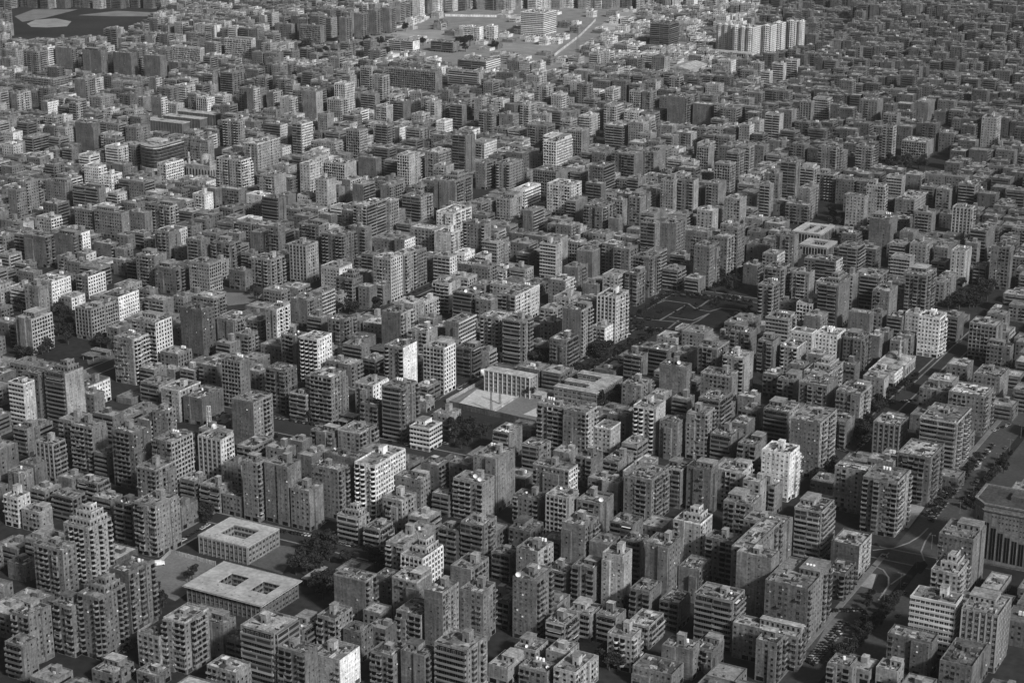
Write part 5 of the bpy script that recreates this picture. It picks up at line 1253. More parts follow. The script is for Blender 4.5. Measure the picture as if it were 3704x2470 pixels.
3101 -999;0 15 16 12 2;16 21 18 10 1;23 13 17 13 2;17 15 16 13 3;27 15 17 11 2;17 18 18 13 2;22 21 17 11 1;67 13 17 10 2;15 18 18 10 0;53 18 18 5 1;21 19 17 11 1
3121 -2377;0 21 16 8 1;24 19 17 6 7;30 16 17 10 3;18 18 16 11 5;21 17 16 9 4;20 14 17 6 1;25 15 15 9 3;19 18 17 11 4;20 14 17 10 1;19 16 16 10 3;29 17 17 7 1;21 16 18 5 2
3121 -2113;0 20 16 11 3;23 14 18 9 8;26 18 15 9 3;22 18 16 8 5;20 13 17 10 3;15 19 16 6 8;30 16 18 8 4;19 13 17 9 8;17 17 15 11 4;19 17 16 9 7;448 13 17 6 3;61 14 17 11 6
3121 -1396;0 14 16 8 8;27 16 17 7 7;18 21 17 2 6;251 13 18 3 1;16 17 15 2 3;20 19 15 3 2;22 15 15 13 0;49 20 16 12 0;47 18 16 12 0;30 15 16 13 3;33 21 18 12 0
3121 -860;0 17 18 11 0;28 21 17 10 3;47 15 15 9 0;50 17 16 5 0;22 16 15 6 2
3149 -2319;0 16 17 7 4;18 21 15 7 4;25 18 17 11 5;29 17 16 11 6;22 16 15 7 1;19 14 14 11 4;17 16 15 5 3;28 20 16 7 2;24 16 15 10 4;18 14 16 10 2;18 19 16 11 3
3149 -2070;0 17 15 7 7;21 16 16 5 8;20 20 15 11 6;22 13 17 11 8;27 15 16 6 6;17 17 17 11 8;19 13 17 6 8;18 19 16 8 8;30 17 17 9 5;21 19 15 5 6;22 14 15 9 3;466 17 15 10 5
3149 -1368;0 19 14 5 8;22 19 17 5 6;21 21 15 8 8;71 18 15 4 7;21 15 14 4 0;89 20 17 3 3;32 19 15 4 0;22 18 16 4 1;41 19 17 10 2;31 15 16 12 1;17 21 17 11 2;24 21 15 12 1
3149 -902;0 15 16 12 2;19 16 16 12 1;18 20 14 12 2;33 13 15 10 0;15 14 15 11 1;17 21 15 13 0;24 21 14 8 0;34 21 15 5 0
3168 -2277;0 20 17 6 2;23 16 19 11 7;19 17 17 7 3;20 18 18 8 3;31 20 19 9 4;22 19 18 10 3;21 18 18 7 2;20 19 17 8 6;32 19 17 5 5;22 15 18 5 6;19 17 17 8 7;20 16 17 11 8
3168 -2000;0 15 17 8 8;18 18 17 8 7;21 16 18 5 5;18 19 18 8 6;32 16 18 5 8;18 17 18 8 4;21 14 18 10 7;18 16 19 5 7;28 19 18 6 7;505 16 18 10 4;19 17 19 8 8;72 15 19 2 1
3168 -1211;0 21 18 3 1;70 20 17 4 1;23 20 18 4 2;118 14 17 13 1;17 18 17 13 1;19 16 19 11 3;20 15 16 12 2;27 21 18 13 1;48 14 19 13 2;16 17 18 12 3;30 17 19 12 0
3168 -782;0 14 19 9 3;41 14 19 7 1
3197 -2227;0 15 19 10 3;18 17 17 9 3;29 17 18 5 7;19 19 18 5 5;22 19 17 9 7;22 19 18 9 3;31 20 19 5 7;23 14 18 10 7;17 15 18 5 8;18 14 19 10 5;27 18 18 11 3;22 13 19 5 5
3197 -1962;0 15 18 5 3;18 18 19 7 6;30 20 18 8 8;24 18 18 11 6;23 16 19 5 4;18 17 17 7 8;30 18 18 7 4;21 13 18 10 7;16 16 17 10 4;20 18 17 7 7;471 18 18 11 7
3197 -1271;0 16 18 11 8;17 15 18 10 1;19 18 16 9 0;121 13 17 4 2;17 14 18 3 1;213 21 18 12 2;32 17 17 12 0;18 18 18 13 0;21 19 19 13 1;22 21 19 11 2;32 17 18 10 1
3197 -740;0 14 17 7 2
3219 -2175;0 17 16 5 6;21 17 18 6 7;20 14 17 6 7;18 15 16 7 8;28 20 17 10 8;23 19 16 5 5;23 14 17 6 8;18 20 16 10 7;32 17 16 8 5;21 19 16 7 7;22 19 18 9 5;22 13 18 8 6
3219 -1900;0 20 17 7 4;21 18 16 10 3;21 20 17 5 3;22 13 16 8 7;26 15 17 11 8;16 16 16 11 7;19 17 16 7 7;21 14 16 10 7;25 17 17 6 8;491 20 17 8 3;33 16 18 7 2;40 16 17 3 0
3219 -1118;0 21 18 3 0;176 17 16 13 0;40 14 16 10 2;42 16 18 13 1;20 20 17 13 0;75 19 17 7 3;21 17 17 5 2
3247 -2141;0 21 18 6 6;24 14 19 11 6;16 19 18 9 3;30 18 17 8 7;22 13 18 7 7;15 19 20 11 8;22 20 17 10 8;32 19 18 5 4;22 19 19 9 8;21 20 18 9 7;21 16 19 7 4;27 17 18 9 8
3247 -1870;0 19 19 11 7;23 13 19 5 7;15 14 18 10 7;26 15 18 8 6;16 14 19 9 8;17 17 18 6 4;19 14 20 9 7;27 17 18 11 5;19 13 19 7 6;17 17 18 7 6;19 16 18 8 7;446 17 18 5 2
3247 -1205;0 13 18 8 0;17 16 19 6 1;20 17 17 10 0;29 15 18 7 1;18 13 20 2 1;204 17 17 12 2;27 14 17 11 2;16 15 19 12 3;80 20 18 6 1;22 19 18 8 0;21 20 19 6 0
3269 -2104;0 19 16 9 8;22 16 15 7 7;27 15 16 6 8;18 13 16 8 4;15 16 14 11 7;20 18 16 9 7;30 21 14 11 3;23 14 17 6 3;16 18 16 8 4;22 20 15 8 3;33 16 16 10 3;19 19 16 6 8
3269 -1836;0 15 14 9 6;19 21 17 10 8;32 18 16 10 5;23 17 15 7 8;20 15 16 8 4;16 15 16 5 7;27 17 15 8 8;19 20 16 6 3;23 16 16 11 8;19 16 17 11 8;483 18 16 8 2;20 18 14 7 0
3269 -1114;0 17 17 9 0;317 21 16 5 2;23 21 14 8 2;25 15 15 8 1
3296 -2044;0 20 16 11 6;24 14 15 7 5;17 21 16 8 7;33 18 15 8 3;22 15 15 9 7;18 21 15 5 3;23 19 15 10 3;31 16 16 11 5;17 16 16 6 7;18 14 15 8 7;16 14 16 6 4;26 17 15 8 8
3296 -1778;0 15 16 9 8;17 16 14 7 7;19 16 15 11 7;27 21 15 8 8;23 19 13 11 6;23 17 14 6 7;21 14 14 5 3;26 17 15 10 7;20 15 14 6 8;18 15 14 11 5;489 19 15 5 2
3296 -810;0 16 14 9 0;27 17 14 11 0;20 15 16 9 2
3314 -2023;0 20 17 6 3;23 16 17 7 8;29 14 18 9 7;18 20 19 9 8;23 16 17 10 8;20 17 17 8 7;30 19 17 5 8;23 19 18 8 3;21 16 18 6 4;19 14 19 6 8;25 18 18 7 5;22 20 18 7 6
3314 -1747;0 18 19 10 7;22 17 19 7 6;28 16 17 5 8;19 18 19 5 8;23 17 18 8 5;22 16 17 11 7;26 16 17 9 7;19 18 19 9 8;21 18 19 8 7;468 20 17 9 1;254 16 18 10 1;51 19 19 7 2
3314 -771;0 14 18 9 0
3344 -1961;0 14 19 5 4;17 20 18 11 4;23 14 19 9 3;27 18 18 10 5;20 16 17 9 8;19 20 19 9 7;23 17 18 9 8;29 21 19 11 5;25 14 17 7 6;17 20 19 9 5;22 20 18 8 8;30 18 19 8 5
3344 -1687;0 17 20 5 6;20 15 17 9 6;17 16 19 11 7;30 16 17 7 7;18 16 17 8 3;18 13 17 11 3;16 21 19 6 7;34 18 20 7 7;22 15 17 8 8;17 16 19 5 7;487 18 18 11 1
3344 -799;0 18 18 11 2;30 19 19 8 3
3366 -1933;0 18 16 7 8;23 13 16 5 7;26 16 14 5 8;18 14 17 7 8;17 13 16 6 6;17 19 14 10 7;30 14 16 10 7;18 20 14 6 7;22 15 17 8 8;18 21 17 5 8;33 15 16 11 3;18 14 17 8 3
3366 -1677;0 18 14 10 5;20 14 15 11 5;27 21 16 10 4;24 15 16 6 8;17 14 17 5 3;16 14 16 11 3;25 15 15 7 3;18 13 16 9 8;16 16 17 10 7;18 15 14 7 3;28 17 16 9 8
3366 -801;0 17 14 10 0;29 16 15 10 2
3393 -1874;0 17 15 10 7;21 20 15 10 6;23 14 16 10 5;26 18 14 7 4;22 20 14 6 5;22 14 16 11 4;17 14 14 7 7;25 16 15 6 8;19 17 15 8 3;21 20 16 6 3;23 18 16 7 8;31 20 16 9 4
3393 -1603;0 15 13 10 4;16 16 16 10 7;19 14 16 7 7;25 16 16 9 3;18 18 14 6 7;20 20 15 7 8;22 16 15 6 7;30 18 15 10 8;20 14 15 9 8;18 20 13 9 8;582 21 15 5 3;24 15 16 6 3
3393 -791;0 14 14 10 0
3411 -1839;0 20 15 9 3;24 17 15 7 7;28 16 16 11 7;19 15 16 5 7;18 16 17 10 6;19 17 16 9 5;31 15 16 8 7;17 20 15 8 3;23 18 16 7 7;22 20 17 6 6;31 13 17 11 3;18 21 17 8 5
3411 -1566;0 15 16 10 8;17 17 15 5 8;30 16 16 5 3;19 17 17 5 7;21 16 16 8 7;18 16 17 6 4;29 20 16 5 3;23 18 17 10 5;21 17 15 9 7;542 20 17 10 0;24 15 15 9 0;26 19 17 7 2
3439 -1794;0 16 13 5 8;17 21 16 5 4;25 19 15 5 3;31 16 15 5 6;19 15 14 10 8;19 19 15 5 4;21 17 15 10 5;28 18 13 9 3;20 19 15 10 3;23 18 13 10 8;21 19 14 8 8;30 18 15 11 4
3439 -1520;0 19 15 5 7;23 16 16 9 5;19 17 15 6 4;30 20 15 11 7;21 20 15 7 8;23 16 14 9 7;19 21 16 7 7;31 16 15 10 2;18 18 14 8 0;514 21 15 10 2;25 14 16 7 1
3457 -1760;0 18 18 5 5;22 13 17 10 3;16 17 19 9 7;21 20 16 8 5;33 20 17 9 8;22 14 19 5 3;18 17 18 10 5;22 19 18 8 4;31 14 19 5 7;15 15 16 5 8;18 20 16 7 8;23 15 16 11 8
3457 -1493;0 19 18 6 8;21 20 19 11 6;22 19 18 5 7;22 16 18 5 8;26 20 17 6 7;22 19 17 5 7;21 18 16 11 3;21 16 19 6 2;27 16 18 10 2;18 16 17 5 1;446 19 18 9 0;21 17 18 6 0
3457 -806;0 19 17 5 2
3485 -1714;0 21 16 6 8;25 17 18 9 7;29 14 18 7 8;18 20 17 9 5;22 21 18 9 8;23 17 18 5 7;29 18 18 10 7;20 18 18 9 7;21 20 18 11 6;22 15 17 10 4;26 19 17 9 5;21 15 19 8 8
3485 -1440;0 15 18 9 5;20 17 18 7 4;28 15 17 5 7;19 18 18 10 2;21 15 18 11 2;18 20 16 10 1;31 15 17 6 3;17 21 18 5 1;24 17 16 8 2;18 13 16 8 2;417 17 16 11 1;20 19 17 5 1
3506 -1671;0 18 15 8 7;29 17 15 11 8;21 14 15 6 5;18 21 17 10 8;22 14 15 9 8;27 15 17 6 7;18 16 15 8 7;19 17 15 6 8;18 20 16 11 3;32 20 15 7 7;23 17 17 6 4;19 19 17 7 8
3506 -1403;0 20 15 11 8;32 20 15 11 3;23 16 15 7 3;19 15 15 7 0;18 18 15 11 3;31 16 16 10 0;18 19 15 9 1;20 15 17 7 1;20 16 16 5 0;388 14 16 11 0;16 17 17 9 2
3534 -1629;0 18 17 10 3;23 17 16 7 7;19 19 16 5 7;21 17 17 9 8;28 18 18 10 8;21 19 17 6 8;21 16 16 11 8;19 14 17 10 8;25 19 17 5 8;23 18 15 9 6;22 16 17 5 8;20 20 15 6 1
3534 -1355;0 15 17 8 3;18 16 17 10 2;19 21 15 7 2;24 16 15 11 1;26 17 16 10 1;19 21 16 10 2;25 16 17 9 2;18 20 16 6 1;34 17 16 6 0;20 14 17 10 0;319 16 17 5 1
3534 -814;0 14 17 11 2
3554 -1588;0 18 16 9 5;22 17 19 7 5;19 17 19 10 5;20 19 16 7 8;30 19 18 10 3;21 14 17 11 7;19 17 17 6 7;20 21 18 5 7;35 17 17 11 2;22 19 17 11 0;22 14 19 9 1;18 20 17 8 3
3554 -1309;0 21 18 10 3;25 15 18 11 2;17 18 19 11 1;21 18 18 10 2;30 14 18 5 2;19 17 19 5 3;20 20 17 6 3;23 17 19 10 2;30 13 17 7 3;254 18 19 6 2;20 17 18 10 1
3554 -831;0 17 19 6 2
3583 -1529;0 19 17 6 3;23 19 18 6 4;22 17 18 6 4;21 16 18 10 7;28 19 19 8 7;22 19 17 5 2;21 20 18 8 1;23 17 17 7 1;29 15 17 9 2;18 13 18 8 2;17 20 19 8 1;24 14 18 8 2
3583 -1254;0 14 19 7 2;16 14 19 9 0;18 16 17 9 1;19 17 18 11 2;30 16 18 10 1;19 20 17 8 2;23 18 18 8 1;20 18 17 5 0;28 17 17 7 0;224 19 18 7 1;21 19 18 7 0
3604 -1502;0 20 19 7 8;33 18 18 11 5;20 14 18 9 5;17 18 17 7 2;20 17 19 11 0;28 17 19 9 1;19 21 17 6 2;24 16 19 6 3;18 21 19 11 1;33 17 17 7 0;22 18 18 9 2;20 21 17 9 3
3604 -1224;0 20 17 11 3;32 14 17 9 1;17 16 19 5 3;20 14 19 11 0;18 19 17 7 0;32 15 19 9 1;17 19 17 6 2;22 21 18 6 2;23 18 17 8 3;188 19 18 10 0
3634 -1456;0 19 16 10 4;21 16 16 8 2;19 15 17 5 1;17 15 16 11 3;26 17 16 6 2;20 18 16 10 2;20 13 17 6 0;15 19 17 7 0;33 13 18 5 1;16 17 18 8 2;18 15 17 9 2;17 19 16 10 1
3634 -1203;0 20 16 7 0;21 18 15 6 1;22 16 17 9 3;17 18 16 9 2;30 18 18 7 0;19 13 16 10 3;18 15 16 11 1;17 21 18 10 1;32 17 17 8 2;21 17 16 9 3;18 20 18 11 0;113 18 17 6 3
3634 -846;0 16 17 10 0
3654 -1418;0 20 19 7 0;22 19 17 6 0;21 20 16 9 0;32 13 18 6 2;16 21 16 6 2;23 16 17 10 2;20 17 18 8 1;29 17 16 5 0;22 15 18 6 2;18 20 18 11 2;23 17 16 11 0;31 16 17 8 0
3654 -1143;0 17 17 6 1;20 16 16 10 1;21 14 18 8 0;26 13 19 11 1;16 13 16 5 1;17 17 19 11 0;22 17 19 9 0;29 13 18 9 2;17 16 17 6 1;20 13 18 5 2;69 17 18 6 3;21 20 19 9 3
3654 -840;0 15 19 6 1
3683 -1364;0 19 15 6 2;23 15 15 5 1;19 17 14 6 1;21 15 15 9 3;28 18 16 6 2;20 15 14 6 1;18 19 15 8 3;22 17 15 6 2;29 21 17 8 3;24 20 16 8 2;24 17 15 6 1;21 17 16 6 1
3683 -1087;0 18 17 11 2;22 20 16 9 1;23 20 15 9 0;24 15 16 7 1;26 17 15 5 1;20 18 17 10 2;21 19 14 9 0;24 17 16 5 3;29 20 16 11 2;25 17 16 8 1;18 15 16 7 0
3702 -1330;0 17 16 7 0;19 15 15 11 1;27 14 16 7 3;16 15 17 11 3;19 17 16 5 0;19 15 15 9 0;28 19 17 10 0;22 21 17 8 1;23 19 16 5 2;23 14 15 5 0;26 18 17 10 2;21 14 18 7 1
3702 -1070;0 17 15 9 0;22 13 16 11 2;26 18 17 5 2;21 13 17 11 2;17 14 15 6 2;16 17 17 9 1;31 15 18 11 0;19 14 18 11 2;16 18 16 5 2;21 18 17 6 2;31 17 16 5 0
3730 -1254;0 16 16 9 3;18 20 16 8 1;21 20 18 10 2;21 16 18 6 0;29 17 18 8 3;20 15 17 10 2;18 18 18 11 0;20 14 16 9 2;26 21 16 11 1;23 20 18 8 1;22 17 16 8 2;21 16 16 10 0
3730 -986;0 19 17 5 1;24 17 17 9 2;20 19 17 5 0;21 21 16 7 1;34 15 17 5 2;18 17 16 10 0
3751 -1231;0 20 14 8 1;23 18 13 11 1;29 20 16 8 0;23 13 15 7 1;16 20 15 7 1;24 15 15 5 1;27 20 15 7 3;22 15 14 10 1;18 19 15 10 1;21 17 16 8 2;29 20 13 9 0;22 20 14 5 2
3751 -953;0 20 13 8 1;22 20 15 7 0;31 17 15 8 0;19 20 14 6 0
3777 -1186;0 13 15 6 2;26 17 16 9 0;21 15 16 9 2;18 13 17 6 0;16 16 16 9 0;29 16 17 7 2;18 14 15 10 2;18 19 17 9 1;23 14 15 8 0;25 21 15 10 0;23 20 16 6 0;24 19 16 11 2
3777 -924;0 13 16 11 2;26 17 16 10 0;19 15 17 11 3
3796 -1143;0 19 14 11 2;22 14 16 6 0;17 16 16 7 1;29 18 17 10 0;23 19 17 10 0;22 13 15 6 1;15 14 16 5 1;27 18 15 8 0;20 16 15 5 1;20 14 14 8 1;18 20 14 7 0;32 13 16 6 0
3796 -881;0 20 16 8 0
3823 -1097;0 15 19 9 2;19 20 18 10 3;23 14 17 11 3;18 21 18 9 2;33 14 17 6 1;16 15 18 8 2;17 19 18 6 1;22 13 19 11 1;26 14 18 5 2;17 18 20 5 3;21 20 18 6 3
3845 -1058;0 15 14 10 2;26 16 14 5 1;19 21 14 8 1;23 14 13 10 2;16 18 15 7 0;29 18 14 6 2;19 19 14 6 2;22 17 15 10 3
3871 -1003;0 17 17 8 0;21 20 18 11 1;21 14 18 10 2;18 20 16 10 0;32 20 17 7 1;24 13 16 11 1
3892 -981;0 15 17 5 3;19 20 16 8 0;21 21 16 10 0;24 17 15 9 0
"""
AREAS = {
 'walled_yard': [(-203.2, 967.6), (-197.9, 987.8), (-169.4, 970.7), (-183.3, 943.8), (-177.4, 938.0), (-184.2, 923.7), (-197.3, 935.1)],
 'school_yard': [(-149.9, 976.9), (-136.5, 999.0), (-126.3, 995.8), (-126.2, 983.1), (-129.8, 958.6), (-150.6, 972.2)],
 'round_island': [(199.8, 939.4), (207.1, 958.6), (209.7, 958.6), (211.3, 954.1), (210.5, 946.7), (207.9, 939.4), (203.7, 933.6), (200.2, 935.1)],
 'kerb_island': [(229.8, 970.7), (236.9, 976.9), (237.5, 970.7), (231.1, 958.6), (228.6, 961.6)],
 'avenue_plaza': [(192.5, 943.8), (199.5, 961.6), (205.9, 958.6), (199.8, 939.4)],
 'avenue_pavement': [(151.4, 854.0), (170.9, 903.0), (177.4, 901.0), (155.4, 854.0)],
 'corner_pavement': [(189.5, 1071.4), (202.7, 1101.3), (206.4, 1097.5), (200.6, 1071.4)],
 'plaza': [(235.2, 1025.7), (246.7, 1062.3), (254.2, 1056.9), (237.5, 1024.0)],
 'lot_pavement': [(295.5, 1116.8), (302.4, 1136.8), (310.7, 1140.8), (303.7, 1120.8)],
 'sand_pitch': [(-38.8, 1246.9), (-25.8, 1279.2), (4.1, 1265.1), (-14.3, 1230.8)],
 'hard_court': [(-13.1, 1228.5), (5.5, 1263.8), (32.3, 1256.5), (18.0, 1235.0), (17.6, 1202.9), (-9.9, 1223.4)],
 'pale_court': [(7.9, 1225.2), (17.5, 1239.3), (17.8, 1219.9)],
 'school_ground': [(-46.9, 1250.5), (-19.6, 1299.0), (32.6, 1268.8), (28.8, 1242.1), (17.9, 1200.6), (-44.2, 1242.1)],
 'garden_lawn': [(96.4, 1455.5), (137.3, 1530.1), (165.8, 1526.7), (204.4, 1506.2), (172.6, 1439.9), (121.9, 1430.6), (95.3, 1438.3)],
 'boulevard_median': [(106.4, 1415.4), (115.3, 1414.8), (82.1, 1361.6), (54.6, 1320.7), (49.8, 1327.4), (76.5, 1371.5)],
 'street_garden': [(183.6, 1558.4), (205.4, 1585.7), (206.7, 1563.8), (184.5, 1531.9), (179.9, 1542.4)],
 'far_ground': [(-351.1, 2801.0), (-274.3, 3062.3), (-120.6, 3363.2), (-1.0, 3472.5), (590.1, 3472.5), (474.4, 2869.2), (340.9, 2685.7), (217.5, 2649.3), (89.3, 2613.8), (-102.2, 2710.6), (-214.3, 2801.0), (-316.0, 2774.6)],
 'far_yard_pale': [(-216.1, 3055.0), (-190.2, 3146.5), (-99.1, 3133.1), (-120.2, 3042.3)],
 'far_yard_a': [(-137.1, 3187.4), (-118.6, 3316.2), (-1.0, 3301.4), (-0.9, 3067.7), (-24.3, 3187.4), (-93.1, 3187.4)],
 'far_parade': [(-23.2, 2994.5), (77.0, 2966.9), (59.6, 2875.0), (-22.7, 2925.4)],
 'open_land_a': [(144.7, 3156.6), (166.7, 3266.8), (219.9, 3241.6), (240.1, 3192.5), (234.2, 3156.6), (172.7, 3121.5)],
 'open_land_b': [(181.0, 3344.4), (202.0, 3406.3), (294.8, 3406.3), (251.7, 3305.1), (196.0, 3300.0)],
 'track_field': [(-839.6, 3222.2), (-836.4, 3272.2), (-805.3, 3289.7), (-768.8, 3250.6), (-762.1, 3187.4), (-793.2, 3173.6), (-821.6, 3180.5)],
 'field_a': [(-885.0, 3316.2), (-874.6, 3411.0), (-792.9, 3411.0), (-826.0, 3294.1), (-852.7, 3243.4)],
 'field_b': [(-775.1, 3331.2), (-717.7, 3392.3), (-624.9, 3361.5), (-632.7, 3316.2), (-712.2, 3316.2)],
 'empty_lot': [(35.7, 877.9), (51.0, 879.2), (49.2, 854.0), (41.4, 845.5), (35.0, 857.7)],
 'open_lot': [(-249.8, 1535.4), (-214.5, 1531.9), (-215.9, 1504.5), (-239.0, 1494.5)],
 'villa_plot': [(-330.9, 1365.9), (-313.1, 1380.1), (-304.7, 1351.9), (-321.7, 1335.5)],
 'arcade_field': [(231.4, 1765.8), (257.9, 1784.1), (250.0, 1708.8), (221.4, 1692.0)],
 'mall_lot': [(-468.0, 1865.9), (-430.3, 1823.0), (-423.4, 1773.9), (-456.0, 1798.2)],
}
PATHS = [
 [(102.2, 1460.3), (120.9, 1452.4), (149.1, 1501.2), (130.1, 1511.3), (119.6, 1497.8)],
 [(120.9, 1452.4), (136.0, 1447.7)],
 [(129.9, 1461.9), (148.3, 1452.4), (163.1, 1471.5)],
 [(149.1, 1501.2), (154.1, 1484.6), (164.6, 1478.0), (175.0, 1487.9), (195.5, 1479.7)],
 [(154.1, 1484.6), (167.1, 1511.3), (172.7, 1514.7)],
 [(136.4, 1452.4), (126.4, 1430.6)],
 [(163.1, 1471.5), (152.9, 1452.4), (142.3, 1436.8)],
 [(96.4, 1455.5), (137.3, 1530.1), (165.8, 1526.7), (203.6, 1507.2)],
 [(95.3, 1438.3), (121.9, 1430.0)],
]
KERBS = [
 [(205.6, 970.7), (210.8, 964.6), (211.9, 954.1), (209.9, 943.8), (205.8, 935.1), (200.8, 925.1)],
 [(210.2, 991.8), (223.1, 995.0), (233.1, 1002.3), (241.7, 1012.1), (248.8, 1023.7)],
 [(236.9, 976.9), (237.6, 989.4), (243.0, 1003.9), (249.4, 1017.0)],
 [(211.5, 945.2), (217.3, 952.6), (222.3, 958.6)],
]
ROADS = {
 'avenue': [(191.8, 896.3), (320.3, 1132.5)],
 'dual_street': [(-165.0, 1207.4), (-64.9, 1148.0)],
 'school_street': [(-158.2, 1028.8), (-68.4, 976.9)],
 'yard_street': [(-205.7, 984.7), (-182.2, 1037.4)],
 'garden_street': [(53.5, 1335.5), (137.9, 1537.1)],
 'garden_street_b': [(61.2, 1316.7), (123.0, 1421.4)],
 'garden_top': [(132.8, 1545.9), (205.9, 1518.1)],
 'plot_street': [(-320.5, 1295.9), (-305.0, 1353.3)],
 'trees_street': [(221.2, 1151.1), (303.9, 1304.2)],
 'inner_street': [(-131.1, 1458.7), (-69.6, 1549.5)],
 'pitch_street': [(-62.6, 1228.0), (-19.7, 1304.2)],
 'cross_street': [(198.0, 1000.6), (233.0, 973.8)],
 'far_boulevard': [(-359.9, 2875.0), (-167.3, 3257.7), (-146.8, 3423.6)],
 'far_highway': [(65.2, 2855.4), (111.7, 3064.5), (145.6, 3254.2), (183.1, 3384.5)],
 'far_east_road': [(569.7, 2494.3), (706.1, 2612.8)],
 'mosque_street': [(309.9, 1301.1), (364.5, 1406.4)],
}
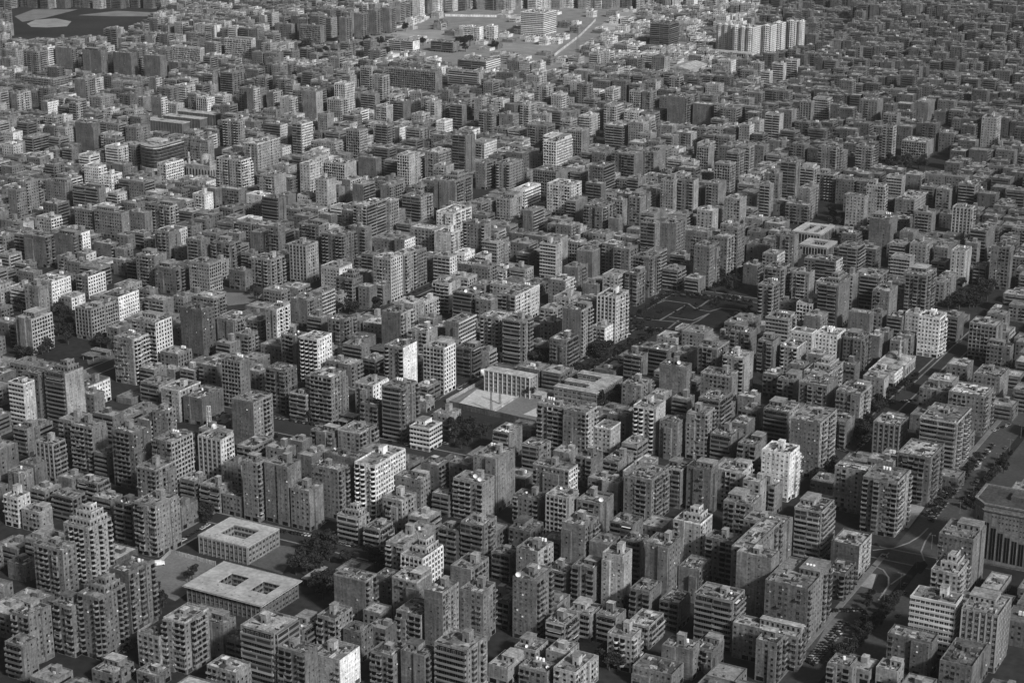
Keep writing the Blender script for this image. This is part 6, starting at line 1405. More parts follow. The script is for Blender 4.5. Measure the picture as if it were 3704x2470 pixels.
TREES = """
-116.3 987.4 4.2 0;-111.5 992.2 4.4 0;-106.1 989 4.9 0;-119.9 973.3 4.3 0;-114.5 970.2 4.3 0;-109 973.3 4.4 0;-104.9 976.4 3.9 0;-122 958 4.3 0
-115.4 955 4.5 0;-110.7 958 4.7 0;-112.1 984.2 3.7 0;-108.2 984.2 4.0 0;-106.4 940.2 3.3 0;-102 946.1 4.0 0;-103.8 925.8 3.9 0;-99.1 928.7 3.2 0
-108.3 934.4 4.2 0;-102.4 937.3 4.2 0;-82.8 981.1 3.4 1;-78.6 976.4 3.3 1;-80 968.7 2.8 1;-74.7 965.6 2.6 1;-95.4 970.2 3.2 1;-91.2 973.3 2.7 1
-72.8 995.4 2.8 1;-189.3 916 3.3 2;-195.8 931.6 3.0 2;-189.1 907.7 3.6 2;-180.4 946.1 2.9 2;-179.3 950.5 3.4 2;46.9 855.6 3.4 3;52.4 851.9 3.6 3
57.8 847 3.4 3;49.1 843.4 3.6 3;60.1 856.8 3.3 3;64.3 906.3 3.1 3;62.8 910.5 4.0 3;53.6 842.1 4.0 3;45.4 848.2 3.8 3;168.4 848.8 2.6 4
169.1 851.3 2.4 4;170 852.1 2.5 4;171.9 854.3 3.0 4;173.2 856.3 2.5 4;176 862.1 2.6 4;175.8 861.4 2.9 4;177.6 863.6 2.2 4;179.6 869.3 2.2 4
181 869.3 2.9 4;182.3 874.3 2.8 4;183.3 873.6 2.2 4;186 879.2 2.2 4;186.7 881.8 2.7 4;187.4 881.9 2.9 4;189.3 885.3 2.2 4;191.5 889.3 3.0 4
193.6 892.1 2.9 4;195 894.8 2.6 4;196.1 897 2.4 4;196.8 896.8 2.1 4;199.7 902 2.0 4;201.5 905 3.0 4;201.8 905.3 2.2 4;204.3 910.9 2.7 4
206.4 913.1 2.3 4;206.4 913.7 2.8 4;208.5 918.3 2.6 4;209.8 921.9 2.3 4;212.2 924 2.2 4;181 881.2 1.9 4;182.7 886.9 2.1 4;186.5 894.2 1.7 4
188.2 900.7 1.9 4;191.6 911.9 2.3 4;194.4 918.1 2.4 4;197.2 927.1 2.1 4;256.8 1040.3 2.5 4;260.3 1052.7 2.5 4;262.7 1054.1 2.1 4;268.9 1062 2.4 4
271.8 1073.1 2.5 4;277.5 1080.9 2.2 4;280.9 1087.4 2.3 4;285.6 1100 2.0 4;291.6 1105.9 2.2 4;296.6 1116.7 2.2 4;301.1 1124.1 1.8 4;305 1135.5 2.3 4
280.8 1051.4 2.4 4;284.5 1060.6 2.9 4;288 1066.4 2.3 4;290.8 1071.9 2.7 4;294 1079.3 2.2 4;297.9 1087.1 2.4 4;303.1 1096.2 2.8 4;307.1 1101.9 2.9 4
310.3 1106.9 2.9 4;314.9 1119.3 2.4 4;318.1 1123 2.6 4;322.7 1133.4 2.3 4;327.6 1138.2 2.1 4;168.1 855.6 3.5 4;165.5 847 3.8 4;168.5 844.6 3.8 4
165.4 853.1 3.7 4;-185.9 1035.7 3.9 5;-189.7 1042.7 3.1 5;-182.8 1028.9 3.0 5;-183.1 1039.2 3.3 5;-40.3 1192.5 3.4 6;-35.1 1196.9 3.3 6
-28.9 1194.7 3.6 6;-24.1 1183.6 3.9 6;-37.6 1179.3 3.7 6;-31.6 1179.3 3.4 6;-26.9 1170.6 4.2 6;-20.9 1177.1 4.4 6;-17.2 1181.4 3.6 6;-34 1157.8 3.1 6
-29.7 1162.1 3.0 6;-38.8 1166.3 4.2 6;-159.3 1170.6 2.4 5;-140.8 1210.5 3.3 5;14.6 1262.6 3.3 7;12.2 1260.1 3.0 7;63.5 1240.8 4.1 7;67 1231.3 3.0 7
71.8 1248 3.2 7;76.7 1265 3.6 7;75.6 1275 3.0 7;64.1 1219.6 4.2 7;76.7 1250.4 3.3 7;42.5 1308.3 3.2 7;31.1 1318.9 3.1 7;47.6 1310.9 3.9 7
29.1 1157.8 2.9 3;26.3 1162.1 3.2 3;291 1282.5 3.3 8;286.7 1277.5 3.4 8;294.5 1287.6 3.6 8;259.1 1243.2 3.8 9;258 1229 3.2 9;254.3 1222 3.6 9
271.1 1260.1 3.2 9;275 1255.2 3.0 9;262.8 1233.7 3.6 9;238.1 1188 3.9 9;241.1 1183.6 3.2 9;233.1 1181.4 3.3 9;245 1192.5 3.4 9;238 1174.9 3.8 9
231.9 1170.6 3.6 9;245.1 1201.4 3.7 9;197.6 1101.4 3.3 9;193.7 1099.5 2.9 9;204.2 1111.1 3.4 9;207.2 1121 3.5 9;275.5 1090 2.1 4;259.1 1065.9 3.1 4
316.7 1113.1 2.9 4;304.2 1097.6 2.2 4;284.5 1062.3 2.5 4;291.3 1073.2 2.8 4;299.1 1088.1 3.1 4;279.4 1055.1 2.5 4;-368.3 1461.5 3.8 10
-359.9 1448.8 4.2 10;-374.2 1471.2 4.1 10;-357.4 1430 4.3 10;-361.5 1408.7 3.6 10;-354.4 1408.7 3.9 10;-349.7 1411.8 3.3 10;-365.2 1405.8 4.0 10
-365 1439.4 4.1 10;-325.3 1385.1 3.6 10;-319.8 1388 3.7 10;-313.3 1382.2 3.1 10;-320.8 1376.4 3.9 10;-315.6 1376.4 4.0 10;-359.7 1367.8 4.0 10
-375.4 1351 3.4 10;-369.2 1353.8 3.7 10;-380.9 1359.4 3.2 10;-348.7 1388 3.9 10;-412.7 1484.3 3.8 10;-407.4 1474.4 3.2 10;-362.7 1362.2 2.9 10
-144.3 1474.4 3.6 11;-139.6 1484.3 3.8 11;-134.8 1471.2 4.1 11;-129.5 1474.4 3.7 11;-133.1 1484.3 3.0 11;-117 1507.7 4.1 11;-111.1 1504.3 3.1 11
-112.6 1484.3 4.1 11;-107.6 1507.7 3.2 11;-112.6 1471.2 3.5 11;-9.1 1339.9 3.6 11;-5.7 1348.2 2.9 11;-8.3 1353.8 2.9 11;-1.4 1345.4 3.3 11
-222.4 1524.9 3.5 11;-215.9 1511.1 3.6 11;8.7 1356.5 3.8 7;12.9 1351 4.1 7;17.1 1342.7 3.6 7;23.1 1342.7 4.1 7;7 1362.2 3.1 7;26.6 1351 3.3 7
111 1404.5 3.5 12;107.5 1395.5 2.7 12;103 1387.7 3.0 12;99.6 1386.1 2.6 12;95.1 1375.8 2.9 12;93 1374.9 3.4 12;88.8 1363 3.5 12;84.5 1360.3 3.0 12
80.1 1354.8 2.8 12;77.2 1348.5 2.6 12;72.3 1340 3.1 12;70.2 1338.7 3.5 12;67.2 1331.8 2.6 12;62.9 1325.3 3.3 12;58.5 1320.9 2.4 12;55.8 1312.3 2.6 12
64.3 1370.7 3.7 12;69.2 1365 4.2 12;75.4 1367.8 3.8 12;62.2 1362.2 3.8 12;66.1 1353.8 4.1 12;71 1348.2 3.5 12;156 1479.4 1.4 13;119.1 1454.1 1.4 13
135.8 1471.2 1.3 13;140.5 1468.9 1.1 13;154.6 1492.2 1.4 13;172.2 1504.5 1.8 13;124.2 1472.3 1.7 13;172.4 1496.7 1.2 13;172.8 1494.3 1.9 13
168.8 1489.1 1.1 13;157.4 1484.1 1.0 13;168.1 1496.3 1.7 13;111.9 1454.2 1.6 13;101.3 1441 1.6 13;182 1521.6 1.0 13;146.1 1489.1 1.4 13
153.3 1479.1 1.0 13;106.2 1440.4 1.5 13;144.4 1482.7 1.0 13;114.1 1450.6 1.7 13;97.3 1442.9 1.6 18;98.8 1454 1.8 18;103.1 1457.1 1.7 18
105.6 1463.6 2.2 18;107.9 1468.1 2.0 18;110.6 1473.3 1.5 18;112.7 1478.4 2.1 18;117.4 1487.7 1.9 18;119.4 1489.8 2.0 18;122.5 1499.4 2.0 18
124.9 1503.2 1.6 18;127.4 1506.6 2.1 18;132 1513.9 2.1 18;135.2 1520.5 1.9 18;137.2 1523.1 1.8 18;139.9 1522 2.0 18;142.9 1523.3 1.3 18
147.3 1524.2 1.8 18;150.1 1518.5 2.0 18;154.2 1519.9 1.2 18;157.9 1515.6 2.1 18;160.1 1514.3 1.4 18;164 1513.8 1.7 18;166.7 1509.3 1.4 18
170.8 1509.9 1.7 18;174.1 1506.7 1.8 18;176.3 1507.8 1.3 18;181.3 1508.9 2.1 18;184.2 1509 1.6 18;186.9 1505.5 1.7 18;190.1 1505 1.8 18
194.7 1501.6 1.6 18;196.9 1497.5 1.5 18;200.3 1496 1.9 18;94.6 1426.5 1.9 18;98.8 1425.1 1.5 18;101.7 1424.1 1.6 18;105.6 1423.2 2.0 18
110.4 1420.7 1.4 18;114.4 1417.7 1.6 18;116.9 1415.2 1.9 18;122.4 1418.4 1.8 18;171 1427.1 1.8 18;175.9 1436.9 2.2 18;178.7 1444.4 1.9 18
183.8 1454.7 2.4 18;187 1460.4 2.4 18;191.4 1468.8 2.1 18;196.7 1476.6 1.6 18;200.1 1483.7 1.5 18;186.8 1553.1 3.9 14;192.5 1560.3 3.7 14
195.7 1546 3.5 14;187.3 1531.9 3.2 14;203.1 1567.6 3.1 14;203.3 1586 3.6 14;175.2 1535.4 3.5 14;183.5 1567.6 3.5 14;184.1 1582.3 3.6 14
209.6 1597.3 3.7 14;42.3 1302.5 3.0 7;47.4 1305.1 3.0 7;31.1 1318.3 3.8 7;50.6 1302.5 3.7 7;389.6 1490.6 3.7 15;380 1499 4.7 15;377.6 1501.9 3.7 15
381.3 1508.9 4.6 15;391.3 1503.5 4.5 15;375.3 1493.5 4.9 15;389.2 1491.7 3.8 15;405.8 1520.9 5.0 15;377.9 1497.8 4.1 15;397.6 1506.9 4.8 15
402.7 1508.2 4.6 15;413.2 1536.1 4.4 15;373.3 1483.5 5.2 15;362.6 1477.1 4.6 15;396 1517.6 4.1 15;387.1 1490.5 4.0 15;383.2 1488.5 4.1 15
405 1523 4.1 15;373.3 1492.9 4.9 15;373.8 1484.5 4.9 15;406.6 1532.3 5.3 15;403.5 1512.8 5.0 15;392.1 1553.1 3.4 15;407.6 1556.7 3.4 15
406.9 1546 3.5 15;415.3 1560.3 4.1 15;395.6 1538.9 4.1 15;271.2 1639.9 3.3 15;243.6 1701.4 3.4 15;338.5 1370.7 3.4 15;336.8 1714.2 3.4 15
341.3 1727.2 3.5 15;441.4 2057.9 4.3 16;454.9 2036.2 4.7 16;449.4 2059.1 4.6 16;462 2052.5 3.4 16;442.6 2036 4.3 16;460.9 2029.3 4.7 16
422.8 2035.8 4.7 16;429.4 2065.2 4.6 16;465.5 2065 4.4 16;423.9 2023.5 4.4 16;434.8 2056.3 4.6 16;440.1 2022.3 4.0 16;312.7 1771.6 3.6 16
320 1796 3.7 16;321 1774.6 3.3 16;325.9 1788.6 3.8 16;323.8 1779.1 3.9 16;328.9 1790.1 3.4 16;322.1 1780.9 3.3 16;322.2 1818.8 3.7 16
-323.4 2924.4 7.5 17;-311.6 2878.1 5.9 17;-286.2 2866.7 5.4 17;-294.4 2844.2 5.5 17;-259.6 2878.1 6.1 17;-249.8 2844.2 5.7 17;-231 2960.2 7.4 17
-224.9 2878.1 5.1 17;-211.4 2960.2 5.8 17;-233.6 2924.4 5.3 17;-212.2 2822.1 6.6 17;-191.5 2844.2 6.9 17;-151.5 2936.3 5.4 17;-142 2960.2 5.2 17
-85 2960.2 6.1 17;-76 2960.2 6.5 17;-67.1 2960.2 7.3 17;-72.9 2901.1 5.1 17;-25.9 2924.4 5.3 17;-179.5 3125 5.5 17;-273.8 2844.2 5.5 17
-244.8 2866.7 5.6 17
"""
CARS = """
153 849.1 p 0;154.3 851.6 p 0;155.7 854 p 0;157 856.5 p 0;158.4 859 p 0;159.7 861.5 p 0;161.1 864 p 0;162.5 866.5 p 0;163.9 869 p 0;165.2 871.5 p 0
166.6 874.1 p 0;168 876.6 p 0;169.5 879.2 p 0;170.9 881.8 p 0;172.3 884.4 p 0;173.7 887 p 0;175.2 889.7 p 0;176.6 892.3 p 0;178.1 895 p 0
151.1 851.6 p 1;152.5 854.1 p 1;153.9 856.6 p 1;155.3 859.2 p 1;156.7 861.7 p 1;158.1 864.3 p 1;159.5 866.9 p 1;161 869.5 p 1;162.4 872.1 p 1
165.3 877.4 p 1;166.8 880.1 p 1;168.3 882.7 p 1;169.7 885.4 p 1;171.2 888.1 p 1;172.7 890.8 p 1;174.2 893.5 p 1;175.7 896.3 p 1;172.8 911.2 p 2
174.4 911.3 p 2;176 911.3 p 2;177.6 911.4 p 2;179.2 911.5 p 2;180.7 911.5 p 2;182.3 911.6 p 2;183.9 911.7 p 2;185.5 911.7 p 2;188.7 911.9 p 2
194.3 929.4 a 3;196.9 932.2 a 3;199.6 935.1 a 3;213.3 998.2 b 4;214.7 981.5 b 4;207.7 904.4 a 5;218.7 943.8 a 6;216.6 933.6 a 6;253.1 1034.2 p 7
255.6 1038.9 p 7;258.1 1043.6 p 7;260.7 1048.4 p 7;263.2 1053.2 p 7;265.8 1058 p 7;268.4 1062.9 p 7;273.7 1072.8 p 7;276.4 1077.8 p 7;279 1082.8 p 7
281.8 1087.9 p 7;284.5 1093 p 7;287.3 1098.2 p 7;290 1103.4 p 7;292.8 1108.6 p 7;298.5 1119.3 p 7;301.4 1124.6 p 7;304.3 1130.1 p 7;307.2 1135.6 p 7
310.2 1141.1 p 7;313.1 1146.7 p 7;316.2 1152.3 p 7;319.2 1158 p 7;322.2 1163.7 p 7;252.3 1042.9 p 8;255 1047.9 p 8;260.5 1058.1 p 8;263.3 1063.3 p 8
266.1 1068.5 p 8;268.9 1073.7 p 8;271.8 1079 p 8;277.6 1089.8 p 8;280.6 1095.2 p 8;283.5 1100.7 p 8;286.5 1106.3 p 8;289.5 1111.9 p 8;292.6 1117.5 p 8
295.7 1123.2 p 8;298.8 1128.9 p 8;301.9 1134.7 p 8;217.1 1157.4 b 9;218.8 1155.3 b 9;220.5 1153.2 b 9;222.2 1151.1 b 9;223.8 1149 b 9;231.6 1159.5 p 10
233.3 1162.4 p 10;234.9 1165.4 p 10;236.6 1168.3 p 10;238.3 1171.3 p 10;239.9 1174.3 p 10;243.3 1180.4 p 10;246.7 1186.5 p 10;248.5 1189.6 p 10
289.4 1254.1 p 11;285.9 1252.9 p 11;282.5 1251.7 p 11;279 1250.5 p 11;272.2 1248.1 p 11;268.7 1246.9 p 11;330.7 1191.8 a 12;333.3 1194 a 12
338.4 1198.4 a 12;340.9 1200.6 a 12;343.5 1202.9 a 12;286.3 1075 a 13;292.4 1084.7 a 13;298.6 1094.4 a 13;304.8 1104.4 a 13;311.2 1114.5 a 13
317.7 1124.7 a 13;281 1070.9 a 14;296.5 1098.4 a 14;312.7 1127.2 a 14;329.6 1157.4 a 14;-137.5 1018.7 p 15;-135.5 1018 p 15;-131.3 1016.5 p 15
-129.2 1015.8 p 15;-127.2 1015.1 p 15;-125.1 1014.3 p 15;-123 1013.6 p 15;-121 1012.9 p 15;-104 1001.4 b 16;-101.3 1000.2 b 16;-98.6 999 b 16
-95.9 997.8 b 16;-93.1 996.6 b 16;-90.4 995.4 b 16;-87.7 994.2 b 16;-97.1 989.4 b 17;-92.3 986.6 b 17;-78.2 987.8 b 18;-75.1 986.5 b 18;-72 985.2 b 18
-68.9 983.9 b 18;-115.1 1027.1 a 19;-113.4 1030.5 a 19;-111.7 1033.9 a 19;-165.5 1217.6 p 20;-162.5 1216.1 p 20;-159.6 1214.6 p 20;-153.7 1211.7 p 20
-150.8 1210.2 p 20;-147.9 1208.7 p 20;-145 1207.3 p 20;-142.1 1205.8 p 20;-139.2 1204.3 p 20;-136.3 1202.9 p 20;-81.7 1169 b 21;-75.6 1166.9 b 21
-70.9 1164.1 p 22;-68.4 1162.8 p 22;-65.9 1161.4 p 22;-63.4 1160.1 p 22;-60.8 1158.8 p 22;-58.3 1157.5 p 22;-55.8 1156.2 p 22;-53.3 1154.9 p 22
-44.8 1165.8 b 23;-39 1283.7 a 24;-34.9 1290.1 a 24;-30.7 1296.5 a 24;-26.5 1302.9 a 24;-22.2 1309.4 a 24;-52.7 1256.5 a 25;-38.1 1278.7 a 25
95 1418.4 p 26;93.1 1415 p 26;91.1 1411.7 p 26;85.3 1401.7 p 26;83.4 1398.4 p 26;81.5 1395.1 p 26;79.6 1391.8 p 26;77.8 1388.6 p 26;75.9 1385.3 p 26
74 1382.1 p 26;72.2 1378.9 p 26;70.3 1375.7 p 26;68.5 1372.5 p 26;64.8 1366.1 p 26;63 1363 p 26;61.2 1359.8 p 26;59.4 1356.7 p 26;57.6 1353.6 p 26
55.8 1350.5 p 26;99.5 1391.7 p 27;96.5 1387 p 27;93.6 1382.3 p 27;90.6 1377.7 p 27;87.6 1373.1 p 27;81.8 1363.9 p 27;78.9 1359.4 p 27;76 1354.9 p 27
73.1 1350.4 p 27;70.3 1345.9 p 27;67.5 1341.5 p 27;64.7 1337.1 p 27;61.9 1332.8 p 27;169.6 1545.9 p 28;171.9 1548.9 p 28;174.1 1551.8 p 28
176.4 1554.8 p 28;178.6 1557.8 p 28;180.9 1560.8 p 28;183.2 1563.8 p 28;182.1 1526.7 p 29;184.4 1525.2 p 29;186.8 1523.8 p 29;189.2 1522.4 p 29
191.6 1520.9 p 29;194 1519.5 p 29;196.4 1518.1 p 29;100.4 1432.1 b 30;105.9 1429.1 b 30;108.6 1427.5 b 30;111.4 1426 b 30;114.1 1424.5 b 30
116.8 1423 b 30;119.7 1511.3 a 31;122.5 1516 a 31;128.2 1525.6 a 31;131 1530.5 a 31;133.9 1535.4 a 31;-128.2 1468.3 a 32;-119.6 1481 a 32
-115.2 1487.5 a 32;-110.8 1494 a 32;-106.4 1500.5 a 32;-102 1507.1 a 32;-97.5 1513.8 a 32;-88.4 1527.2 a 32;-83.8 1534 a 32;-79.2 1540.9 a 32
-74.5 1547.8 a 32;-69.8 1554.8 a 32;-231.2 870.3 b 33;-228.2 868.1 b 33;-225.2 865.9 b 33;-222.3 863.8 b 33;-219.4 861.6 b 33;-213.5 857.4 b 33
-210.6 855.3 b 33;-204.3 857.7 p 34;-202.9 859.7 p 34;-200.3 863.6 p 34;-198.9 865.6 p 34;-197.6 867.5 p 34;-194.9 871.5 p 34;-229.6 1000.6 b 35
-226.2 998 b 35;-222.8 995.5 b 35;-219.5 992.9 b 35;-197.6 997.4 a 36;-195.5 1001.6 a 36;-193.4 1005.7 a 36;-191.3 1010 a 36;-189.2 1014.2 a 36
-187 1018.5 a 36;-184.9 1022.8 a 36;-182.7 1027.1 a 36;336.7 1377.2 a 37;342.4 1383 a 37;348.1 1388.8 a 37;353.8 1394.6 a 37;359.6 1400.5 a 37
"""

# ------------------------------------------------------------------ ground, roads, pavements
def sheet(name, pts, z, mat, tone=0.3, kind='structure', thick=0.0):
    mb = MB()
    if thick:
        a = sum(pts[i][0] * pts[(i + 1) % len(pts)][1] - pts[(i + 1) % len(pts)][0] * pts[i][1] for i in range(len(pts)))
        mb.prism(pts if a > 0 else pts[::-1], z, z + thick, 0, tone)
    else:
        a = sum(pts[i][0] * pts[(i + 1) % len(pts)][1] - pts[(i + 1) % len(pts)][0] * pts[i][1] for i in range(len(pts)))
        mb.face([(x, y, z) for x, y in (pts if a > 0 else pts[::-1])], 0, tone)
    o = mb.build(name, None, [mat])
    o['kind'] = kind
    return o


def strip(p, q, w, ext0=0.0, ext1=0.0, off=0.0):
    p, q = Vector(p), Vector(q)
    d = (q - p).normalized()
    n = Vector((-d.y, d.x))
    p = p - d * ext0 + n * off
    q = q + d * ext1 + n * off
    return [tuple(p + n * w / 2), tuple(p - n * w / 2), tuple(q - n * w / 2), tuple(q + n * w / 2)]


sheet('ground', [(-7000, -800), (7000, -800), (7000, 12000), (-7000, 12000)], 0, M_GROUND)


def grid_dir(p, q):
    """streets follow the city grid: snap an observed line to it"""
    p, q = Vector(p), Vector(q)
    d = q - p
    ax = AV if abs(d.normalized().dot(AV)) > abs(d.normalized().dot(BU)) else BU
    L = d.dot(ax)
    m = (p + q) / 2
    return tuple(m - ax * L / 2), tuple(m + ax * L / 2)


SPEC = {'dual_street': (24, 60, 60), 'school_street': (13, 60, 10), 'yard_street': (12, 5, 60), 'garden_street': (12, 10, 40), 'garden_street_b': (12, 10, 0),
        'garden_top': (11, 10, 30), 'plot_street': (14, 60, 20), 'trees_street': (12, 20, 60), 'inner_street': (12, 20, 60), 'pitch_street': (12, 20, 60),
        'cross_street': (15, 40, 40), 'mosque_street': (12, 20, 80)}
zz = 0.004
for k, (w, e0, e1) in SPEC.items():
    p, q = grid_dir(*ROADS[k])
    sheet('street', strip(p, q, w, e0, e1), zz, M_ASPHALT)
    zz += 0.004
    for sgn in (1, -1):
        sheet('kerb', strip(p, q, 1.2, e0 - 8, e1 - 8, sgn * (w / 2 + 0.7)), 0.0, M_PAVING, 0.2, thick=0.13)
p, q = ROADS['avenue']
M_AVENUE = worn('worn_asphalt', 0.062, [(0.03, 3, 0.75, 1.25), (0.5, 4, 0.8, 1.2)], 0.85)
sheet('avenue', strip(p, q, 40, 420, 700), 0.06, M_AVENUE)
for pth in KERBS:
    for i, (a, b) in enumerate(zip(pth, pth[1:])):
        sheet('kerb', strip(a, b, 0.9, 0.3, 0.3), 0.05, M_PAVING, 0.24, thick=0.14 + .004 * (i % 4))
sheet('central_reservation', strip(p, q, 5, 420, -180), 0.06, M_LAWN, thick=0.14)
sheet('central_reservation', strip(p, q, 5, -205, 700), 0.06, M_LAWN, thick=0.14)
for sgn in (1, -1):
    sheet('kerb', strip(p, q, 0.5, 420, -175, sgn * 20.3), 0.0, M_PAVING, 0.2, thick=0.2)
    sheet('kerb', strip(p, q, 0.5, -205, 700, sgn * 20.3), 0.0, M_PAVING, 0.2, thick=0.2)
    sheet('pavement', strip(p, q, 3.0, 420, -178, sgn * 22.1), 0.0, M_PAVING, 0.17, thick=0.19)
    sheet('pavement', strip(p, q, 3.0, -208, 700, sgn * 22.1), 0.0, M_PAVING, 0.17, thick=0.19)
for k, w in (('far_boulevard', 16), ('far_highway', 26), ('far_east_road', 22)):
    pts = ROADS[k]
    for a, b in zip(pts, pts[1:]):
        sheet('distant_road', strip(a, b, w, 6, 6), zz, M_PAVING, 0.15)
        zz += 0.004
ATONE = {'walled_yard': .17, 'school_yard': .10, 'avenue_plaza': .3, 'avenue_pavement': .16, 'corner_pavement': .27, 'plaza': .26, 'lot_pavement': .2, 'sand_pitch': .5,
         'hard_court': .18, 'pale_court': .5, 'school_ground': .15, 'far_ground': .24, 'junction_apron': .06, 'villa_road': .1, 'far_yard_pale': .34, 'far_yard_a': .24, 'far_parade': .3, 'open_land_a': .42, 'open_land_b': .34,
         'track_field': .3, 'field_a': .2, 'field_b': .22, 'empty_lot': .12, 'open_lot': .16, 'villa_plot': .14, 'arcade_field': .16, 'mall_lot': .13}
for i, (k, pts) in enumerate(AREAS.items()):
    if k in ('garden_lawn', 'street_garden', 'boulevard_median', 'round_island', 'kerb_island'):
        sheet('lawn', pts, 0.0, M_LAWN, thick=0.17)
    else:
        sheet({'sand_pitch': 'sports_pitch', 'hard_court': 'paved_court', 'pale_court': 'paved_court', 'track_field': 'field', 'field_a': 'field', 'field_b': 'field'}.get(k, 'yard' if 'yard' in k or 'lot' in k or 'ground' in k else 'pavement'),
              pts, {'school_ground': .07, 'sand_pitch': .078, 'hard_court': .082, 'pale_court': .09}.get(k, .074 + .004 * i), M_PAVING, ATONE[k])
for pth in PATHS:
    for i, (a, b) in enumerate(zip(pth, pth[1:])):
        sheet('path', strip(a, b, 1.8, 0.7, 0.7), 0.178 + 0.004 * (i % 5), M_PAVING, 0.15)


def wall_line(a, b, h, t, label, tone=0.3, group=None):
    a, b = Vector(a), Vector(b)
    d = b - a
    mb = MB()
    mb.box(0, d.length, -t / 2, t / 2, 0, h, 0, tone)
    n = max(2, int(d.length / 6))
    for i in range(n + 1):
        x = d.length * i / n
        mb.box(x - .2, x + .2, -t / 2 - .1, t / 2 + .1, 0, h + .15, 0, tone)
    o = mb.build('boundary_wall', None, [M_PAINT])
    o.location = (a.x, a.y, 0)
    o.rotation_euler = (0, 0, math.atan2(d.y, d.x))
    return tag(o, label, 'wall', group)


A = AREAS
wall_line(A['walled_yard'][1], A['walled_yard'][2], 2.4, .3, 'pale boundary wall between the sandy yard and the courtyard school', .4)
wall_line(A['walled_yard'][0], A['walled_yard'][1], 2.4, .3, 'pale boundary wall along the street side of the sandy yard', .34)
sg = A['school_ground']
wall_line(sg[0], sg[1], 2.6, .3, 'long pale wall between the street and the sandy sports pitch', .34)
wall_line(sg[5], sg[4], 4.2, .5, 'tall dark wall in front of the sandy sports pitch', .12)
wall_line(sg[1], sg[2], 2.2, .3, 'low wall behind the school block beside the pitch', .3)
hc = A['hard_court']
wall_line(hc[0], hc[1], 1.4, .3, 'low pale wall between the sand pitch and the paved court', .42)
wall_line(A['far_yard_a'][1], A['far_yard_a'][2], 4, .5, 'white perimeter wall behind the white slab pair', .7)
wall_line(ROADS['far_highway'][0], ROADS['far_highway'][1], 4, .6, 'white wall along the lower bend of the distant highway', .6)
wall_line(ROADS['far_highway'][1], ROADS['far_highway'][2], 4, .6, 'white wall along the upper bend of the distant highway', .6)
bl = ROADS['far_boulevard']
for k in (0, 1):
    a, b = Vector(bl[k]), Vector(bl[k + 1])
    n = Vector((-(b - a).y, (b - a).x)).normalized()
    wall_line(a - n * 16, b - n * 16, 3.5, .5, ('white wall along the lower part of the distant boulevard', 'white wall along the upper part of the distant boulevard')[k], .68)

# ------------------------------------------------------------------ apartment buildings
def window_mesh(name, gl):
    mb = MB()          # unit window: frame ring standing 7 cm proud of the wall, pane set inside it, sill
    for a in ((-.5, -.44, 0, 1), (.44, .5, 0, 1), (-.44, .44, .94, 1), (-.44, .44, 0, .05), (-.025, .025, .05, .94)):
        mb.box(a[0], a[1], -.07, 0, a[2], a[3], 1, bottom=True)
    mb.face([(-.44, -.02, .05), (.44, -.02, .05), (.44, -.02, .94), (-.44, -.02, .94)], 0)
    mb.box(-.56, .56, -.2, 0, -.06, 0, 1, bottom=True)
    return mb.mesh(name, [gl, M_PAINT_O])


WIN = [window_mesh('window_dark', M_GLASS), window_mesh('window_curtained', M_GLASS2), window_mesh('window_shuttered', M_SHUTTER)]


def balcony_mesh(kind):
    mb = MB()
    dp = 1.45
    if kind == 'round':
        n = 9
        arc = [(.5 * math.cos(math.pi * (1 + i / (n - 1))), dp * 1.15 * math.sin(math.pi * (1 + i / (n - 1)))) for i in range(n)]
        arc = [(x, min(0, y * (1.0 if abs(x) < .42 else 1.0)) - (0.35 if 0 < i < n - 1 else 0.0)) for i, (x, y) in enumerate(arc)]
        mb.prism(arc, -.16, 0, 1)
        for i in range(n - 1):
            a, b = arc[i], arc[i + 1]
            ai, bi = (a[0] * .94, a[1] * .93), (b[0] * .94, b[1] * .93)
            mb.face([(*a, 0), (*b, 0), (*b, .95), (*a, .95)], 1)
            mb.face([(*bi, 0), (*ai, 0), (*ai, .95), (*bi, .95)], 1)
            mb.face([(*a, .95), (*b, .95), (*bi, .95), (*ai, .95)], 1)
    else:
        ph = {'open': .95, 'low': .7, 'closed': .95, 'loggia': .95}[kind]
        mb.box(-.5, .5, -dp, 0, -.16, 0, 1, bottom=True)
        mb.box(-.5, .5, -dp, -dp + .1, 0, ph, 1)
        for x in (-.5, .47):
            mb.box(x, x + .03, -dp + .1, 0, 0, ph if kind != 'loggia' else 2.94, 1)
        if kind == 'closed':
            for x in (-.5, -.02, .46):
                mb.box(x, x + .04, -dp + .02, -dp + .1, ph, 2.75, 1)
            mb.face([(-.47, -dp + .06, ph), (.47, -dp + .06, ph), (.47, -dp + .06, 2.6), (-.47, -dp + .06, 2.6)], 2)
            mb.box(-.5, .5, -dp, 0, 2.6, 2.8, 1, bottom=True)
            for x in (-.49, .49):
                mb.face([(x, -dp + .06, ph), (x, 0, ph), (x, 0, 2.6), (x, -dp + .06, 2.6)], 2)
    mb.face([(-.44, -.03, .02), (.44, -.03, .02), (.44, -.03, 2.45), (-.44, -.03, 2.45)], 0)
    mb.box(-.42, .42, -.07, 0, 2.45, 2.55, 1, bottom=True)
    return mb.mesh('balcony_' + kind, [M_GLASS, M_PAINT_O, M_GLASS2])


